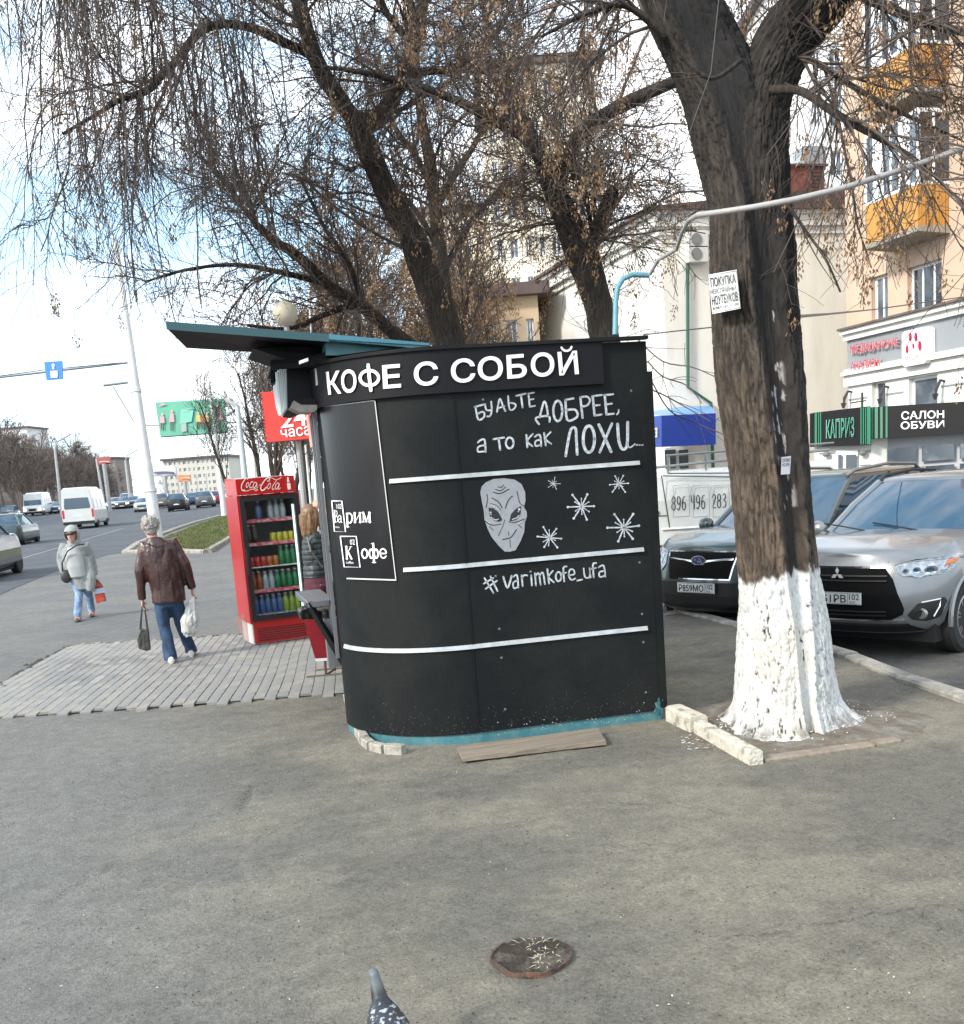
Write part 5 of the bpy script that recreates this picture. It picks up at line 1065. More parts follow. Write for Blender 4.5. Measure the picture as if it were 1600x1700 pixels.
DG = {'8': [ell(.5, .26, .32, .24), ell(.5, .74, .36, .26)], '9': [ell(.5, .3, .33, .28), [(.83, .3), (.8, .7), (.5, 1), (.2, .9)]], '6': [ell(.5, .72, .34, .28), [(.75, .05), (.4, .1), (.2, .4), (.16, .72)]], '4': [[(.15, 0), (.2, .4), (.5, .52), (.8, .45)], [(.8, 0), (.82, 1)]], '2': [[(.15, .25), (.35, .02), (.75, .1), (.75, .4), (.2, .95), (.9, .98)]], '3': [[(.2, .1), (.6, 0), (.8, .25), (.45, .45), (.85, .6), (.7, .95), (.2, .97)]]}
for tx, xa, ya in (('896', 1114, 824), ('496', 1146, 822), ('283', 1181, 820)):
    for k, ch in enumerate(tx):
        for P in DG[ch]: ribbon(b, [(xa+k*8.6+x*7.6, ya+y*23-k*.3) for x, y in P], 1.35, f)
for P in DG['3']: ribbon(b, [(1216+x*7.6, 819+y*23) for x, y in P], 1.35, f)
b.build('painted_digits', m_blk, van)
b = MB(T); z1_ = zr_+.33
for px in (1108, 1172, 1236, 1300): q = vl(px, 784); b.tube([(q[0], .3, zr_-.02), (q[0], .3, z1_)], .018, 5); b.tube([(q[0], 1.7, zr_-.02), (q[0], 1.7, z1_)], .018, 5); b.tube([(q[0], .3, z1_), (q[0], 1.7, z1_)], .018, 5)
for y in (.3, 1.7): b.tube([(vl(1104, 750)[0], y, z1_), (x1, y, z1_)], .02, 5)
b.tube([(vl(1085, 780)[0], 1., zr_+.1), (x1, 1.1, zr_+.2)], .03, 5); b.build('roof_rack', mat('rack_grey', (.2, .22, .22), .5, metal=.5), van)
b = MB(T); b.box(x0-1.1, x1-.1, .2, 1.9, .25, zs_+.02); b.build('chassis', m_under, van)
b = MB(T); b.box(vl(1086, 920)[0]-.3, vl(1105, 920)[0], .05, .3, vl(1095, 945)[2], vl(1095, 908)[2]); b.build('side_reflector_panel', mat('dull_red', (.25, .03, .025), .5), van)
for x in (x0-.3, x1-1.0): b = MB(T); b.lathe([(.2, -.12), (.36, -.12), (.36, .12), (.2, .12)], 20, (x, .2, .36), axis='y'); b.build('wheel', m_tyre, van, smooth=True)
# ---------------- traffic on the avenue
sed = dict(L=4.4, W=1.74, H=1.45, zb=.2, zhood=.8, zbelt=.92, zdeck=.95, xc=.95, xrb=-1.55, xrf=.1, xrr=-1.0, wx=(1.3, -1.3), wr=.31, wt=.58)
hat = dict(sed, L=4.0, xrb=-1.75, xrr=-1.45, H=1.5, zdeck=.95); suv2 = dict(SUV)
def traffic(base, colr, px, py, face, name, label, headl=False, tail=False, sc=1., metal=.4, group='cars in the avenue traffic', cat='car'):
    g = GR(px, py); z = g[2]+.005; pth = np.array([.09, 1.]); pth /= np.linalg.norm(pth); hdg = math.atan2(pth[1], pth[0])+(math.pi if face == 'to' else 0)
    p = dict(base, paint=paint('paint_'+colr[0], colr[1], metal)); d = np.array([math.cos(hdg), math.sin(hdg)])*(p['L']/2)*(-1 if face == 'to' else 1)
    root, T, fx, decal, zt_, rs = make_car(p, (g[0]+d[0], g[1]+d[1], z), hdg, name, label, cat, group, detail=0)
    zh = p['zhood']
    if face == 'to':
        decal([(-.45, zh-.12), (.45, zh-.12), (.4, zh-.3), (-.4, zh-.3)], 'grille', m_trimb, .01, rows=3, colsn=6)
        for s in (1, -1): decal([(s*y, q) for y, q in ((.48, zh-.06), (.78, zh-.05), (.8, zh-.22), (.5, zh-.24))], 'headlight', m_hl if headl else m_lamp, .012, rows=3, colsn=6)
        decal([(-.26, .42), (.26, .42), (.26, .31), (-.26, .31)], 'number_plate', m_plate, .02, rows=1, colsn=2)
    else:
        zd = p['zdeck']
        for s in (1, -1): decal([(s*y, q) for y, q in ((.55, zd-.05), (.8, zd-.05), (.8, zd-.25), (.6, zd-.25))], 'tail_light', m_rl if tail else m_redl, .02, rows=3, colsn=5, rear=True)
        decal([(-.26, .72), (.26, .72), (.26, .60), (-.26, .60)], 'number_plate', m_plate, .02, rows=1, colsn=2, rear=True)
        decal([(-.8, .42), (.8, .42), (.8, .25), (-.8, .25)], 'rear_bumper', m_trimb, .012, rows=2, colsn=8, rear=True)
    return root
C = dict(black=('black', (.008, .008, .010)), silver=('silver2', (.35, .37, .39)), white=('white', (.6, .6, .6)), blue=('blue', (.06, .1, .2)), red=('red', (.3, .02, .03)), grey=('grey', (.10, .10, .105)), brown=('brown', (.14, .12, .1)), navy=('navy', (.02, .05, .12)), teal=('teal', (.04, .065, .075)), light=('lightgrey', (.42, .45, .46)))
traffic(suv2, C['black'], 294, 849, 'away', 'driving_suv', 'black suv driving away with bright red tail lights', tail=True)
traffic(suv2, C['brown'], 268, 844, 'away', 'driving_suv', 'grey-brown suv half hidden behind the big pole, left of the black suv')
traffic(sed, C['silver'], 236, 850, 'to', 'driving_car', 'silver car emerging left of the big pole')
traffic(sed, C['navy'], 321, 838.5, 'away', 'driving_car', 'small blue car with red lights between the black suv and the grey suv', tail=True)
traffic(suv2, C['grey'], 340, 843, 'away', 'driving_suv', 'grey suv driving away left of the slim lamp post')
traffic(hat, C['red'], 355, 838, 'away', 'driving_car', 'red car behind the grey suv, beside the slim lamp post')
traffic(suv2, C['light'], 385, 838, 'away', 'driving_suv', 'pale car just right of the slim lamp post')
traffic(sed, C['teal'], 218, 843.5, 'to', 'driving_car', 'dark green-grey oncoming car behind the silver car')
traffic(sed, C['grey'], 203, 845, 'to', 'driving_car', 'oncoming car with glaring headlights, right one of the pair', headl=True)
traffic(sed, C['silver'], 187, 846, 'to', 'driving_car', 'oncoming car with glaring headlights, left one of the pair', headl=True)
traffic(suv2, C['white'], 207, 838, 'to', 'driving_suv', 'white oncoming suv behind the cars with glaring headlights')
traffic(sed, C['blue'], 92, 853, 'to', 'driving_car', 'blue-silver oncoming car with headlights on beside the small bus', headl=True)
traffic(sed, C['silver'], 76, 852, 'to', 'driving_car', 'pale car behind the small white bus')
traffic(hat, C['teal'], 8, 862, 'to', 'driving_car', 'blue-green oncoming car at the left edge of the avenue')
traffic(hat, C['teal'], 6, 908, 'away', 'driving_car', 'dark grey hatchback driving away at the left edge')
r_ = traffic(suv2, C['grey'], -85, 975, 'away', 'driving_suv', 'muddy grey-green suv cut off by the left edge with orange side light')
# minibus
def minibus(px, py, face, name, label, W_=2.0, H_=2.65, L_=5.6, col='bus_white', zc=.62):
    g = GR(px, py); pth = np.array([.09, 1.]); pth /= np.linalg.norm(pth); hdg = math.atan2(pth[1], pth[0])+(math.pi if face == 'to' else 0); d = np.array([math.cos(hdg), math.sin(hdg)])*L_/2*(-1 if face == 'to' else 1)
    o = empty(name, (g[0]+d[0], g[1]+d[1], g[2]+.005), hdg, label, 'minibus', 'minibuses in the traffic'); T = WM[o]; m = mat(col, (.56, .58, .57), .35, coat=.5, var=.05, vs=2)
    w = W_/2; sec = lambda s, h: [(-w*.96*s, .38), (-w*s, .6), (-w*s, 1.15), (-w*.93*s, h*.72), (-w*.86*s, h*.94), (-w*.7*s, h), (w*.7*s, h), (w*.86*s, h*.94), (w*.93*s, h*.72), (w*s, 1.15), (w*s, .6), (w*.96*s, .38)]
    R_ = lambda x, s, h: [(x, y, z) for y, z in sec(s, h)]
    mb = MB(T); mb.loft([R_(-L_/2, .97, H_-.03), R_(-L_/2+.08, 1, H_), R_(L_/2-1.9, 1, H_), [(L_/2-1.0, y, min(z, H_*.94)) for y, z in sec(1, H_)], [(L_/2-.55, y, min(z, 1.25)) for y, z in sec(.98, H_)], [(L_/2, y, min(z, .95)) for y, z in sec(.9, H_)]]); mb.build('body', m, o)
    x = -L_/2-.012
    mb = MB(T); mb.poly([(x, -w*.76, 1.3), (x, w*.76, 1.3), (x, w*.80, 1.4), (x, w*.72, H_*.75), (x, -w*.72, H_*.75), (x, -w*.8, 1.4)]); mb.build('rear_window', m_autog, o)
    for s in (1, -1):
        MB(T).box(x, x+.05, s*w*.9-.06, s*w*.9+.06, .72, 1.25).build('tail_light', m_redl, o)
        for a, b in ((-L_/2+.35, -L_/2+1.45), (-L_/2+1.6, -L_/2+2.7), (L_/2-2.6, L_/2-1.7)):
            MB(T).add([(a, s*(w+.004), 1.28), (b, s*(w+.004), 1.28), (b, s*(w*.935+.006), H_*.72), (a, s*(w*.935+.006), H_*.72)], [(0, 1, 2, 3)]).build('side_window', m_autog, o)
    f0, f1 = L_/2-.55, L_/2-1.0
    MB(T).add([(f0+.015, -w*.85, 1.27), (f0+.015, w*.85, 1.27), (f1+.015, w*.8, H_*.9), (f1+.015, -w*.8, H_*.9)], [(0, 1, 2, 3)]).build('windscreen', m_autog, o)
    if face == 'to':
        for s in (1, -1): MB(T).box(L_/2-.06, L_/2+.02, s*w*.72-.13, s*w*.72+.13, .66, .86).build('headlight', m_hl, o)
        MB(T).box(L_/2-.1, L_/2+.015, -.4, .4, .6, .85).build('grille', m_trimb, o)
    MB(T).box(-L_/2-.04, L_/2+.02, -w*.96, w*.96, .3, .5).build('bumper', m_trimb, o); MB(T).box(x-.0, x+.05, -.27, .27, .78, .9).build('number_plate', m_plate, o)
    for xx in (-L_/2+1.2, L_/2-1.0):
        for s in (1, -1): b = MB(T); b.lathe([(.2, -.11), (.35, -.11), (.35, .11), (.2, .11)], 16, (xx, s*(w-.13), .35), axis='y'); b.build('wheel', m_tyre, o, smooth=True)
minibus(133, 878.5, 'away', 'minibus', 'white high-roof minibus driving away in the middle of the avenue')
minibus(55, 857, 'to', 'minibus', 'small white oncoming bus with lit headlights left of the minibus', W_=2.3, H_=2.75)
# ---------------- poles, lamps, billboards
m_pole = mat('white_painted_concrete', (.58, .60, .60), .8, var=.12, vs=2, bump=.1, bs=30)
m_pole2 = mat('grey_concrete_pole', (.36, .37, .37), .85, var=.15, vs=2)
def pole(name, label, bx, by, tx, ty, w0, w1, cat='pole', group=None, arm=None, m=None, collars=(), D=None, top=None):
    g = GR(bx, by) if D is None else PD(bx, by, D); d = (g-CAM) @ fwd; t = PD(tx, ty, d*1.0)
    # straight vertical if the top lines up, else a slight real lean
    r0, r1 = w0*d/F/2, w1*d/F/2; o = empty(name, tuple(g), 0, label, cat, group)
    b = MB(); b.tube([g-np.array([0, 0, .3]), g, (g+t)/2, t], [r0, r0, (r0+r1)/2, r1], 14); b.build('shaft', m or m_pole, o, smooth=True)
    for f_ in collars: c = g+(t-g)*f_; r = r0+(r1-r0)*f_; b = MB(); b.tube([c, c+(t-g)*.012], r*1.18, 14); b.build('collar', m or m_pole, o, smooth=True)
    return o, g, t, d
o, g, t, d = pole('trolley_pole', 'tall white pole behind the man in the leather jacket', 266, 930, 190, 395, 21, 9.5, 'pole', collars=(.21, .52), )
b = MB(); e = PD(-120, 640, d*1.02); b.tube([PD(213, 602, d), e], .035, 6); b.tube([PD(212, 635, d), PD(172, 640, d)], .04, 6); b.tube([PD(188, 642, d), PD(222, 700, d)], .02, 5); b.build('bracket_arm', mat('arm_grey', (.18, .2, .21), .5), o)
for P in (((-60, 615), (213, 560)), ((225, 690), (450, 706)), ((0, 668), (213, 645))): pass
b = MB(); q = [PD(*p, d*.985) for p in ((73, 601), (103, 599), (104.5, 629), (77, 631))]; dd = fwd*.04; b.prism([tuple(p) for p in q], tuple(dd)); sg = empty('bus_lane_sign', tuple(q[3]), 0, 'blue square sign with white bus and arrow hanging over the road', 'road sign'); b.build('sign_plate', mat('sign_blue', (.01, .17, .58), .4), sg)
f = quadmap(q, .02); b = MB()
for P in ([(88, 603), (91.5, 607), (89.8, 607), (90, 613), (86.8, 613), (86.6, 607), (84.8, 607)], [(83.5, 616), (95, 615.5), (95.8, 622.5), (95, 627), (92, 627), (86.5, 627), (84.5, 627)]): b.add([f(*p) for p in P], [tuple(range(len(P)))])
b.build('sign_symbol', m_white, sg)
tag(MB().tube([PD(-120, 640, d*1.0), PD(75, 614, d), PD(213, 601, d)], .012, 4).build('span_wire', m_dkm), 'thin span wire carrying the blue square sign over the road', 'wire')
pole('lamp_post', 'slim white lamp post standing on the grass verge', 373, 858, 347, 632, 10.5, 3.5, 'lamp post')
pole('lamp_post', 'short white post beside the slim lamp post, left of the fridge', 380.5, 855, 374, 780, 6, 5, 'post')
o, g, t, d = pole('billboard_pole', 'thick pale pole with angled arm right of the green billboard', 415, 868, 394, 676, 13, 8, 'pole', m=mat('blue_grey_pole', (.42, .47, .5), .6))
MB().tube([t, PD(374, 662, d)], .1, 6).build('arm', m_pole2, o)
bb = empty('billboard', tuple(PD(320, 860, 80)), 0, 'green billboard with small figures hanging over the avenue', 'billboard')
q = [PD(*p, 80) for p in ((257.5, 668), (371, 661.5), (376.5, 717), (266, 725))]; b = MB(); b.prism([tuple(p) for p in q], tuple(fwd*.4)); b.build('panel', mat('billboard_green', (.09, .34, .23), .5, var=.1, vs=.4), bb)
f = quadmap(q, .12); rg = random.Random(2)
PM = [mat('print_pink', (.5, .3, .35), .6), mat('print_yellow', (.5, .4, .1), .6), mat('print_red', (.35, .1, .08), .6), mat('print_dark', (.06, .07, .06), .6), mat('print_skin', (.5, .33, .25), .6), mat('print_pale_green', (.16, .45, .34), .6), mat('print_grey', (.3, .35, .33), .6)]
for x, y, h, cb_ in ((269, 688, 26, 0), (285, 683, 32, 0), (329, 686, 26, 1), (337, 688, 24, 2), (343, 686, 26, 1), (361, 672, 36, 3), (366, 682, 26, 0)):
    b = MB(); b.add([f(x+2.2*math.cos(a), y+2.5*math.sin(a)) for a in np.linspace(0, 6.28, 9)[:-1]], [tuple(range(8))], 4); b.add([f(x-3, y+3), f(x+3, y+3), f(x+4.5, y+h*.55), f(x-4, y+h*.55)], [(0, 1, 2, 3)], cb_); b.add([f(x-2.5, y+h*.55), f(x-.3, y+h*.55), f(x-.6, y+h), f(x-2.2, y+h)], [(0, 1, 2, 3)], 3); b.add([f(x+.5, y+h*.55), f(x+2.8, y+h*.55), f(x+2.6, y+h), f(x+1, y+h)], [(0, 1, 2, 3)], 3); b.build('printed_figure', PM, bb)
b = MB(); b.add([f(300, 680), f(322, 676), f(318, 700), f(298, 704)], [(0, 1, 2, 3)], 5); b.add([f(262, 675), f(276, 672), f(270, 669)], [(0, 1, 2)], 0); b.add([f(300, 704), f(309, 702), f(310, 716), f(301, 717)], [(0, 1, 2, 3)], 6)
b.build('printed_shapes', PM, bb)['kind'] = 'stuff'
MB().tube([PD(376, 690, 80), PD(394, 678, 80)], .12, 6).build('bracket', m_pole2, bb)
b = MB(); b.tube([PD(240, 706, 84), PD(262, 706, 84), PD(375, 702, 84), PD(420, 700, 84)], .06, 4); tag(b.build('overhead_wire', m_pole2), 'pale wire crossing in front of the green billboard', 'wire')
for px, py, tx, ty, w, lab in ((103, 858, 91, 745, 5.5, 'grey lamp post with curved arm behind the white minibus'), (217, 838, 208, 765, 5, 'grey lamp post with curved arm left of the big white pole'), (173, 840, 160, 762, 5, 'grey lamp post beneath the red roof sign'), (8, 842, -5, 760, 6, 'grey lamp post at the left edge'), (276, 831, 270, 792, 3, 'far lamp post under the white banner'), (299, 828, 294, 790, 3, 'far lamp post between the banner and the orange billboard'), (315, 834, 311, 796, 2.6, 'far lamp post under the orange billboard'), (330, 830, 326, 790, 2.2, 'thin far lamp post left of the cream block'), (345, 828, 342, 786, 2.2, 'thin far lamp post right of the orange billboard')):
    o, g, t, d = pole('street_lamp', lab, px, max(py, 836), tx, ty, w, w*.7, 'street lamp', 'street lamps along the avenue', m=m_pole2)
    if w >= 5: MB().tube([t, t+np.array([.5, 0, 1.0])*.7, t+np.array([2.0, 0, 1.6])*.9], .09, 6).build('lamp_arm', m_pole2, o)
for px, py, tx, ty, w, k in ((519, 868, 507, 738, 4.8, 0), (511, 862, 499, 755, 3.6, 1), (531, 872, 522, 742, 5, 2), (504, 856, 494, 770, 3, 3), (498, 853, 489, 778, 2.6, 4)):
    pole('row_lamp_post', ['tall white lamp post in the row beyond the woman, second from the kiosk', 'white lamp post in the row beyond the fridge, third from the kiosk', 'white lamp post in the row nearest to the kiosk frame', 'thin white lamp post in the row beyond the fridge, fourth from the kiosk', 'thinnest white lamp post of the row, beside the fridge header'][k], px, py, tx, ty, w, w*.8, 'lamp post', 'row of white lamp posts beyond the fridge')
pole('post', 'white post rising above the canopy beside the globe lamp', 526, 868, 514, 484, 6, 4, 'post', D=26)
pole('post', 'white lamp post stub behind the fridge header', 428, 850, 421, 752, 5, 4.4, 'post', D=60)
d = 12.9; c = PD(473.5, 521, d); g = np.array([c[0], c[1], 0.]); o = empty('globe_lamp', tuple(g), 0, 'round cream globe street lamp above the black canopy', 'street lamp')
MB().tube([g, c], .035, 8).build('lamp_post', m_pole2, o); b = MB(); b.ball(c, 20.5*d/F, 20); b.build('globe', mat('cream_globe', (.62, .57, .45), .4), o, smooth=True); MB().tube([c+np.array([0, 0, 20*d/F]), c+np.array([0, 0, 23*d/F])], .03, 8).build('cap', m_pole2, o)
# banners on buildings far off
for nm, lab, P, D, colr, txt in (('banner_billboard', 'white advertising banner far along the avenue', [(252, 771), (291, 774), (292, 789), (254, 790)], 120, (.5, .5, .55), None), ('orange_billboard', 'small orange billboard far along the avenue', [(295, 788), (315, 789), (316, 798), (297, 799)], 130, (.6, .2, .08), None), ('roof_sign', 'faded red sign on the roof at the left', [(160, 760), (180, 757), (183, 768), (162, 772)], 115, (.3, .07, .07), None)):
    q = [PD(*p, D) for p in P]; o = empty(nm, tuple(q[3]), 0, lab, 'billboard'); b = MB(); b.prism([tuple(p) for p in q], tuple(fwd*.5)); b.build('panel', mat(nm+'_mat', colr, .6), o)
    f = quadmap(q, .2); b = MB(); x0, y0 = P[3][0]+3, P[3][1]-5
    ribbon(b, [(x0, y0), (x0+(P[1][0]-P[0][0])*.4, y0-1), (x0+(P[1][0]-P[0][0])*.8, y0)], 3 if D == 120 else 1.6, f); b.build('print', mat(nm+'_print', (.08, .08, .14) if D == 120 else (.6, .45, .3), .6), o)
    p0_ = (q[2]+q[3])/2; MB().tube([p0_, (p0_[0], p0_[1], 0)], .25, 6).build('post', m_pole2, o)
block('far_apartment_block', 'cream many-storey apartment block far down the avenue', 262, 372, 762, 230, 6, 14, mat('far_cream', (.52, .50, .44), .9, var=.05, vs=.2))
block('pale_office_block', 'pale building rising over the wood at the left edge', -90, 44, 715, 300, 7, 9, mat('far_white', (.62, .62, .62), .9))
block('brown_house', 'brownish house above the wood left of the big pole', 128, 182, 763, 330, 5, 8, mat('far_brown', (.22, .18, .16), .9))
# 24-hour red sign
q = [PD(*p, 13.) for p in ((434.5, 651), (516, 648), (516, 728), (443.5, 734))]; o = empty('red_shop_banner', tuple(q[3]), 0, 'red banner sign with white 24 часа behind the shutter box', 'shop sign'); b = MB(); b.prism([tuple(p) for p in q], tuple(fwd*.06)); b.build('panel', mat('banner_red', (.62, .03, .02), .45), o)
f = quadmap(q, .015); b = MB(); text_in(b, '24', (468, 684), (508, 676), (510, 706), (466, 711), f, .015); text_in(b, 'часа', (465, 714), (514, 706), (516, 722), (467, 727), f, .012); b.build('sign_lettering', m_white, o)
b = MB(); b.prism([tuple(PD(*p, 12.8)) for p in ((507, 686), (511, 686), (519, 742), (515, 743))], tuple(fwd*.05)); b.build('edge_strip', mat('pale_pink', (.6, .42, .38), .5), o)
b = MB(); b.prism([tuple(PD(*p, 12.75)) for p in ((511, 684), (515, 684), (523, 741), (519, 742))], tuple(fwd*.05)); b.build('edge_strip', MATS['banner_red'], o)
for k in range(14): x = 434.5+(443.5-434.5)*k/14; y = 651+83*k/14; MB().prism([tuple(PD(*p, 13.)) for p in ((x-2.4, y+1), (x+.5, y+.7), (x+.8, y+3.6), (x-2.1, y+3.9))], tuple(fwd*.05)).build('banner_tooth', MATS['banner_red'], o)
MB().tube([PD(516, 690, 13.05), PD(560, 700, 13.05)], .05, 6).build('bracket', m_dkm, o)
# ================================================================ people
def remesh(mb, name, m, parent, voxel=.008, smooth=4, wr=0., wf=8., seed=1, dec=None):
    me = bpy.data.meshes.new('tmp'); setmesh(me, mb.v, mb.f); o = bpy.data.objects.new('tmp', me); COL.objects.link(o)
    bmm = bmesh.new(); bmm.from_mesh(me); bmesh.ops.recalc_face_normals(bmm, faces=bmm.faces); bmm.to_mesh(me); bmm.free()
    r = o.modifiers.new('r', 'REMESH'); r.mode = 'VOXEL'; r.voxel_size = voxel
    s = o.modifiers.new('s', 'SMOOTH'); s.factor = .5; s.iterations = smooth
    dg = bpy.context.evaluated_depsgraph_get(); nm = bpy.data.meshes.new_from_object(o.evaluated_get(dg)); bpy.data.objects.remove(o); nm.name = name; nm.materials.clear()
    n = len(nm.vertices); co = np.empty(n*3, np.float32); nm.vertices.foreach_get('co', co); co = co.reshape(-1, 3)
    if wr:
        no = np.empty(n*3, np.float32); nm.vertices.foreach_get('normal', no); no = no.reshape(-1, 3); c = co-co.mean(0)
        w = np.abs(fbm(c[:, 0]*wf+9, c[:, 1]*wf+9, c[:, 2]*wf*.55+9, o=3, seed=seed)-.5)*2; co = co-no*((1-w)**3*wr)[:, None]; nm.vertices.foreach_set('co', co.ravel()); nm.update()
    nm.polygons.foreach_set('use_smooth', np.ones(len(nm.polygons), bool))
    return link(name, nm, m, parent)
m_skin = mat('skin', (.48, .27, .2), .5, var=.06, vs=20)
def torso(mb, C_, u, rad):      # C_: centre points bottom to top, rad: (half width, half depth)
    rings = []
    u = np.array(u, float); u /= np.linalg.norm(u); v = np.array([-u[1], u[0], 0])
    for c, (a, b) in zip(C_, rad): rings.append([tuple(np.array(c)+u*a*math.copysign(abs(math.cos(t))**.8, math.cos(t))+v*b*math.copysign(abs(math.sin(t))**.8, math.sin(t))) for t in np.linspace(0, 2*math.pi, 19)[:-1]])
    mb.loft(rings)
def hand(mb, w, d, side, s=1., spread=0.3, curl=.9):
    """wrist w, direction d (towards the fingers), side = direction of the thumb"""
    w = np.array(w, float); d = np.array(d, float); d /= np.linalg.norm(d); t = np.array(side, float); t -= d*np.dot(t, d); t /= np.linalg.norm(t); n = np.cross(d, t)
    R0 = []
    for k, (a, b, q) in enumerate(((.024, .018, -.01), (.03, .015, .02), (.041, .015, .06), (.042, .013, .085))): R0.append([tuple(w+d*q*s+t*a*s*math.cos(x)+n*b*s*math.sin(x)) for x in np.linspace(0, 6.283, 13)[:-1]])
    mb.loft(R0)
    for k, (off, L) in enumerate(((.031, .068), (.011, .076), (-.011, .07), (-.031, .055))):
        p = w+d*.075*s+t*off*s; e = d; pts = [p]; L *= s
        for q in (.45, .3, .25): e = e*math.cos(curl*.5)+n*math.sin(curl*.5)*(1 if True else -1); e /= np.linalg.norm(e); pts.append(pts[-1]+e*L*q)
        mb.tube(pts, [.0098*s, .0095*s, .009*s, .0075*s], 8)
    p = w+d*.02*s+t*.026*s; e = d*.6+t*.8; mb.tube([p, p+e*.035*s, p+e*.05*s+d*.02*s+n*.02*s], [.013*s, .0115*s, .009*s], 8)
def foot(mb, a, d, L=.26, r=.042, z0=.0):
    a = np.array(a, float); d = np.array(d, float); d[2] = 0; d /= np.linalg.norm(d); rings = []; w = np.array([-d[1], d[0], 0])
    for q, hw, h in ((-.3, .025, .05), (-.25, .036, .075), (-.05, .038, .085), (.25, .044, .065), (.5, .048, .045), (.64, .036, .032), (.7, .015, .02)):
        c = a+d*L*q; rings.append([(c[0]+w[0]*hw*math.cos(x), c[1]+w[1]*hw*math.cos(x), z0+h/2+h/2*math.sin(x)) for x in np.linspace(0, 6.283, 11)[:-1]])
    mb.loft(rings)
def head(mb, c, f, s=1., tilt=0):
    """c centre of the skull, f facing direction"""
    c = np.array(c, float); f = np.array(f, float); f /= np.linalg.norm(f); r = np.cross(f, (0, 0, 1)); r /= np.linalg.norm(r); u = np.cross(r, f)
    def P(x, y, z): return tuple(c+(r*x+f*y+u*z)*s)
    rings = []
    for z, a, b, o in ((-.115, .03, .035, .045), (-.10, .045, .055, .03), (-.07, .058, .075, .012), (-.03, .068, .09, 0), (.02, .075, .098, -.005), (.06, .073, .095, -.01), (.09, .06, .08, -.012), (.112, .035, .05, -.012), (.118, .012, .02, -.012)): rings.append([P(a*math.cos(t), o+b*math.sin(t), z) for t in np.linspace(0, 6.283, 21)[:-1]])
    mb.loft(rings)
    mb.tube([P(0, .085, .015), P(0, .106, -.018), P(0, .112, -.03), P(0, .09, -.04)], [.009*s, .012*s, .014*s, .008*s], 8)
    for sx in (1, -1): mb.tube([P(sx*.073, -.005, .015), P(sx*.083, -.015, 0), P(sx*.074, -.003, -.03)], [.014*s, .018*s, .01*s], 6)
    mb.tube([P(-.02, .086, -.066), P(0, .093, -.064), P(.02, .086, -.066)], .008*s, 6); mb.ball(P(0, .07, -.10), .022*s, 8)
    for sx in (1, -1): mb.tube([P(sx*.045, .078, .026), P(sx*.015, .09, .024)], .009*s, 6)
    return P
m_denim = mat('dark_denim', (.018, .04, .085), .9, var=.35, vs=9, col2=(.035, .075, .14), mixs=3, bump=.2, bs=120)
m_denim2 = mat('faded_denim', (.16, .26, .42), .9, var=.3, vs=9, col2=(.28, .38, .52), mixs=5)
m_leather = mat('brown_leather', (.042, .014, .011), .33, var=.3, vs=9, bump=.25, bs=45, spec=.7)
m_hair = mat('grey_hair', (.33, .31, .28), .7, var=.4, vs=40, bump=.6, bs=90, stretch=(1, 1, .4))
# ---- man walking away
Ym = 11.75; Q = lambda px, py, dy=0.: PY(px, py, Ym+dy)
man = empty('person', (Q(300, 1092)[0], Ym, 0), 0, 'grey-haired person in a brown leather jacket and jeans walking away with two bags', 'person')
hL, hR, kL, kR, aL, aR = Q(266, 985), Q(290, 984), Q(273, 1040, .02), Q(300, 1036, .1), Q(283, 1090, -.12), Q(317, 1078, .22)
aL[2] = .085; aR[2] = .09; wL, eL, sL = Q(236, 995, .02), Q(232, 948, -.03), Q(240, 905); wR, eR, sR = Q(319, 976, .05), Q(307, 936, -.02), Q(287, 902)
nk, hc = Q(254, 896), Q(249.5, 875, .02); hp = Q(278, 985); ch = Q(264, 925)
b = MB(); P_ = head(b, hc, (-.12, 1, -.05), 1.02); b.tube([ch, nk, hc+np.array([0, -.01, -.04])], [.1, .06, .055], 12); torso(b, [hp, (hp+ch)/2, ch, (ch+nk)/2], (1, 0, 0), [(.14, .1), (.13, .09), (.16, .1), (.11, .08)])
for s_, e_, w_ in ((sL, eL, wL), (sR, eR, wR)): b.tube([ch+np.array([0, 0, .06]), s_, e_, w_], [.07, .05, .038, .024], 10)
hand(b, wL, (0, 0, -1), (0.3, 1, 0)); hand(b, wR, (0, 0, -1), (-.3, 1, 0))
for h_, k_, a_ in ((hL, kL, aL), (hR, kR, aR)): b.tube([hp, h_, k_, a_, a_-np.array([0, 0, .03])], [.1, .085, .05, .034, .034], 12)
foot(b, (aL[0], aL[1], 0), (-.1, 1, 0), z0=.012); foot(b, (aR[0], aR[1], 0), (.05, 1, 0), z0=.012)
remesh(b, 'body', m_skin, man, .009, 3)
b = MB(); up = np.array([0, 0, 1.]); hem = Q(281, 1000)
torso(b, [hem, Q(279, 980), Q(273, 955), Q(268, 930), Q(264, 912), Q(261, 903), Q(257, 896), Q(255.5, 891)], (1, .05, 0), [(.19, .14), (.185, .135), (.19, .135), (.205, .135), (.21, .125), (.185, .11), (.11, .09), (.075, .075)])
for s_, e_, w_ in ((sL, eL, wL), (sR, eR, wR)): b.tube([ch*.5+s_*.5+np.array([0, 0, .03]), s_+np.array([0, 0, .0]), (s_+e_)/2, e_, (e_+w_)/2, w_+np.array([0, 0, -.005])], [.09, .083, .07, .064, .057, .05], 14)
jk = remesh(b, 'jacket', m_leather, man, .010, 4, wr=.011, wf=7, seed=4)
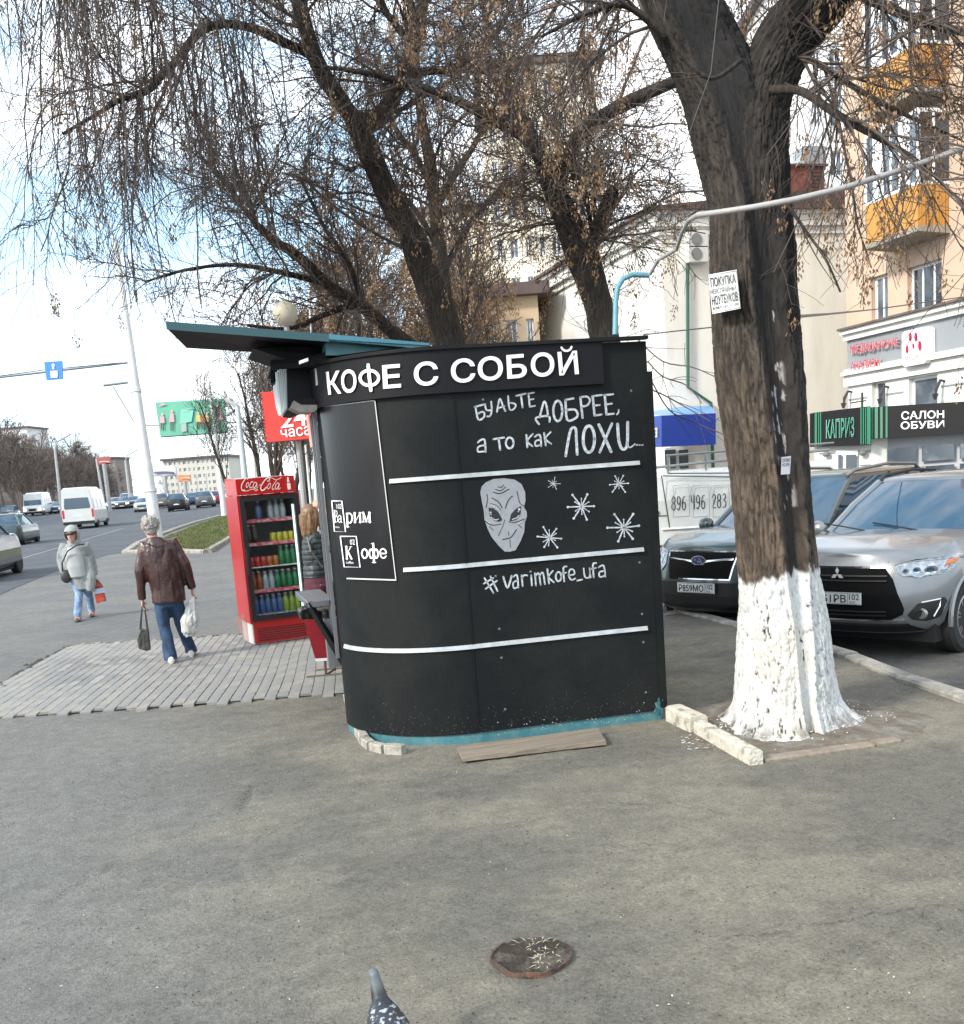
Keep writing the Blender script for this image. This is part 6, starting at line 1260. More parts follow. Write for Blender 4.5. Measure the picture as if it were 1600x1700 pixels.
b = MB(); b.tube([Q(268, 1003, -.15), Q(262, 950, -.155), Q(258, 900, -.12)], .003, 4); b.tube([Q(244, 903, -.12), Q(262, 908, -.14), Q(284, 901, -.12)], .004, 4); b.build('jacket_seam', mat('seam_thread', (.015, .006, .005), .5), jk)
b = MB(); torso(b, [Q(281, 1008), Q(279, 985), Q(277, 970)], (1, 0, 0), [(.12, .10), (.15, .11), (.14, .1)])
for h_, k_, a_ in ((hL, kL, aL), (hR, kR, aR)): b.tube([hp, h_+np.array([0, 0, -.04]), (h_+k_)/2, k_, (k_+a_)/2, a_, a_-np.array([0, 0, .045])], [.09, .1, .088, .075, .072, .075, .078], 14)
remesh(b, 'jeans', m_denim, man, .011, 3, wr=.014, wf=7, seed=8)
b = MB(); foot(b, (aL[0], aL[1], 0), (-.1, 1, 0), L=.3, z0=0); foot(b, (aR[0], aR[1], 0), (.05, 1, 0), L=.3, z0=0); b.v = [(x, y, z*1.15+.002) for x, y, z in b.v]; remesh(b, 'shoes', mat('white_trainers', (.6, .59, .57), .6), man, .009, 2)
b = MB(); b.ball(P_(0, -.028, .03), .103, 18, sc=(.92, 1.0, 1.0)); b.ball(P_(0, -.05, -.02), .082, 14, sc=(.95, .7, 1.0))
for k in range(60): a_ = random.Random(k).uniform(0, 6.28); z_ = random.Random(k+99).uniform(-.07, .12); rr = math.sqrt(max(0, 1-(z_-.03)**2/.0108)); b.ball(P_(.088*rr*math.cos(a_), -.03+.095*rr*math.sin(a_) if math.sin(a_) < .6 else .02, z_), .02, 6)
remesh(b, 'hair', m_hair, man, .006, 2, wr=.010, wf=55, seed=2)
# bags
bg = empty('handbag', tuple(Q(239, 1080)), 0, 'dark grey handbag with long straps held in the left hand of the leather-jacketed person', 'handbag')
b = MB(); q = [Q(*p) for p in ((226, 1062), (233, 1042), (247, 1044), (251, 1078), (244, 1082), (230, 1078))]; c_ = sum(q)/6
b.loft([[tuple(p*.9+c_*.1+np.array([0, -.06, 0])) for p in q], [tuple(p+np.array([0, -.03, 0])) for p in q], [tuple(p+np.array([0, .03, 0])) for p in q], [tuple(p*.9+c_*.1+np.array([0, .06, 0])) for p in q]])
remesh(b, 'bag_body', mat('grey_leather', (.045, .045, .038), .5, var=.3, vs=14), bg, .008, 3, wr=.012, wf=14)
b = MB()
for dy, x0, x1 in ((-.03, 232, 246), (.03, 234, 244)): b.tube([Q(x0, 1046, dy), Q((x0+236)/2, 1022, dy*.7), Q(236, 1005, dy*.3), Q(237.5, 1003, 0), Q(239, 1006, dy*.3), Q((x1+239)/2, 1022, dy*.7), Q(x1, 1046, dy)], .007, 5)
b.build('strap', mat('strap_dark', (.03, .03, .03), .5), bg)
pbm = bpy.data.materials.new('printed_plastic'); pbm.use_nodes = True; n_ = pbm.node_tree; bs_ = n_.nodes['Principled BSDF']; tc_ = n_.nodes.new('ShaderNodeTexCoord'); sx_ = n_.nodes.new('ShaderNodeSeparateXYZ'); n_.links.new(tc_.outputs['Object'], sx_.inputs[0])
rr_ = n_.nodes.new('ShaderNodeMapRange'); zb0, zb1 = Q(316, 1058)[2], Q(316, 988)[2]; rr_.inputs[1].default_value = zb0; rr_.inputs[2].default_value = zb1; n_.links.new(sx_.outputs[2], rr_.inputs[0])
cr_ = n_.nodes.new('ShaderNodeValToRGB'); cr_.color_ramp.interpolation = 'CONSTANT'; E_ = cr_.color_ramp.elements; E_[0].color = (.5, .5, .48, 1); E_[0].position = 0
for p_, c_ in ((.22, (.55, .5, .5)), (.47, (.16, .45, .06)), (.64, (.5, .42, .48))): e_ = E_.new(p_); e_.color = (*c_, 1)
E_[len(E_)-1].position = .66 if E_[len(E_)-1].position > .9 else E_[len(E_)-1].position; E_[len(E_)-1].color = (.5, .42, .48, 1)
n_.links.new(rr_.outputs[0], cr_.inputs[0]); vz = n_.nodes.new('ShaderNodeTexVoronoi'); vz.inputs['Scale'].default_value = 45; n_.links.new(tc_.outputs['Object'], vz.inputs[0]); mq = n_.nodes.new('ShaderNodeMixRGB'); mq.blend_type = 'OVERLAY'; mq.inputs[0].default_value = .12; n_.links.new(cr_.outputs[0], mq.inputs[1]); n_.links.new(vz.outputs['Color'], mq.inputs[2]); n_.links.new(mq.outputs[0], bs_.inputs['Base Color']); bs_.inputs['Roughness'].default_value = .35; MATS['printed_plastic'] = pbm
pb = empty('plastic_bag', tuple(Q(316, 1058)), 0, 'bulging white carrier bag with green print hanging from the right hand', 'carrier bag'); b = MB()
torso(b, [Q(*p) for p in ((316, 1058), (315, 1050), (315, 1030), (317, 1012), (319, 998), (320, 988))], (1, 0, 0), [(.05, .04), (.095, .07), (.11, .085), (.085, .07), (.05, .05), (.03, .03)]); remesh(b, 'bag_body', pbm, pb, .008, 3, wr=.022, wf=16, seed=3)
# ---- woman in grey hooded cardigan, walking towards us
Yw = 17.3; Q = lambda px, py, dy=0.: PY(px, py, Yw+dy)
wo = empty('person', (Q(139, 1025)[0], Yw, 0), 0, 'person in a pale grey hooded cardigan and light jeans crossing with a red bag', 'person')
hL, hR, kL, kR = Q(124, 957), Q(138, 957), Q(131, 985, -.05), Q(147, 985, .1); aL, aR = Q(129, 1018, -.25), Q(152, 1012, .25); aL[2] = .1; aR[2] = .1
sL, eL, wL = Q(104, 905), Q(100, 928, .05), Q(106, 952, -.02); sR, eR, wR = Q(143, 903), Q(153, 930, .08), Q(157, 955, .05); nk, hc = Q(121, 902), Q(119, 888, -.03); ch = Q(123, 922); hp = Q(131, 957)
b = MB(); P_ = head(b, hc, (-.25, -1, -.05), .98); b.tube([ch, nk, hc+np.array([0, .01, -.04])], [.1, .055, .05], 12); torso(b, [hp, (hp+ch)/2, ch, (ch+nk)/2], (1, 0, 0), [(.14, .1), (.13, .09), (.15, .1), (.1, .08)])
for s_, e_, w_ in ((sL, eL, wL), (sR, eR, wR)): b.tube([ch+np.array([0, 0, .06]), s_, e_, w_], [.06, .035, .034, .022], 10)
hand(b, wL, (.1, -.2, -1), (0, -1, 0), .92); hand(b, wR, (0, 0, -1), (0, -1, 0), .92)
for h_, k_, a_ in ((hL, kL, aL), (hR, kR, aR)): b.tube([hp, h_, k_, a_, a_-np.array([0, 0, .03])], [.1, .085, .05, .034, .034], 12)
foot(b, (aL[0], aL[1], 0), (-.1, -1, 0), z0=.012, L=.24); foot(b, (aR[0], aR[1], 0), (-.05, -1, 0), z0=.012, L=.24)
remesh(b, 'body', m_skin, wo, .010, 3)
m_cardi = mat('grey_knit', (.27, .29, .29), .95, var=.2, vs=25, bump=.4, bs=90)
b = MB(); torso(b, [Q(140, 978), Q(134, 960), Q(127, 940), Q(123, 920), Q(122, 908), Q(121, 901)], (1, .0, 0), [(.15, .13), (.17, .14), (.18, .145), (.2, .14), (.17, .11), (.07, .07)])
for s_, e_, w_ in ((sL, eL, wL), (sR, eR, wR)): b.tube([ch*.5+s_*.5+np.array([0, 0, .03]), s_-np.array([0, 0, .02]), (s_+e_)/2, e_, (e_+w_)/2, w_], [.075, .07, .068, .066, .062, .055], 12)
b.tube([Q(147, 925, -.05), Q(151, 960, -.08), Q(150, 982, -.08)], [.06, .09, .07], 10); remesh(b, 'cardigan', m_cardi, wo, .012, 3, wr=.010, wf=10, seed=6)
b = MB(); torso(b, [Q(131, 958, -.06), Q(126, 940, -.09), Q(122, 920, -.08), Q(121, 908, -.06)], (1, 0, 0), [(.13, .11), (.135, .1), (.13, .1), (.08, .08)]); remesh(b, 'top', mat('pale_top', (.4, .42, .42), .9, var=.15, vs=20, stretch=(1, 1, 8)), wo, .012, 2)
b = MB(); c0 = np.array(P_(0, -.02, .02)); b.ball(tuple(c0), .125, 16, sc=(.95, 1.0, 1.12)); b.tube([P_(0, -.06, -.05), P_(0, -.07, -.13)], [.1, .11], 12)
hd_ = MB(); fdir = np.array([-.25, -1, -.05]); fdir /= np.linalg.norm(fdir)
o = remesh(b, 'hood', mat('hood_grey', (.30, .33, .33), .95, var=.15, vs=30), wo, .010, 2)
bmm = bmesh.new(); bmm.from_mesh(o.data); cl = WM[o].inverted() @ Vector(P_(0, 0, -.02))
dele = [v for v in bmm.verts if (v.co-cl).dot(Vector(fdir)) > .045 and (v.co-cl).z < .075]; bmesh.ops.delete(bmm, geom=dele, context='VERTS'); bmm.to_mesh(o.data); bmm.free()
b = MB(); b.tube([P_(-.065, .06, .03), P_(-.035, .1, .028), P_(0, .108, .03), P_(.035, .1, .028), P_(.065, .06, .03)], [.018, .022, .016, .022, .018], 8); b.build('sunglasses', m_blk, wo, smooth=True)
b = MB(); b.tube([P_(-.02, .093, -.068), P_(.02, .093, -.068)], .005, 5); b.build('lips', mat('lip_red', (.4, .1, .09), .4), wo)
b = MB()
for h_, k_, a_ in ((hL, kL, aL), (hR, kR, aR)): b.tube([hp, h_+np.array([0, 0, -.04]), (h_+k_)/2, k_, (k_+a_)/2, a_, a_-np.array([0, 0, .03])], [.09, .1, .088, .072, .07, .07, .07], 12)
remesh(b, 'jeans', m_denim2, wo, .012, 3, wr=.014, wf=8, seed=5)
b = MB(); foot(b, (aL[0], aL[1], 0), (-.1, -1, 0), L=.28, z0=0); foot(b, (aR[0], aR[1], 0), (-.05, -1, 0), L=.28); b.v = [(x, y, z*1.1+.002) for x, y, z in b.v]; remesh(b, 'shoes', mat('dark_shoes', (.06, .05, .05), .5), wo, .010, 2)
b = MB(); b.tube([Q(140, 903, -.1), Q(128, 905, -.2), Q(112, 915, -.22), Q(103, 935, -.15), Q(104, 950, -.1)], .012, 5); b.build('shoulder_strap', m_blk, wo)
sh = empty('shoulder_bag', tuple(Q(110, 965)), 0, 'small dark bag at the hip of the hooded person', 'bag'); b = MB(); b.ball(tuple(Q(110, 957, -.1)), .09, 10, sc=(1, .5, 1.2)); remesh(b, 'bag_body', mat('strap_dark', (.03, .03, .03), .5), sh, .012, 2)
rb = empty('red_carrier_bag', tuple(Q(166, 1002)), 0, 'red carrier bag with a pale blue band carried by the hooded person', 'carrier bag')
b = MB(); q = [Q(*p) for p in ((152, 967), (160, 961), (163, 961), (171, 972), (177, 997), (160, 1003))]; b.prism([tuple(p+np.array([0, -.05, 0])) for p in q], (0, .1, 0)); remesh(b, 'bag_body', mat('orange_red_plastic', (.55, .06, .02), .4, col2=(.16, .05, .04), mixs=9, mr=(.5, .55)), rb, .01, 1, wr=.015, wf=12)
b = MB(); q = [Q(*p) for p in ((154.5, 978), (172.5, 975), (174.5, 983), (156.5, 986))]; b.prism([tuple(p+np.array([0, -.062, 0])) for p in q], (0, .01, 0)); b.build('printed_band', mat('pale_blue_print', (.4, .48, .6), .5), rb)
# ---- customer at the kiosk window
Yc = 10.9; Q = lambda px, py, dy=0.: PY(px, py, Yc+dy)
cu = empty('person', (Q(540, 1080)[0], Yc, 0), 0, 'fair-haired person in a teal-grey quilted jacket standing at the kiosk window', 'person')
hc, nk, ch, hp = Q(519, 856), Q(519, 880), Q(520, 902), Q(528, 965); sL, eL, wL = Q(514, 893, .1), Q(521, 925, .15), Q(543, 915, .2); sR, eR, wR = Q(523, 893, -.1), Q(532, 925, -.12), Q(546, 912, -.02)
b = MB(); P_ = head(b, hc, (1, .12, 0), .98); b.tube([ch, nk, hc+np.array([-.01, 0, -.04])], [.09, .05, .048], 12); torso(b, [hp, (hp+ch)/2, ch], (0, 1, 0), [(.15, .11), (.12, .09), (.16, .1)])
for s_, e_, w_ in ((sL, eL, wL), (sR, eR, wR)): b.tube([ch+np.array([0, 0, .04]), s_, e_, w_], [.07, .048, .036, .022], 10); hand(b, w_, (1, .1, .15), (0, 0, 1), .92)
for dy in (-.1, .1): kx = Q(535, 1020, dy); ax = Q(543, 1075, dy); ax[2] = .1; b.tube([hp, hp+np.array([0, dy, -.05]), kx, ax, ax-np.array([0, 0, .04])], [.12, .09, .05, .035, .035], 12); foot(b, (ax[0], ax[1], 0), (1, 0, 0), L=.24)
remesh(b, 'body', m_skin, cu, .009, 3)
b = MB(); zs = [Q(527, 958), Q(526, 952), Q(524, 935), Q(522, 915), Q(521, 898), Q(520, 888), Q(519, 882)]; torso(b, zs, (0, 1, 0), [(.165, .155), (.17, .15), (.16, .135), (.175, .14), (.185, .13), (.14, .1), (.07, .07)])
for s_, e_, w_ in ((sL, eL, wL), (sR, eR, wR)): b.tube([ch*.5+s_*.5, s_, (s_+e_)/2, e_, (e_+w_)/2, w_+np.array([-.03, 0, 0])], [.08, .078, .068, .062, .052, .042], 12)
o = remesh(b, 'quilted_jacket', mat('teal_grey_nylon', (.030, .040, .043), .5, var=.2, vs=12), cu, .010, 3, wr=.012, wf=9, seed=9)
me = o.data; n = len(me.vertices); co = np.empty(n*3, np.float32); no = np.empty(n*3, np.float32); me.vertices.foreach_get('co', co); me.vertices.foreach_get('normal', no); co = co.reshape(-1, 3); no = no.reshape(-1, 3); co -= no*(.012*np.clip(np.cos(co[:, 2]*2*math.pi/.055), 0, 1)**6)[:, None]; me.vertices.foreach_set('co', co.ravel()); me.update()
b = MB(); torso(b, [Q(534, 1010), Q(531, 985), Q(528, 965), Q(526, 950)], (0, 1, 0), [(.15, .13), (.18, .16), (.175, .15), (.14, .12)])
for dy in (-.1, .1): kx = Q(535, 1020, dy); ax = Q(543, 1070, dy); ax[2] = .12; b.tube([hp+np.array([0, dy, -.03]), kx, ax], [.11, .075, .055], 12)
remesh(b, 'trousers', mat('maroon_cloth', (.07, .012, .022), .8), cu, .012, 3)
b = MB(); b.ball(P_(0, -.03, .03), .1, 18, sc=(.95, 1.0, 1.0))
for sx in (-1, 1):
    for k in range(3): b.tube([P_(sx*.055, -.05+.03*k, .06), P_(sx*.075, -.045+.03*k, -.03), P_(sx*.07, -.055+.025*k, -.13), P_(sx*.06, -.07+.02*k, -.24)], [.04, .034, .03, .014], 8)
b.tube([P_(0, -.08, .02), P_(0, -.09, -.08), P_(0, -.09, -.2), P_(0, -.085, -.26)], [.07, .065, .05, .02], 10)
remesh(b, 'hair', mat('fair_hair', (.20, .115, .055), .45, var=.35, vs=30, stretch=(3, 3, .3), col2=(.14, .075, .04), mixs=7), cu, .007, 3, wr=.004, wf=30)
b = MB(); b.tube([Q(510, 892, -.16), Q(516, 915, -.2), Q(535, 942, -.2)], .008, 5); b.build('chain_strap', mat('dark_chain', (.15, .14, .13), .3, metal=.8), cu)
b = MB(); foot(b, (Q(543, 1075, -.1)[0], Yc-.1, 0), (1, 0, 0), L=.26); foot(b, (Q(543, 1075, .1)[0], Yc+.1, 0), (1, 0, 0), L=.26); b.build('shoes', m_blk, cu)
# paper cup in the raised hand of the seller (hand reaches out of the serving window)
tag(MB().lathe([(.028, 0), (.04, .095), (.043, .1), (.02, .105)], 14, tuple(Q(533, 849, -.25))).build('paper_cup', m_white, smooth=True), 'white paper cup held out at the kiosk window beside the fair-haired person', 'cup')
b = MB(); w_ = Q(537, 842, -.28); b.tube([Q(560, 855, -.3), Q(545, 852, -.28), w_], [.045, .035, .025], 10); hand(b, w_, (-.8, 0, .4), (0, 0, 1), .9); o = remesh(b, 'body', m_skin, None, .008, 3)
o.name = 'person'; tag(o, 'forearm and hand of the seller reaching out of the kiosk window', 'person')
# ================================================================ drinks fridge
g = G(471, 1067); frg = empty('drinks_fridge', tuple(g), R(9), 'red glass-door drinks fridge with white script lettering on its header', 'fridge'); T = WM[frg]
m_red = mat('fridge_red', (.42, .012, .012), .3, var=.1, vs=3, coat=.3); m_red2 = mat('faded_red', (.5, .09, .09), .45, var=.3, vs=6); m_wht = mat('fridge_white', (.5, .5, .48), .5)
hw = .365
b = MB(T); b.box(-hw, -hw+.04, 0, .68, .27, 1.76); b.box(hw-.04, hw, 0, .68, .27, 1.76); b.box(-hw+.04, hw-.04, .62, .68, .27, 1.76); b.box(-hw+.04, hw-.04, 0.002, .62, 1.72, 1.76); b.box(-hw+.04, hw-.04, .002, .62, .27, .31); b.build('cabinet', m_red, frg)
b = MB(T); b.box(-hw+.041, hw-.041, .61, .619, .31, 1.72); b.box(-hw+.041, -hw+.05, .05, .61, .31, 1.72); b.box(hw-.05, hw-.041, .05, .61, .31, 1.72); b.build('lining', mat('fridge_lining', (.22, .25, .24), .5), frg)
b = MB(T); b.box(-hw+.02, hw-.02, .02, .6, .02, .268); b.build('base', m_wht, frg)
b = MB(T); b.box(-hw+.03, hw-.02, -.0, .018, .03, .266); fb = b.build('base_panel', m_red, frg)
for k in range(6): MB(T).box(-hw+.07, hw-.08, -.006, -.001, .06+k*.027, .07+k*.027).build('vent_slot', m_blk, fb)
b = MB(T); b.loft([[(-hw-.0, -.05, 1.765), (hw-.05, -.05, 1.765), (hw-.05, .6, 1.765), (-hw, .6, 1.765)], [(-hw, -.05, 1.95), (hw-.05, -.05, 1.95), (hw-.05, .6, 1.97), (-hw, .6, 1.97)]]); hdr = b.build('header', m_red, frg)
MB(T).box(-hw-.004, -hw-.001, -.04, .58, 1.78, 1.94).build('header_side_panel', m_red2, frg)
b = MB(T)
for x0, x1, z0, z1 in ((-hw+.02, -hw+.075, .30, 1.74), (hw-.075, hw-.02, .30, 1.74), (-hw+.075, hw-.075, 1.69, 1.74), (-hw+.075, hw-.075, .30, .35)): b.box(x0, x1, -.035, -.002, z0, z1)
b.build('door_frame', mat('door_black', (.015, .015, .017), .4), frg)
b = MB(T); b.box(-hw+.075, hw-.075, -.022, -.016, .35, 1.69); b.build('glass_door', mat('clear_glass', (1, 1, 1), .0, trans=1., spec=.8, alpha=.35), frg)
b = MB(T); b.box(-hw+.025, -hw+.05, -.07, -.04, .85, 1.15); b.build('handle', m_blk, frg)
b = MB(T); b.box(hw-.095, hw-.08, .0, .02, .36, 1.62); b.build('light_tube', mat('cool_led', (.75, 1, .95), .4, emit=.9), frg)
sz = [.36, .64, .92, 1.19, 1.46]
for k, z in enumerate(sz):
    MB(T).box(-hw+.05, hw-.05, .06, .6, z-.008, z).build('shelf', mat('wire_shelf', (.5, .52, .5), .4), frg)
    if k != 2 and k > 0: MB(T).box(-hw+.08, hw-.1, .03, .04, z-.022, z+.018).build('shelf_strip', mat('strip_pink_red', (.4, .04, .07), .4, col2=(.45, .3, .3), mixs=25), frg)
    elif k == 2: MB(T).box(-hw+.08, hw-.1, .03, .04, z-.008, z+.006).build('shelf_strip', m_wht, frg)
HQ = [T @ Vector(p) for p in ((-hw, -.05, 1.95), (hw-.05, -.05, 1.95), (hw-.05, -.05, 1.765), (-hw, -.05, 1.765))]; f = quadmap([np.array(q) for q in HQ], .004)
cc_ = lambda P: [(380+x*.1125, 760+y*.1125) for x, y in P]; b = MB()
for P, w in (([(278, 318), (262, 300), (240, 312), (205, 365), (184, 420), (188, 462), (205, 482), (240, 482)], 24), ([(205, 484), (260, 492), (320, 470), (380, 458), (425, 466), (395, 484), (365, 466)], 9), (ell(272, 402, 17, 36, 14, .35), 13), ([(360, 365), (338, 352), (312, 390), (308, 438), (330, 440), (352, 418)], 14), ([(408, 372), (385, 362), (362, 395), (362, 436), (385, 436), (414, 372), (408, 428), (428, 436)], 13), ([(440, 408), (480, 394)], 8),
             ([(590, 340), (600, 300), (570, 296), (530, 330), (488, 390), (468, 440), (480, 478), (520, 470), (556, 430)], 24), ([(560, 330), (575, 350), (600, 335), (590, 290), (640, 300), (700, 325), (775, 290)], 10), (ell(592, 418, 19, 42, 14, .35), 14), ([(668, 318), (700, 330), (676, 370), (640, 430), (644, 470), (668, 455)], 14), ([(742, 385), (718, 372), (690, 405), (684, 452), (706, 460), (748, 382), (728, 450), (736, 466), (762, 440)], 14)):
    ribbon(b, cc_(P), w*.1125, f, w2=w*.1125*.55)
b.poly([f(*p) for p in cc_([(858, 285), (880, 285), (884, 320), (908, 385), (914, 465), (868, 470), (856, 395), (856, 330)])]); b.build('script_lettering', mat('cream_print', (.72, .66, .58), .5), hdr)
b = MB(); b.add([f(*p) for p in cc_([(855, 358), (902, 354), (904, 366), (856, 370)])], [(0, 1, 2, 3)]); b.v = [tuple(np.array(v)-fwd*.003) for v in b.v]; b.build('bottle_band', m_red, hdr)
# drinks
DR = {'green bottle': (.01, .14, .05), 'amber bottle': (.28, .07, .01), 'dark cola bottle': (.03, .008, .006), 'clear bottle': (.3, .36, .38), 'yellow can': (.42, .40, .03), 'red can': (.45, .02, .03), 'blue water bottle': (.04, .10, .25), 'orange can': (.4, .13, .02), 'lime bottle': (.2, .3, .04)}
proto = {}
ORD = ['leftmost', 'second from left', 'third from left', 'fourth from left', 'fifth from left', 'sixth from left', 'seventh from left', 'rightmost']
def drink(kind, x, z, y, j=0):
    can_ = 'can' in kind
    if kind not in proto:
        mb = MB(); m = mat(kind.replace(' ', '_'), DR[kind], .15, spec=.8)
        if can_: mb.lathe([(.026, 0), (.031, .008), (.031, .108), (.026, .118), (.0, .118)], 10)
        else: mb.lathe([(.028, 0), (.033, .01), (.031, .06), (.033, .12), (.03, .15), (.014, .195), (.013, .21)], 10)
        me = bpy.data.meshes.new('drink'); setmesh(me, mb.v, mb.f, smooth=True); me.materials.append(m)
        mc = MB(); 
        if can_: mc.lathe([(.025, .118), (.02, .121)], 10)
        else: mc.lathe([(.0145, .208), (.0145, .225), (.012, .226)], 8)
        m2_ = bpy.data.meshes.new('lid'); setmesh(m2_, mc.v, mc.f); m2_.materials.append(m_wht if not can_ else m_rim); proto[kind] = (me, m2_)
    o = bpy.data.objects.new(kind.replace(' ', '_'), proto[kind][0]); COL.objects.link(o); o.location = tuple(T @ Vector((x, y, z))); sh_ = ['bottom', 'second', 'third', 'fourth', 'top'][sz.index(z)]
    tag(o, '%s on the %s shelf inside the red fridge, %s place' % (kind, sh_, ORD[j]), 'can' if can_ else 'bottle', 'drinks in the fridge')
    c = bpy.data.objects.new('cap' if not can_ else 'lid', proto[kind][1]); COL.objects.link(c); c.parent = o
rows = {0: ['blue water bottle']*5+['lime bottle']*3, 1: ['amber bottle']*2+['clear bottle']*2+['green bottle']*4, 2: ['red can']*3+['orange can']*2+['green bottle']*3, 3: ['dark cola bottle']*2+[None, None]+['yellow can']*4, 4: [None]*2+['blue water bottle']+[None]+['clear bottle']*3+[None]}
for k, rw in rows.items():
    for j, kd in enumerate(rw):
        if kd: drink(kd, -hw+.11+j*.072, sz[k], .11, j)
tag(MB().prism([tuple(G(*p)) for p in ((388, 1027), (403, 1017), (416, 1024), (418, 1063), (411, 1067))], (0, 0, .001)).build('x', m_red2), 'x') if False else None
q = [PY(388, 1031, 12.5), PY(404, 1017, 12.5), PY(416, 1024, 12.5), PY(417, 1063, 12.5), PY(408, 1066, 12.5)]; b = MB(); b.prism([tuple(p) for p in q], (.004, .012, 0)); tag(b.build('plastic_sheet', mat('pink_film', (.5, .3, .28), .3, alpha=.4)), 'faded pink translucent plastic sheet leaning behind the left foot of the fridge', 'plastic sheet')
# litter bin, stand, black bag and papers by the counter
Yb = 9.3; Q = lambda px, py, dy=0.: PY(px, py, Yb+dy)
bn = empty('litter_bin', tuple(Q(545, 1098)), 0, 'tapering dark red litter bin with a white base under the kiosk counter', 'bin')
b = MB(); f4 = [Q(504, 1028), Q(565, 1026), Q(566, 1090), Q(523, 1093)]; b.prism([tuple(p) for p in f4], (.03, .25, 0)); b.build('body', mat('bin_red', (.25, .012, .02), .45, var=.15, vs=5), bn)
b = MB(); b.prism([tuple(Q(523, 1093.5)), tuple(Q(566, 1090.5)), tuple(Q(566, 1095)), tuple(Q(524, 1098))], (.03, .25, 0)); b.build('base', m_white, bn)
st = empty('metal_stand', tuple(Q(540, 1120)), 0, 'rusty thin metal stand in front of the red bin', 'stand'); mr2 = mat('rusty_iron', (.09, .06, .04), .8, var=.3, vs=20); b = MB(); g1 = lambda px, py, z=.015: G(px, py, z)
b.tube([g1(509, 1124), g1(570, 1119)], .012, 5); b.tube([g1(525, 1113), g1(572, 1109)], .012, 5); b.tube([g1(541, 1121), PY(536, 1040, g1(541, 1121)[1])], .014, 5); b.tube([g1(541, 1121), g1(556, 1110), PY(553, 1090, g1(556, 1110)[1])], .012, 5); b.build('frame', mr2, st)
b = MB(); b.prism([tuple(PY(*p, 8.3)) for p in ((495, 1015), (507, 1008), (520, 1012), (560, 1012), (562, 1026), (535, 1030), (500, 1031))], (.0, .25, 0)); tag(remesh(b, 'black_bag', mat('black_plastic_bag', (.012, .014, .012), .3), None, .012, 2, wr=.02, wf=14), 'crumpled black plastic bag lying under the kiosk counter', 'bag')
b = MB(); b.loft([[tuple(PY(*p, 8.1)) for p in ((529, 1011), (549, 1002), (560, 1006), (560, 1011))], [tuple(PY(*p, 8.3)) for p in ((531, 1011), (549, 1001), (560, 1005), (560, 1011))]]); tag(b.build('paper_heap', mat('cream_paper', (.55, .45, .36), .8)), 'small heap of cream paper on the shelf under the counter', 'paper')
# ================================================================ bits on the ground
m_wood = mat('weathered_plywood', (.235, .195, .15), .85, var=.2, vs=6, bump=.4, bs=30, stretch=(.4, 6, 6), col2=(.16, .135, .105), mixs=5)
pk = [np.array(G(*p, .03)) for p in ((759, 1242), (992, 1211), (1006, 1230), (768, 1258))]; b = MB(); b.loft([[(*(p[:2]), .004) for p in pk], [(p[0], p[1], .03+.012*(i in (0, 1))) for i, p in enumerate(pk)]]); tag(b.build('wooden_plank', m_wood), 'weathered wooden plank lying on the ground against the front of the kiosk', 'plank')
eb = empty('edging_bricks', tuple(G(600, 1215)), 0, 'short curved row of old pale edging bricks round the kiosk corner', 'edging'); line = [G(*p)[:2] for p in ((578, 1160), (583, 1180), (590, 1200), (598, 1220), (607, 1236), (622, 1245), (645, 1249), (672, 1250))]
kerb_run(line, 'brick', .07, .055, 0, mat('pale_old_brick', (.36, .34, .29), .9, var=.25, vs=15, bump=.6, bs=50, col2=(.24, .22, .19), mixs=9), .16, eb, 20, gap=.008, rough=.006)
ks = empty('tree_pit_edging', tuple(G(1200, 1235)), 0, 'chipped limewashed kerb stones lying in a row left of the big tree', 'kerb stones')
kerb_run([G(1118, 1192)[:2], G(1162, 1213)[:2]], 'kerb_stone', .13, .10, 0, m_white_kerb, 1.2, ks, 1, rough=.0); kerb_run([G(1160, 1214)[:2], G(1258, 1268)[:2]], 'kerb_stone', .085, .075, 0, m_white_kerb, 1.5, ks, 1, rough=.003)
fe = empty('sunken_edging', tuple(G(1370, 1240)), 0, 'brownish worn edging boards flush with the ground in front of the big tree', 'edging'); kerb_run([G(1262, 1262)[:2], G(1370, 1247)[:2], G(1492, 1228)[:2]], 'board', .09, .018, 0, mat('worn_edging', (.215, .18, .14), .9, var=.25, vs=12, bump=.5, bs=40), .75, fe, 4, rough=.005)
# soil round the tree
tc_x, tc_y = 3.72, 5.95
sp = [G(*p)[:2] for p in ((1130, 1200), (1262, 1260), (1372, 1246), (1545, 1222), (1560, 1200), (1470, 1165), (1380, 1150), (1180, 1160))]
cx_, cy_ = np.mean(sp, 0); V = []; nr, na = 14, 64; rg = np.random.default_rng(3)
Pp = np.array(sp); ang_ = np.arctan2(Pp[:, 1]-cy_, Pp[:, 0]-cx_); od = np.argsort(ang_); ar = np.r_[ang_[od]-2*np.pi, ang_[od], ang_[od]+2*np.pi]; rr_a = np.hypot(Pp[:, 0]-cx_, Pp[:, 1]-cy_)[od]; rr_a = np.r_[rr_a, rr_a, rr_a]
for i in range(nr+1):
    for j in range(na): a = -math.pi+2*math.pi*j/na; r = np.interp(a, ar, rr_a)*i/nr; x, y = cx_+r*math.cos(a), cy_+r*math.sin(a); V.append((x, y, -.014+.034*(1-(i/nr)**2.2)*(.5+fbm(np.array(x*7), np.array(y*7), o=3))+.012*(float(fbm(np.array(x*5), np.array(y*5), o=3, seed=4))-.5)))
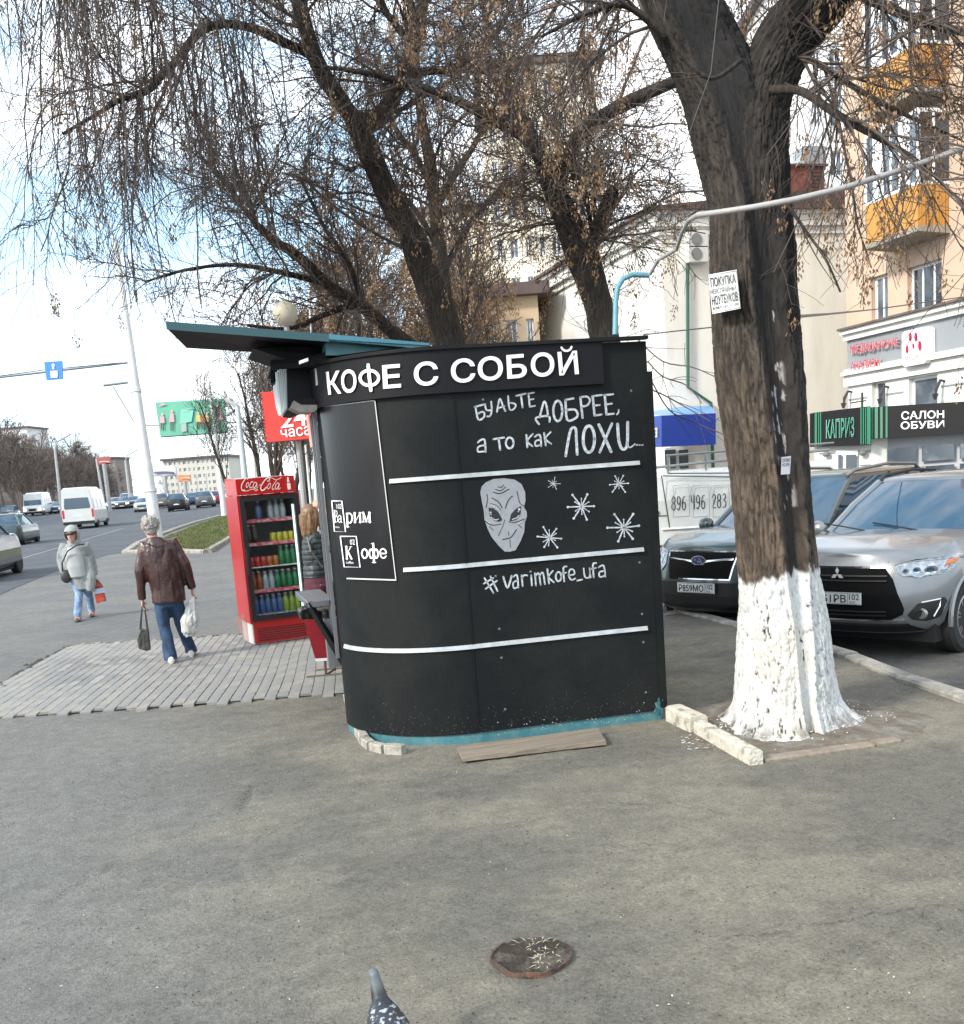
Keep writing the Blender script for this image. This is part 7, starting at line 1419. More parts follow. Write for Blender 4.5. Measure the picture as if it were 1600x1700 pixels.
idx = np.arange((nr+1)*na).reshape(nr+1, na); Fq = np.stack([idx[:-1], np.roll(idx[:-1], -1, 1), np.roll(idx[1:], -1, 1), idx[1:]], -1).reshape(-1, 4); me = bpy.data.meshes.new('tree_pit_soil'); setmesh(me, V, Fq, smooth=True)
sm_ = mat('tree_pit_soil', (.135, .112, .088), .95, var=.35, vs=14, bump=.9, bs=60, col2=(.185, .17, .145), mixs=5)
link('tree_pit_soil', me, sm_)['kind'] = 'structure'
# lime splashes
b = MB(); rg = random.Random(9)
for k in range(230):
    a = rg.uniform(2.6, 6.9); r = .36+abs(rg.gauss(0, .13)); x, y = tc_x+r*math.cos(a)*1.1, tc_y+r*math.sin(a)*.9; s_ = rg.uniform(.0015, .006); z = .034 if r < .7 else .012
    el = rg.uniform(.5, 2.2); b.add([(x+s_*el*math.cos(t)*rg.uniform(.7, 1.2), y+s_*math.sin(t)*rg.uniform(.7, 1.2), z) for t in np.linspace(0, 6.28, 7)[:-1]]+[(x, y, z+.004)], [(i, (i+1) % 6, 6) for i in range(6)])
for k in range(70):
    x, y = G(rg.uniform(1130, 1215), rg.uniform(1218, 1245))[:2]; s_ = rg.uniform(.002, .008); b.add([(x+s_*2*math.cos(t), y+s_*math.sin(t), .002) for t in np.linspace(0, 6.28, 7)[:-1]], [tuple(range(6))])
b.build('lime_splashes', mat('lime_white', (.68, .67, .61), .9), None, base=None)['kind'] = 'stuff'
# grit, seeds, pebbles
def scatter(name, m, n, reg, smin, smax, flat=.5, el=1., seed=1):
    rg = random.Random(seed); b = MB()
    for k in range(n):
        while True:
            px, py = rg.uniform(0, 1600), rg.uniform(*reg)
            x, y = G(px, py)[:2]
            if y < 8.6 and x < kerbx(y)-.1 and not (.9 < x < 3.12 and y > 6.4): break
        s_ = rg.uniform(smin, smax); a = rg.uniform(0, 3.14); c_, s2 = math.cos(a), math.sin(a); h = s_*flat; e = rg.uniform(1, el)
        b.add([(x+(s_*e*u)*c_-(s_*v)*s2, y+(s_*e*u)*s2+(s_*v)*c_, -.004) for u, v in ((1, 0), (.2, .8), (-.9, .4), (-.6, -.7), (.5, -.8))]+[(x, y, h)], [(i, (i+1) % 5, 5) for i in range(5)])
    o = b.build(name, m, None, base=None); o['kind'] = 'stuff'
scatter('grit', mat('grit_grey', (.15, .14, .125), .9), 3000, (1240, 1699), .001, .0032, .6, 1.5, 1)
scatter('dark_grit', mat('grit_dark', (.045, .042, .038), .9), 1300, (1240, 1699), .001, .0032, .6, 2.2, 2)
scatter('seed_husks', mat('pale_husk', (.42, .37, .27), .7), 60, (1260, 1699), .0015, .003, .4, 3.2, 3)
scatter('pale_crumbs', mat('pale_crumb', (.5, .5, .47), .7), 16, (1240, 1699), .002, .004, .7, 1.2, 4)
# rusted pipe stub full of soil
c = G(881, 1577, .03); pr = empty('rusted_pipe_stub', (c[0], c[1], 0), 0, 'rusted ragged pipe stub filled with soil and seed husks set in the pavement', 'pipe stub'); rr = .155
b = MB(); na = 60; rings = [[], [], [], []]; rg = random.Random(5)
hh = [0.0105+.0095*math.cos(2*math.pi*i/na+2.2)+rg.uniform(-.004, .005)+(-.010 if 36 < i < 41 or 48 < i < 50 else 0) for i in range(na)]
for i in range(na):
    a = 2*math.pi*i/na; cw = 1+.035*math.sin(3*a+1)+.02*math.sin(7*a); 
    for k, (r, z) in enumerate(((rr, -.03), (rr, hh[i]), (rr-.006, hh[i]), (rr-.008, -.01))): rings[k].append((c[0]+r*cw*math.cos(a), c[1]+r*cw*math.sin(a)*.98, z))
b.loft(rings, caps=False); b.build('rim', mat('rust', (.14, .072, .045), .9, var=.4, vs=30, col2=(.06, .045, .035), mixs=16, mr=(.42, .55), bump=.5, bs=80), pr)
V = [(c[0], c[1], .005)]; nr = 10
for i in range(1, nr+1):
    for j in range(40): a = 2*math.pi*j/40; r = (rr-.002)*(1+.035*math.sin(3*a+1))*i/nr; x, y = c[0]+r*math.cos(a), c[1]+r*math.sin(a); V.append((x, y, .0005+.012*float(fbm(np.array(x*30), np.array(y*30), o=3, seed=2))+(.004 if x-c[0] > -.03 else -.006)))
Fc = [(0, 1+j, 1+(j+1) % 40) for j in range(40)]+[(1+(i-1)*40+j, 1+i*40+j, 1+i*40+(j+1) % 40, 1+(i-1)*40+(j+1) % 40) for i in range(1, nr) for j in range(40)]
b = MB(); b.add(V, Fc); b.build('soil_fill', mat('dark_soil', (.038, .028, .020), .95, var=.5, vs=40, bump=1., bs=120, col2=(.10, .085, .068), mixs=7, mr=(.5, .6)), pr)
b = MB(); rg = random.Random(21)
for k in range(60):
    a, r = rg.uniform(-1.9, 1.9), (rr-.02)*math.sqrt(rg.random()); x, y = c[0]+r*math.cos(a), c[1]+r*math.sin(a); z = .015 if x-c[0] > -.03 else .007; d = rg.uniform(0, 3.14); L = rg.uniform(.004, .02); w = rg.uniform(.001, .003)
    b.add([(x+L*math.cos(d), y+L*math.sin(d), z+rg.uniform(0, .006)), (x-w*math.sin(d), y+w*math.cos(d), z+.004), (x-L*math.cos(d), y-L*math.sin(d), z), (x+w*math.sin(d), y-w*math.cos(d), z+.004)], [(0, 1, 2, 3)])
b.build('husks', mat('pale_husk', (.5, .45, .33), .7), pr)['kind'] = 'stuff'
# pigeon, seen from behind and above
g = G(655, 1790); pg = empty('pigeon', (g[0], g[1], 0), 0, 'dark grey pigeon with speckled back at the bottom edge, seen from behind', 'pigeon'); x0, y0 = g[0]-.0, g[1]
dv = np.array([-.03, 1.]); b = MB()
def pr_(t, hw_, hh_, z): return [tuple((x0+dv[0]*t+hw_*math.cos(a), y0+t, z+hh_*math.sin(a))) for a in np.linspace(0, 6.283, 17)[:-1]]
b.loft([pr_(-.19, .012, .006, .085), pr_(-.13, .028, .015, .10), pr_(-.06, .048, .045, .125), pr_(0, .062, .06, .14), pr_(.06, .062, .062, .15), pr_(.10, .048, .055, .16), pr_(.125, .03, .04, .178)])
b.tube([(x0, y0+.09, .165), (x0-.005, y0+.125, .20), (x0-.009, y0+.14, .235), (x0-.012, y0+.15, .262)], [.036, .027, .021, .018], 12); b.ball((x0-.013, y0+.157, .268), .021, 12, sc=(.9, 1.15, 1)); b.tube([(x0-.014, y0+.175, .264), (x0-.015, y0+.197, .256)], [.006, .002], 6)
for sx in (-1, 1): b.tube([(x0+sx*.022, y0+.01, .09), (x0+sx*.022, y0+.0, .03), (x0+sx*.022, y0+.005, .006)], [.012, .005, .005], 6); [b.tube([(x0+sx*.022, y0+.005, .006), (x0+sx*.022+dx, y0+dy, .005)], .004, 5) for dx, dy in ((0, .04), (.018, .03), (-.018, .03), (0, -.02))]
pm = bpy.data.materials.new('pigeon_plumage'); pm.use_nodes = True; n_ = pm.node_tree; bs_ = n_.nodes['Principled BSDF']; tc_ = n_.nodes.new('ShaderNodeTexCoord'); t1 = n_.nodes.new('ShaderNodeTexNoise'); t1.inputs['Scale'].default_value = 60; t1.inputs['Detail'].default_value = 3; n_.links.new(tc_.outputs['Object'], t1.inputs[0]); sx_ = n_.nodes.new('ShaderNodeSeparateXYZ'); n_.links.new(tc_.outputs['Object'], sx_.inputs[0])
r1 = n_.nodes.new('ShaderNodeMapRange'); r1.inputs[1].default_value = .54; r1.inputs[2].default_value = .6; n_.links.new(t1.outputs['Fac'], r1.inputs[0]); r2 = n_.nodes.new('ShaderNodeMapRange'); r2.inputs[1].default_value = .095; r2.inputs[2].default_value = .07; n_.links.new(sx_.outputs[1], r2.inputs[0]); mm_ = n_.nodes.new('ShaderNodeMath'); mm_.operation = 'MULTIPLY'; n_.links.new(r1.outputs[0], mm_.inputs[0]); n_.links.new(r2.outputs[0], mm_.inputs[1])
r3 = n_.nodes.new('ShaderNodeMapRange'); r3.inputs[1].default_value = .225; r3.inputs[2].default_value = .25; n_.links.new(sx_.outputs[2], r3.inputs[0]); x1_ = n_.nodes.new('ShaderNodeMixRGB'); x1_.inputs[1].default_value = (.02, .023, .03, 1); x1_.inputs[2].default_value = (.10, .12, .13, 1); n_.links.new(r3.outputs[0], x1_.inputs[0]); x2_ = n_.nodes.new('ShaderNodeMixRGB'); x2_.inputs[2].default_value = (.3, .34, .37, 1); n_.links.new(x1_.outputs[0], x2_.inputs[1]); n_.links.new(mm_.outputs[0], x2_.inputs[0]); n_.links.new(x2_.outputs[0], bs_.inputs['Base Color']); bs_.inputs['Roughness'].default_value = .5
remesh(b, 'body', pm, pg, .004, 3)
for sx in (-1, 1):
    b = MB(); b.loft([[(x0+sx*(.045+.022*math.cos(a)*s_), y0+t, .142+.05*math.sin(a)*s_) for a in np.linspace(0, 6.283, 13)[:-1]] for t, s_ in ((.085, .3), (.06, .8), (0, 1), (-.08, .75), (-.15, .3), (-.17, .1))]); remesh(b, 'wing', pm, pg, .004, 2)
# ================================================================ trees
def cr(P, n):
    P = np.asarray(P, float); m = len(P); t = np.linspace(0, m-1, n); i = np.clip(t.astype(int), 0, m-2); f = (t-i)[:, None]
    p0, p1, p2, p3 = P[np.maximum(i-1, 0)], P[i], P[i+1], P[np.minimum(i+2, m-1)]
    return .5*((2*p1)+(-p0+p2)*f+(2*p0-5*p1+4*p2-p3)*f**2+(-p0+3*p1-3*p2+p3)*f**3)
def norm(v): return v/(np.linalg.norm(v, axis=-1, keepdims=True)+1e-9)
def frames(P):
    T_ = norm(np.gradient(P, axis=-2)); a = np.zeros_like(T_); a[..., 0] = .35; a[..., 1] = .9; a[..., 2] = .25
    U = norm(np.cross(T_, a)); return T_, U, np.cross(T_, U)
def tubes(P, Rr, s=3):
    """P (N,K,3) R (N,K) -> vertices, quads"""
    N, K_, _ = P.shape; T_, U, V_ = frames(P); a = np.arange(s)*2*np.pi/s
    V = P[:, :, None]+Rr[:, :, None, None]*(U[:, :, None]*np.cos(a)[:, None]+V_[:, :, None]*np.sin(a)[:, None]); idx = np.arange(N*K_*s).reshape(N, K_, s); j = np.roll(idx, -1, 2)
    return V.reshape(-1, 3), np.stack([idx[:, :-1], j[:, :-1], j[:, 1:], idx[:, 1:]], -1).reshape(-1, 4)
def grow(rng, P0, D0, L, r0, r1, K_, wander, grav):
    N = len(P0); P = np.empty((N, K_+1, 3)); P[:, 0] = P0; d = norm(D0); st = (L/K_)[:, None]
    g = np.zeros((N, 3)); g[:, 2] = grav
    for k in range(K_): d = norm(d+rng.normal(0, wander, (N, 3))+g); P[:, k+1] = P[:, k]+d*st
    t = np.linspace(0, 1, K_+1)[None]; return P, np.asarray(r0)[:, None]*(1-t)+np.asarray(r1)[:, None]*t
def spawn(rng, P, Rr, n, tmin, ang, Lf, rf, rmin, K_, wander, grav, tmax=1., bias=None, up=0.):
    N, K1, _ = P.shape; i = np.repeat(np.arange(N), n); t = tmin+(tmax-tmin)*rng.random(len(i)); x = t*(K1-1); k = np.clip(x.astype(int), 0, K1-2); f = (x-k)[:, None]
    p = P[i, k]*(1-f)+P[i, k+1]*f; tg = norm(P[i, k+1]-P[i, k]); r = (Rr[i, k]*(1-f[:, 0])+Rr[i, k+1]*f[:, 0])
    q = norm(np.cross(tg, rng.normal(size=tg.shape))); a = ang[0]+(ang[1]-ang[0])*rng.random(len(i)); d = tg*np.cos(a)[:, None]+q*np.sin(a)[:, None]; d[:, 2] += up
    if bias is not None: d += np.array(bias)
    L = Lf[0]+(Lf[1]-Lf[0])*rng.random(len(i))**1.3; L = L*(1.15-.5*t); r0 = np.maximum(np.minimum(r*rf, L*.012), rmin)
    return grow(rng, p, d, L, r0, np.maximum(r0*.35, rmin*.7), K_, wander, grav)
def bark_tube(P, Rr, s, seed, amp=.12, lon=5.):
    P = np.asarray(P); T_, U, V_ = frames(P[None]); T_, U, V_ = T_[0], U[0], V_[0]; a = np.arange(s)*2*np.pi/s; seg = np.r_[0, np.cumsum(np.linalg.norm(np.diff(P, axis=0), axis=1))]
    A, S = np.meshgrid(a, seg); ca, sa = np.cos(A)*3.2, np.sin(A)*3.2; n1 = fbm(ca*2.2+5, sa*2.2+5, S*lon, o=4, seed=seed); n2 = fbm(ca*.5, sa*.5, S*1.6, o=3, seed=seed+9)
    rr = Rr[:, None]*(1+amp*(n1-.5)*2+.22*(n2-.5)); V = P[:, None]+rr[..., None]*(U[:, None]*np.cos(A)[..., None]+V_[:, None]*np.sin(A)[..., None])
    n = len(P); idx = np.arange(n*s).reshape(n, s); j = np.roll(idx, -1, 1); return V.reshape(-1, 3), np.stack([idx[:-1], j[:-1], j[1:], idx[1:]], -1).reshape(-1, 4)
def join(parts):
    Vs, Fs, o = [], [], 0
    for V, Fq in parts: Vs.append(V); Fs.append(Fq+o); o += len(V)
    return np.concatenate(Vs), np.concatenate(Fs)
def meshobj(name, parts, m, parent, smooth=True, stuff=False):
    V, Fq = join(parts); me = bpy.data.meshes.new(name); setmesh(me, V, Fq, smooth=smooth); o = link(name, me, m, parent)
    if stuff: o['kind'] = 'stuff'
    return o
m_bark = mat('dark_bark', (.024, .019, .015), .95, var=.4, vs=22, bump=1., bs=45, stretch=(3, 3, .5), col2=(.055, .043, .033), mixs=14, mr=(.45, .62))
m_twig = mat('twig_bark', (.085, .066, .056), .85, var=.3, vs=2); m_twig2 = mat('weeping_twig', (.11, .095, .09), .8, var=.3, vs=2)
m_seed = mat('dry_samaras', (.23, .145, .075), .85, var=.45, vs=6, col2=(.14, .078, .04), mixs=9)
def seeds(rng, ends, n, size=1.):
    """bunches of dry winged seeds hanging from twig tips"""
    e = ends[rng.choice(len(ends), n)]; k = 24; N = n*k
    c = np.repeat(e, k, 0); h = rng.random(N)**.8*.21*size; c = c+np.column_stack([rng.normal(0, .024*size, N), rng.normal(0, .024*size, N), -h])
    d = norm(np.column_stack([rng.normal(0, .35, N), rng.normal(0, .35, N), -np.ones(N)])); w = norm(np.cross(d, rng.normal(size=(N, 3)))); L = (.020+.016*rng.random(N))[:, None]*size; b = (.006+.004*rng.random(N))[:, None]*size
    V = np.stack([c, c+d*L*.6+w*b, c+d*L*1.3, c+d*L*.6-w*b], 1).reshape(-1, 3); return V, np.arange(N*4).reshape(-1, 4)
def limbw(pts, Y, dy=0.):
    """limb outline centres and widths read off the photograph, at the tree's own distance"""
    W_ = []; Rr = []
    n = len(pts)
    for i, (x, y, w) in enumerate(pts):
        yy = Y+dy*i/max(n-1, 1); p = PY(x, y, yy); d = (p-CAM) @ fwd; W_.append(p); Rr.append(w*d/F/2*(.84 if w > 12 else 1))
    return np.array(W_), np.array(Rr)
def make_tree(name, label, Y, limbs, seed, n1=14, n2=9, n3=6, L1=(.9, 2.2), L2=(.4, 1.0), L3=(.18, .5), nseed=220, group=None, tw=.0042, g=-.02, base=None, extra=None, up=.15, mtw=None, skip=0):
    rng = np.random.default_rng(seed); parts = []; lim = []
    for k, (pts, dy) in enumerate(limbs):
        P, Rr = limbw(pts, Y, dy)
        if k == 0 and base is None: P = np.vstack([[P[0, 0], P[0, 1], -.05], P]); Rr = np.r_[Rr[0]*1.25, Rr]
        n = max(24, len(P)*10); Pc = cr(P, n); Rc = cr(Rr[:, None], n)[:, 0]; parts.append(bark_tube(Pc, np.maximum(Rc, .004), 18, seed+k)); lim.append((cr(P, 13), cr(Rr[:, None], 13)[:, 0]))
    root = empty(name, tuple(parts[0][0][:, :].min(0)*[0, 0, 0]+[lim[0][0][0, 0], lim[0][0][0, 1], 0]), 0, label, 'tree', group)
    meshobj('trunk', parts[:1], m_bark, root)
    for pt in parts[1:]: meshobj('limb', [pt], m_bark, root)
    LP = np.array([l[0] for l in lim[skip:]]); LR = np.array([l[1] for l in lim[skip:]])
    tm = np.array([.45 if (k == 0 and skip == 0) else .12 for k in range(len(LP))])
    Ps, Rs = [], []
    for k in range(len(LP)):
        a, b = spawn(rng, LP[k:k+1], LR[k:k+1], n1, tm[k], (.5, 1.25), L1, .4, .009, 7, .16, g, up=up); Ps.append(a); Rs.append(b)
    P1, R1 = np.concatenate(Ps), np.concatenate(Rs); P2, R2 = spawn(rng, P1, R1, n2, .15, (.4, 1.1), L2, .55, tw*1.25, 5, .2, g*1.5, up=up*.5); P3, R3 = spawn(rng, P2, R2, n3, .15, (.35, 1.1), L3, .6, tw*.85, 4, .22, g*1.5)
    cw = [tubes(P1, R1, 5), tubes(P2, R2, 3), tubes(P3, R3, 3)]
    P4, R4 = spawn(rng, LP, np.minimum(LR, .02), 26, .2, (.6, 1.4), (.3, 1.0), .3, tw, 5, .2, g); cw.append(tubes(P4, R4, 3)); P5, R5 = spawn(rng, P4, R4, 6, .2, (.4, 1.), L3, .6, tw*.8, 4, .22, g); cw.append(tubes(P5, R5, 3))
    if extra: cw += extra(rng, LP, LR)
    meshobj('crown', cw, mtw or m_twig, root, stuff=True)
    if nseed:
        ends = np.concatenate([P3[:, -1], P2[:, -1], P5[:, -1]]); meshobj('seed_clusters', [seeds(rng, ends, nseed)], m_seed, root, smooth=False, stuff=True)
    return root
# T2: the forked tree behind the kiosk's right half
make_tree('bare_tree', 'dark forked bare tree with a sawn-off stub behind the right half of the kiosk roof', 11.2, [
    ([(1012, 640, 56), (1003, 560, 54), (985, 480, 56), (963, 420, 64), (945, 375, 54), (925, 330, 46), (915, 300, 46)], 0),
    ([(918, 310, 34), (895, 262, 27), (868, 225, 25), (820, 200, 21), (760, 168, 17), (690, 142, 12), (600, 120, 8), (520, 110, 5)], .5),
    ([(920, 305, 36), (942, 265, 30), (968, 215, 27), (1005, 190, 26), (1050, 166, 25), (1110, 140, 22), (1180, 112, 18), (1230, 60, 12)], -.6),
    ([(960, 420, 40), (985, 395, 38), (1000, 365, 30), (1016, 320, 27), (1017, 316, 8)], -.2),
    ([(900, 270, 14), (885, 225, 12), (850, 160, 10), (835, 90, 8), (800, 10, 6), (790, -60, 4)], .5),
    ([(985, 400, 8), (975, 340, 8), (965, 300, 7), (925, 262, 7), (905, 275, 6)], -.3)], 11, n1=16, n2=9, n3=6, nseed=640, L1=(.8, 2.2), group='bare street trees')
def weep(rng, LP, LR):
    out = []
    # long hanging shoots from the limbs over the pavement
    for k, n, Lr in ((3, 26, (1.2, 2.8)), (4, 62, (1.8, 4.4))):
        P, Rr = spawn(rng, LP[k:k+1], LR[k:k+1], n, .25 if k == 3 else .18, (.8, 1.5), Lr, .5, .0042, 14, .085, -.33)
        P[:, :, 1] += rng.normal(0, .55, len(P))[:, None]; Rr = np.clip(Rr, .003, .0075)
        out.append(tubes(P, Rr, 4)); P2, R2 = spawn(rng, P, Rr, 19, .10, (.6, 1.35), (.35, 1.3), .6, .0026, 9, .07, -.13); out.append(tubes(P2, R2, 3))
        P3, R3 = spawn(rng, P2[::2], R2[::2], 2, .3, (.3, .8), (.1, .35), .7, .002, 4, .1, -.12); out.append(tubes(P3, R3, 3))
    return out
make_tree('bare_tree', 'tall bare tree leaning left behind the kiosk roof with weeping shoots hanging over the pavement', 12.6, [
    ([(768, 700, 62), (757, 620, 58), (745, 560, 58), (725, 500, 60), (697, 430, 58), (680, 388, 52), (650, 338, 46), (625, 282, 44), (604, 232, 46), (588, 195, 44)], 0),
    ([(592, 205, 36), (560, 160, 34), (530, 110, 32), (510, 55, 30), (495, 0, 29), (480, -80, 28), (462, -150, 26)], -.6),
    ([(598, 215, 38), (635, 188, 36), (662, 142, 30), (688, 80, 26), (702, 0, 22), (710, -90, 18)], .6),
    ([(517, 90, 22), (470, 70, 18), (420, 48, 16), (370, 40, 16), (330, 55, 16), (300, 92, 15), (270, 125, 13), (245, 150, 12), (200, 166, 9), (160, 190, 7), (105, 222, 5)], -1.6),
    ([(475, -90, 26), (400, -150, 22), (300, -185, 18), (190, -200, 14), (90, -190, 9), (10, -160, 5)], -3.0),
    ([(662, 142, 18), (700, 120, 16), (760, 110, 12), (820, 60, 9), (860, -10, 6)], .4),
    ([(690, 80, 16), (640, 20, 13), (600, -50, 10), (560, -120, 7)], .4)], 23, n1=16, n2=9, n3=6, nseed=760, group='bare street trees', extra=weep)
make_tree('bare_tree', 'slimmer straight bare tree rising between the two big trees behind the kiosk', 16.5, [
    ([(752, 640, 34), (745, 560, 30), (738, 480, 28), (728, 400, 26), (722, 340, 26), (714, 270, 24), (700, 200, 20), (690, 100, 16), (680, 0, 12), (672, -90, 8)], 0),
    ([(724, 345, 14), (755, 290, 12), (790, 235, 9), (830, 150, 6), (860, 60, 4)], .5), ([(736, 450, 12), (778, 375, 9), (815, 330, 7), (850, 290, 5)], .3), ([(720, 320, 12), (690, 260, 10), (650, 200, 8), (620, 90, 5)], .3), ([(732, 420, 11), (690, 350, 9), (640, 300, 7), (590, 270, 4)], 0.2)],
    37, n1=11, n2=6, n3=4, tw=.005, nseed=340, L1=(1., 2.6), L2=(.5, 1.2), group='bare street trees')
make_tree('bare_tree', 'bare tree with a low limb reaching far left above the canopy', 14.2, [
    ([(735, 680, 36), (705, 600, 34), (650, 550, 28), (600, 506, 22), (540, 470, 19), (500, 432, 17), (450, 395, 15), (425, 373, 12)], -.5),
    ([(425, 373, 9), (398, 338, 7), (370, 300, 6), (330, 255, 4)], 0), ([(425, 373, 9), (412, 330, 8), (395, 290, 6), (382, 235, 4)], 0), ([(540, 470, 12), (465, 452, 9), (390, 440, 7), (310, 448, 5), (240, 468, 3)], -.6), ([(640, 545, 18), (590, 510, 14), (545, 520, 10), (480, 545, 7), (410, 540, 5)], 0.), ([(600, 506, 12), (580, 440, 9), (540, 380, 7), (500, 300, 5)], 0)],
    51, n1=12, n2=7, n3=4, tw=.0045, nseed=120, L1=(.8, 1.9), group='bare street trees')
# ---- the big whitewashed tree
rngT = np.random.default_rng(77); DT = 6.35
bt = empty('big_tree', (3.72, 5.95, 0), 0, 'massive old tree with whitewashed base and charred hollow in front of the parked cars', 'tree')
def hero(pts, nA, nS, seed, trunk=False):
    P = []; Rr = []
    for x, y, w, d in pts: P.append(PD(x, y, d)); Rr.append(w*d/F/2)
    P, Rr = np.array(P), np.array(Rr)
    if trunk: P = np.vstack([[P[0, 0]+.0, P[0, 1]+.0, -.06], P]); Rr = np.r_[Rr[0]*1.08, Rr]
    Pc = cr(P, nS); Rc = np.maximum(cr(Rr[:, None], nS)[:, 0], .01); seg = np.r_[0, np.cumsum(np.linalg.norm(np.diff(Pc, axis=0), axis=1))]
    tg = norm(np.gradient(Pc, axis=0)); vw = norm(CAM-Pc); U = norm(np.cross(tg, vw)); U = U*np.sign(U @ CX)[:, None]; V_ = norm(np.cross(U, tg)); V_ = V_*np.sign((V_*vw).sum(1))[:, None]
    a = np.arange(nA)*2*np.pi/nA; A, S = np.meshgrid(a, seg)      # angle 0 = image right, pi/2 = towards the camera
    Rm = Rc.mean(); ca, sa = np.cos(A)*Rc[:, None], np.sin(A)*Rc[:, None]
    wp = .035*(fbm(ca*9, sa*9, S*3.2, o=3, seed=seed+5)-.5); n1 = fbm((ca+wp)*36+50, (sa+wp)*36+50, S*6.5, o=3, seed=seed); n1b = fbm((ca+wp)*70+50, (sa+wp)*70+50, S*13, o=2, seed=seed+40); v1 = np.abs(n1-.5)*2; v2 = np.abs(n1b-.5)*2; rdg = np.clip((v1-.10)/.3, 0, 1)
    crev = np.clip(.8*np.clip((.11-v1)/.11, 0, 1)**.8+.65*np.clip((.14-v2)/.14, 0, 1), 0, 1); n2 = fbm(ca*80+9, sa*80+9, S*22, o=3, seed=seed+3); n3 = fbm(ca*4+9, sa*4+9, S*1.3, o=3, seed=seed+7)
    d = -.015*crev+.010*rdg*n1b+.010*(n2-.5)+.05*(n3-.5)*(Rc[:, None]/.25)
    dark_mask = np.zeros_like(A)
    if trunk:
        Z = Pc[:, 2][:, None]+0*A
        lob = .5+.5*np.cos(A*3+.9); d = d+Rc[:, None]*(.55*np.exp(-np.clip(Z, 0, 9)/.10)+.16*np.exp(-np.clip(Z, 0, 9)/.38))*(.45+.75*lob*(.6+.8*fbm(np.cos(A)*2+4, np.sin(A)*2+4, 0*A, o=2, seed=3)))
        # hollow running up the right of centre
        th = np.interp(Z, [0, .9, 1.5, 2.2, 3.0, 3.8, 4.6], [1.1, 1.08, 1.02, 1.05, 1.15, 1.32, 1.4]); wd = np.interp(Z, [0, .8, 1.4, 2.4, 3.6], [.10, .20, .30, .34, .42])
        gdl = np.clip(np.abs(A-th)/wd, 0, 3); prof = np.exp(-gdl**4); am = np.interp(Z, [0, .5, 1.1, 2., 4.], [.01, .02, .06, .075, .06]); d = d*(1-.75*prof)-am*prof
        lip = np.exp(-((gdl-1.25)/.25)**2); d = d+.018*lip; rgt = (A < th-wd*.8) | (A > 5.2); dark_mask = np.maximum(prof, np.where(rgt, .85*np.clip((Z-1.0)/.4, 0, 1), 0)); dark_mask = np.clip(dark_mask+np.clip((Z-2.9)/1.0, 0, 1)*.5, 0, 1)  # mask covers the charred hollow, the right flank and the upper trunk
    else: dark_mask = np.clip(.72+.5*(n3-.5), 0, 1)  # limbs darkened all over
    rr = Rc[:, None]+d; V = Pc[:, None]+rr[..., None]*(U[:, None]*np.cos(A)[..., None]+V_[:, None]*np.sin(A)[..., None])
    # colour of bark with darker crevices, charred hollow, darker right flank and top, limewash
    Zv = V[..., 2]; base = np.array([.030, .024, .019]); hi = np.array([.068, .054, .041]); lo = np.array([.010, .008, .007])
    k = np.clip(rdg*(.2+1.3*n2), 0, 1)[..., None]; col = base*(1-k)+hi*k; col = col*(1-crev[..., None]*.75)+lo*crev[..., None]*.75
    pat = np.clip((fbm(ca*6, sa*6, S*1.5, o=3, seed=seed+31)-.45)*5, 0, 1)[..., None]; col = col*(1-.3*pat)+.3*pat*col*np.array([1.5, 1.35, 1.2])
    if trunk:
        gd = np.clip((2.5-Zv)/1.2, 0, 1)[..., None]; col = col*(1+gd*np.array([.75, .62, .5]))
    cc = (dark_mask*(.75+.5*n2))[..., None]; cc = np.clip(cc, 0, 1); col = col*(1-cc*.88)+np.array([.008, .008, .009])*cc*.88
    if trunk:
        sc = np.clip((fbm(ca*40, sa*40, S*16, o=3, seed=91)-.60)*14, 0, 1)*np.clip((prof-.55)*4, 0, 1)*np.clip((3.0-Z)*3, 0, 1)*(fbm(ca*3, sa*3, S*2.4, o=2, seed=55) > .5); col = col*(1-sc[..., None])+np.array([.33, .31, .30])*sc[..., None]
        zt_ = 1.03+.05*(fbm(ca*30, sa*30, 0*S, o=3, seed=8)-.5)*2+.03*np.sin(A*2)+.06*(n1-.5); wm = np.clip((zt_-Zv)/.022, 0, 1); miss = np.clip((crev-.62)*6, 0, 1)*np.clip((fbm(ca*22, sa*22, S*9, o=3, seed=19)-.47)*9, 0, 1)
        low = .7*np.clip((.12-Zv)/.09, 0, 1)*np.clip((fbm(ca*12, sa*12, S*9, o=3, seed=29)-.47)*8, 0, 1); miss = np.clip(miss+low*.95, 0, 1); wm = wm*(1-miss)
        ye = np.clip((fbm(ca*7, sa*7, S*3, o=3, seed=71)-.5)*5, 0, 1)[..., None]*.5; wc = np.array([.50, .505, .495])*(1-ye)+np.array([.47, .435, .35])*ye; wc = wc*(.93+.14*n2[..., None]); col = col*(1-wm[..., None])+wc*wm[..., None]
    n = len(Pc); idx = np.arange(n*nA).reshape(n, nA); j = np.roll(idx, -1, 1); return V.reshape(-1, 3), np.stack([idx[:-1], j[:-1], j[1:], idx[1:]], -1).reshape(-1, 4), col.reshape(-1, 3), (Pc, Rc)
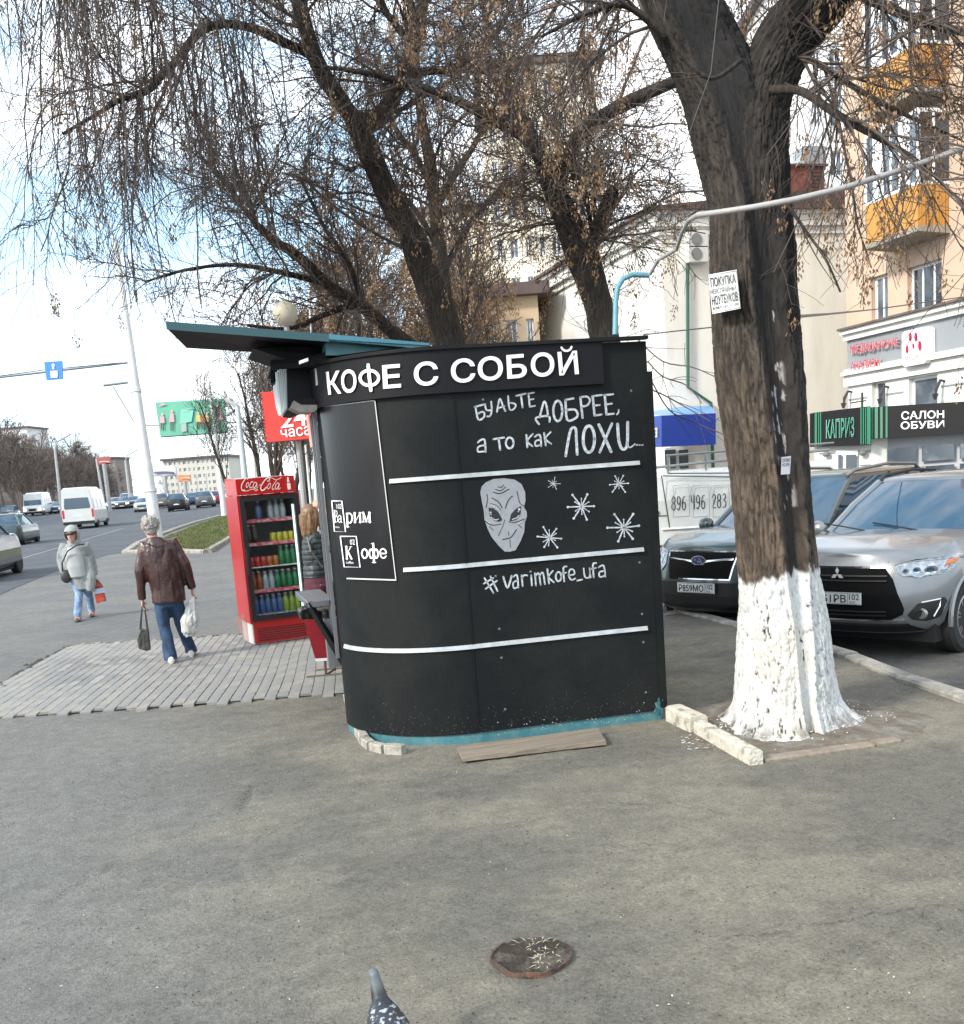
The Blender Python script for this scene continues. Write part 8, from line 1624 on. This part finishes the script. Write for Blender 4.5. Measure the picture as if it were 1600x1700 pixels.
hm = bpy.data.materials.new('old_bark'); hm.use_nodes = True; n_ = hm.node_tree; bs_ = n_.nodes['Principled BSDF']; at = n_.nodes.new('ShaderNodeAttribute'); at.attribute_name = 'surface'; tc_ = n_.nodes.new('ShaderNodeTexCoord'); mp_ = n_.nodes.new('ShaderNodeMapping'); mp_.inputs['Scale'].default_value = (1, 1, .3); n_.links.new(tc_.outputs['Object'], mp_.inputs[0]); tn = n_.nodes.new('ShaderNodeTexNoise'); tn.inputs['Scale'].default_value = 130; tn.inputs['Detail'].default_value = 5; n_.links.new(mp_.outputs[0], tn.inputs[0])
rm_ = n_.nodes.new('ShaderNodeMapRange'); rm_.inputs[1].default_value = .3; rm_.inputs[2].default_value = .7; rm_.inputs[3].default_value = .8; rm_.inputs[4].default_value = 1.2; n_.links.new(tn.outputs['Fac'], rm_.inputs[0]); mm_ = n_.nodes.new('ShaderNodeMixRGB'); mm_.blend_type = 'MULTIPLY'; mm_.inputs[0].default_value = 1; n_.links.new(at.outputs['Color'], mm_.inputs[1]); n_.links.new(rm_.outputs[0], mm_.inputs[2]); n_.links.new(mm_.outputs[0], bs_.inputs['Base Color']); bs_.inputs['Roughness'].default_value = .9; bp_ = n_.nodes.new('ShaderNodeBump'); bp_.inputs['Strength'].default_value = .5; bp_.inputs['Distance'].default_value = .006; n_.links.new(tn.outputs['Fac'], bp_.inputs['Height']); n_.links.new(bp_.outputs[0], bs_.inputs['Normal'])
LT = []
for nm, pts, nA, nS, tr in (('trunk', [(1303, 1200, 140, 6.90), (1300, 1130, 148, 6.86), (1297, 1050, 144, 6.82), (1291, 960, 131, 6.77), (1278, 800, 128, 6.70), (1262, 650, 134, 6.63), (1250, 520, 136, 6.57), (1246, 420, 134, 6.53), (1242, 330, 130, 6.5), (1225, 240, 138, 6.5), (1200, 160, 132, 6.47), (1168, 90, 124, 6.45), (1135, 20, 122, 6.4), (1105, -60, 112, 6.35), (1075, -150, 100, 6.3)], 300, 640, True),
                            ('limb', [(1250, 500, 24, 6.58), (1256, 420, 62, 6.52), (1266, 330, 88, 6.44), (1262, 240, 94, 6.42), (1266, 170, 94, 6.4), (1285, 110, 98, 6.36), (1312, 60, 100, 6.3), (1350, 15, 96, 6.2), (1400, -40, 86, 6.1), (1460, -110, 76, 6.0)], 200, 300, False),
                            ('knot', [(1262, 376, 24, 6.5), (1276, 352, 46, 6.42), (1294, 334, 48, 6.38), (1303, 325, 30, 6.34), (1306, 323, 8, 6.33)], 60, 40, False)):
    V, Fq, C_, L_ = hero(pts, nA, nS, 5+len(nm), tr); me = bpy.data.meshes.new(nm); setmesh(me, V, Fq, smooth=True); ca_ = me.color_attributes.new('surface', 'FLOAT_COLOR', 'POINT'); ca_.data.foreach_set('color', np.column_stack([C_, np.ones(len(C_))]).astype(np.float32).ravel()); link(nm, me, hm, bt); LT.append(L_)
cw = []; rng = rngT; lims = []
for pts in ([(1280, 150, 15, 6.2), (1330, 152, 14, 6.0), (1390, 190, 12, 5.8), (1450, 225, 10, 5.7), (1520, 265, 7, 5.6), (1600, 340, 4, 5.5)], [(1285, 95, 12, 6.3), (1345, 100, 11, 6.2), (1410, 140, 9, 6.1), (1490, 185, 7, 6.0), (1590, 230, 4, 6.0)], [(1400, -30, 30, 6.1), (1470, 10, 18, 5.9), (1540, 40, 12, 5.8), (1620, 60, 8, 5.7)], [(1460, -110, 40, 6), (1540, -60, 20, 5.8), (1640, -20, 12, 5.7)],
            [(1090, -110, 40, 6.3), (1020, -60, 22, 6.6), (940, -40, 14, 6.9), (850, -30, 8, 7.2)], [(1105, 60, 14, 6.3), (1040, 10, 11, 6.2), (980, 20, 8, 6.1), (900, 60, 5, 6)], [(1230, 100, 8, 6.0), (1180, 130, 7, 5.9), (1130, 90, 6, 5.85), (1090, 20, 4, 5.8)], [(1300, 330, 8, 6.2), (1335, 380, 5, 6.1), (1370, 430, 4, 6.0), (1395, 485, 3, 6.0)], [(1085, -130, 30, 6.3), (1150, -170, 20, 6.2), (1240, -160, 14, 6.1), (1330, -130, 9, 6)]):
    P = np.array([PD(x, y, d) for x, y, w, d in pts]); Rr = np.array([w*d/F/2 for x, y, w, d in pts]); Pc, Rc = cr(P, 40), cr(Rr[:, None], 40)[:, 0]; meshobj('branch', [bark_tube(Pc, np.maximum(Rc, .003), 10, 3)], m_bark, bt); lims.append((cr(P, 13), cr(Rr[:, None], 13)[:, 0]))
LP = np.array([l[0] for l in lims]); LR = np.array([l[1] for l in lims]); w_ = [0, 1, 2, 3, 4, 5, 8]
P1, R1 = spawn(rng, LP[w_], LR[w_], 20, .1, (.35, 1.2), (.4, 1.3), .5, .005, 7, .14, -.06); P2, R2 = spawn(rng, P1, R1, 8, .15, (.3, 1.), (.2, .7), .6, .0028, 5, .16, -.06); P3, R3 = spawn(rng, P2, R2, 3, .2, (.3, 1.), (.08, .3), .7, .0018, 4, .2, -.04)
P4, R4 = spawn(rng, LP[[6, 7]], LR[[6, 7]], 7, .2, (.3, .9), (.15, .5), .6, .002, 5, .15, -.05)
o = meshobj('crown', [tubes(P1, R1, 5), tubes(P2, R2, 3), tubes(P3, R3, 3), tubes(P4, R4, 3)], m_twig, bt, stuff=True)
meshobj('seed_clusters', [seeds(rng, np.concatenate([P2[:, -1], P3[:, -1]]), 330, .75)], m_seed, bt, smooth=False, stuff=True)
# thin suckers crossing between the trunk and the kiosk
Ps = np.array([PD(1187, y, 6.3) for y in (700, 610, 560, 640, 690)]); sh_ = []
for k, pts in enumerate(([(1060, 565, 7.6), (1100, 600, 7.2), (1150, 610, 6.9), (1196, 630, 6.6)], [(1075, 600, 7.8), (1100, 625, 7.4), (1140, 640, 7.1), (1165, 670, 6.9)], [(1062, 640, 7.6), (1100, 655, 7.3), (1145, 680, 7.), (1180, 700, 6.8)], [(1080, 630, 7.8), (1110, 680, 7.5), (1150, 700, 7.3), (1210, 725, 7.)])):
    sh_.append(cr([PD(*p) for p in pts], 13))
sh_ = np.array(sh_); sr = np.tile(np.linspace(.006, .003, 13), (4, 1)); a, b_ = spawn(rng, sh_, sr, 6, .05, (.3, .8), (.2, .5), .7, .0025, 5, .12, -.03)
st_ = meshobj('leafless_shrub', [tubes(sh_, sr, 5), tubes(a, b_, 3)], m_twig, None); tag(st_, 'thin bare twigs poking out between the kiosk and the big tree', 'shrub')
# ---- notices on the big tree
def TM(cx, Rpx, D, off):
    def f(px, py):
        c = cx(py); R_ = Rpx*D/F; dx = (px-c)/F*D; d = D-math.sqrt(max(R_*R_-dx*dx, 1e-4))-off; return tuple(PD(px, py, d))
    return f
tf = TM(lambda y: 1240+(y-485)*.11, 72, 6.56, .028); b = MB(); nx, ny = 10, 6; Cn = [(1176, 456), (1223, 447.5), (1229.5, 512), (1182, 521.5)]
V = [tf(*bil(i/nx, j/ny, Cn)) for j in range(ny+1) for i in range(nx+1)]; b.add(V, [(j*(nx+1)+i, (j+1)*(nx+1)+i, (j+1)*(nx+1)+i+1, j*(nx+1)+i+1) for j in range(ny) for i in range(nx)]); no = tag(b.build('paper_notice', mat('notice_paper', (.62, .63, .62), .6, var=.08, vs=9), smooth=True), 'white paper notice ПОКУПКА НЕИСПРАВНЫХ НОУТБУКОВ stuck to the left of the big tree trunk', 'notice')
tf2 = TM(lambda y: 1240+(y-485)*.11, 72, 6.56, .034); b = MB(); B4 = lambda u0, v0, u1, v1: [bil(u0, v0, Cn), bil(u1, v0, Cn), bil(u1, v1, Cn), bil(u0, v1, Cn)]
for tx, q, bo in (('ПОКУПКА', (.04, .09, .92, .33), .012), ('НЕИСПРАВНЫХ', (.02, .38, .93, .51), .0), ('НОУТБУКОВ', (.03, .55, .94, .79), .012), ('8(987)187-3-108', (.03, .83, .93, .93), .0)):
    Q4 = B4(*q); text_in(b, tx, *Q4, tf2, bo)
for a, c in (((.01, .03), (.99, .03)), ((.99, .03), (.99, .97)), ((.01, .97), (.99, .97))): ribbon(b, [bil(*a, Cn), bil((a[0]+c[0])/2, (a[1]+c[1])/2, Cn), bil(*c, Cn)], .7, tf2, smooth=False)
b.build('notice_print', m_blk, no) if True else None
tf3 = TM(lambda y: 1240+(y-485)*.11, 66, 6.67, .012); b = MB(); Cn2 = [(1297, 759), (1313, 757), (1311, 787), (1296, 788)]; b.add([tf3(*p) for p in Cn2], [(0, 1, 2, 3)]); n2_ = tag(b.build('small_flyer', mat('flyer_paper', (.42, .42, .45), .6)), 'small grey flyer with tear-off strips in the charred groove of the big tree', 'flyer')
tf4 = TM(lambda y: 1240+(y-485)*.11, 66, 6.67, .016); b = MB(); text_in(b, 'СУТКИ', *[bil(*p, Cn2) for p in ((.1, .1), (.9, .1), (.9, .3), (.1, .3))], tf4, .02); text_in(b, 'ЧАС, НОЧЬ', *[bil(*p, Cn2) for p in ((.1, .36), (.9, .36), (.9, .55), (.1, .55))], tf4, .02); b.build('flyer_print', m_blk, n2_)
# ---- generic bare trees further along
def bare(seed, H=9., tw=.012, n=(9, 7, 8, 6), fine=True, seedsn=0, mt=None, mb_=None, name='bare_tree', spread=.55):
    rng = np.random.default_rng(seed); r = H*.016; P, Rr = grow(rng, np.zeros((1, 3)), np.array([[.03, 0, 1.]]), np.array([H*.8]), [r], [r*.25], 12, .06, .08)
    Lb = H*.32; P1, R1 = spawn(rng, P, Rr, n[0]*2, .28, (.4, .9), (Lb*.6, Lb*1.25), .5, tw*1.5, 7, .12, .05, up=.25); P2, R2 = spawn(rng, P1, R1, n[1], .2, (.4, .9), (Lb*.3, Lb*.65), .5, tw, 5, .16, .02, up=.1); P3, R3 = spawn(rng, P2, R2, n[2], .15, (.4, 1.), (Lb*.12, Lb*.32), .6, tw*.75, 3, .2, 0)
    return (P, Rr), [tubes(P1, R1, 4), tubes(P2, R2, 3), tubes(P3, R3, 3)], P3[:, -1], rng
m_far = mat('hazed_bare_wood', (.125, .10, .088), .95, var=.2, vs=.1); m_mid = mat('mid_bare_wood', (.075, .058, .048), .95, var=.25, vs=.5)  # far wood colour lightened to stand in for distance haze
variants = []
for s in (101, 102, 103):
    (P, Rr), tb, ends, rng = bare(s, 9.5, .013); V, Fq = bark_tube(cr(P[0], 40), cr(Rr[0][:, None], 40)[:, 0], 12, s, .08, 3)
    mt_ = bpy.data.meshes.new('trunk'); setmesh(mt_, V, Fq, smooth=True); mt_.materials.append(m_bark); Vc, Fc = join(tb); mc_ = bpy.data.meshes.new('crown'); setmesh(mc_, Vc, Fc); mc_.materials.append(m_mid)
    Vs, Fs = seeds(rng, ends, 240, 2.2); ms_ = bpy.data.meshes.new('seed_clusters'); setmesh(ms_, Vs, Fs); ms_.materials.append(m_seed); variants.append((mt_, mc_, ms_))
def put(name, v, loc, rz, sc, label, group, sd=True):
    o = empty(name, loc, rz, label, 'tree', group); o.scale = (sc, sc, sc)
    for nm, me in zip(('trunk', 'crown', 'seed_clusters'), variants[v]):
        if nm == 'seed_clusters' and not sd: continue
        c = bpy.data.objects.new(nm, me); COL.objects.link(c); c.parent = o
        if nm != 'trunk': c['kind'] = 'stuff'
    return o
rg = random.Random(17)
rowlab = 'bare tree of the dense row beyond the kiosk, merging with its neighbours'
for k, (x, y, s) in enumerate(((4.6, 25, 1.0), (6.5, 28, 1.05), (6.2, 35, 1.1), (9.5, 38, 1.2), (5.0, 42, 1.1), (12.5, 42, 1.1), (8.0, 48, 1.25), (6.2, 56, 1.2), (11, 58, 1.4), (7.6, 68, 1.3), (14, 50, 1.2))):
    put('bare_tree', k % 3, (x, y, zr(y)-.1), rg.uniform(0, 6.28), s, rowlab, 'row of bare trees beyond the kiosk')
for k, (px, py, s, lab) in enumerate(((391, 864, .95, 'bare tree with a curved trunk just right of the slim lamp post'), (440, 862, 1.1, 'bare tree above the fridge, under the black canopy'), (463, 868, .95, 'bare tree behind the red 24-hour sign'), (492, 872, .95, 'bare tree right of the red 24-hour sign, above the row of posts'))):
    g_ = GR(px, py); put('bare_tree', (k+1) % 3, tuple(g_), rg.uniform(0, 6.28), s, lab, None, False)
for k in range(8):
    put('bare_tree', k % 3, (5.5+k*2.1+rg.uniform(-.6, .6), 75+k*13, -.2), rg.uniform(0, 6.28), rg.uniform(1.1, 1.5), 'distant bare tree at the far end of the row beyond the fridge', 'distant bare trees beyond the fridge', False)
# far wood across the avenue: one mass
rng = np.random.default_rng(400); parts = []
base_t = []
for s in (1, 2, 3): (P, Rr), tb, ends, _ = bare(300+s, 12.5, .045, n=(8, 5, 5, 0)); base_t.append(join([tubes(P, Rr, 5)]+tb))
for k in range(170):
    y = 84+k*2.2+rng.uniform(-4, 4); x = -21.5-.01*(y-100)-abs(rng.normal(0, 3.5))-(y > 200)*rng.uniform(-3, 0); V, Fq = base_t[k % 3]; a = rng.uniform(0, 6.28); s = rng.uniform(.8, 1.12); c_, s_ = math.cos(a), math.sin(a)
    parts.append((np.column_stack([(V[:, 0]*c_-V[:, 1]*s_)*s+x, (V[:, 0]*s_+V[:, 1]*c_)*s+y, V[:, 2]*s-.3+zr(y)]), Fq))
for k in range(46):
    y = 230+k*5+rng.uniform(-3, 3); x = 22+.04*(y-230)+rng.uniform(-12, 14)-14; V, Fq = base_t[k % 3]; s = rng.uniform(.5, .75); parts.append((V*s+np.array([x-4, y+60, 0]), Fq))
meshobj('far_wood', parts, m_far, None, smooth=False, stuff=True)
mb = MB(); hp_ = [(-60, 95, 0), (-27, 95, 0), (-30, 560, 0), (-60, 560, 0)]; rings = [[(-26-6*i+rng.uniform(-1, 1)*(i > 0), 95+k*12, (0, 3.4, 6.5, 8.)[i]+rng.uniform(-.8, .8)*(i > 0)) for i in range(4)] for k in range(40)]
n_ = 4; mb.add([p for r in rings for p in r], [(k*n_+i, (k+1)*n_+i, (k+1)*n_+i+1, k*n_+i+1) for k in range(39) for i in range(3)]); mb.build('wooded_bank', mat('undergrowth', (.085, .072, .062), .95, var=.4, vs=.25, bump=.5, bs=2), None, base=None)['kind'] = 'structure'
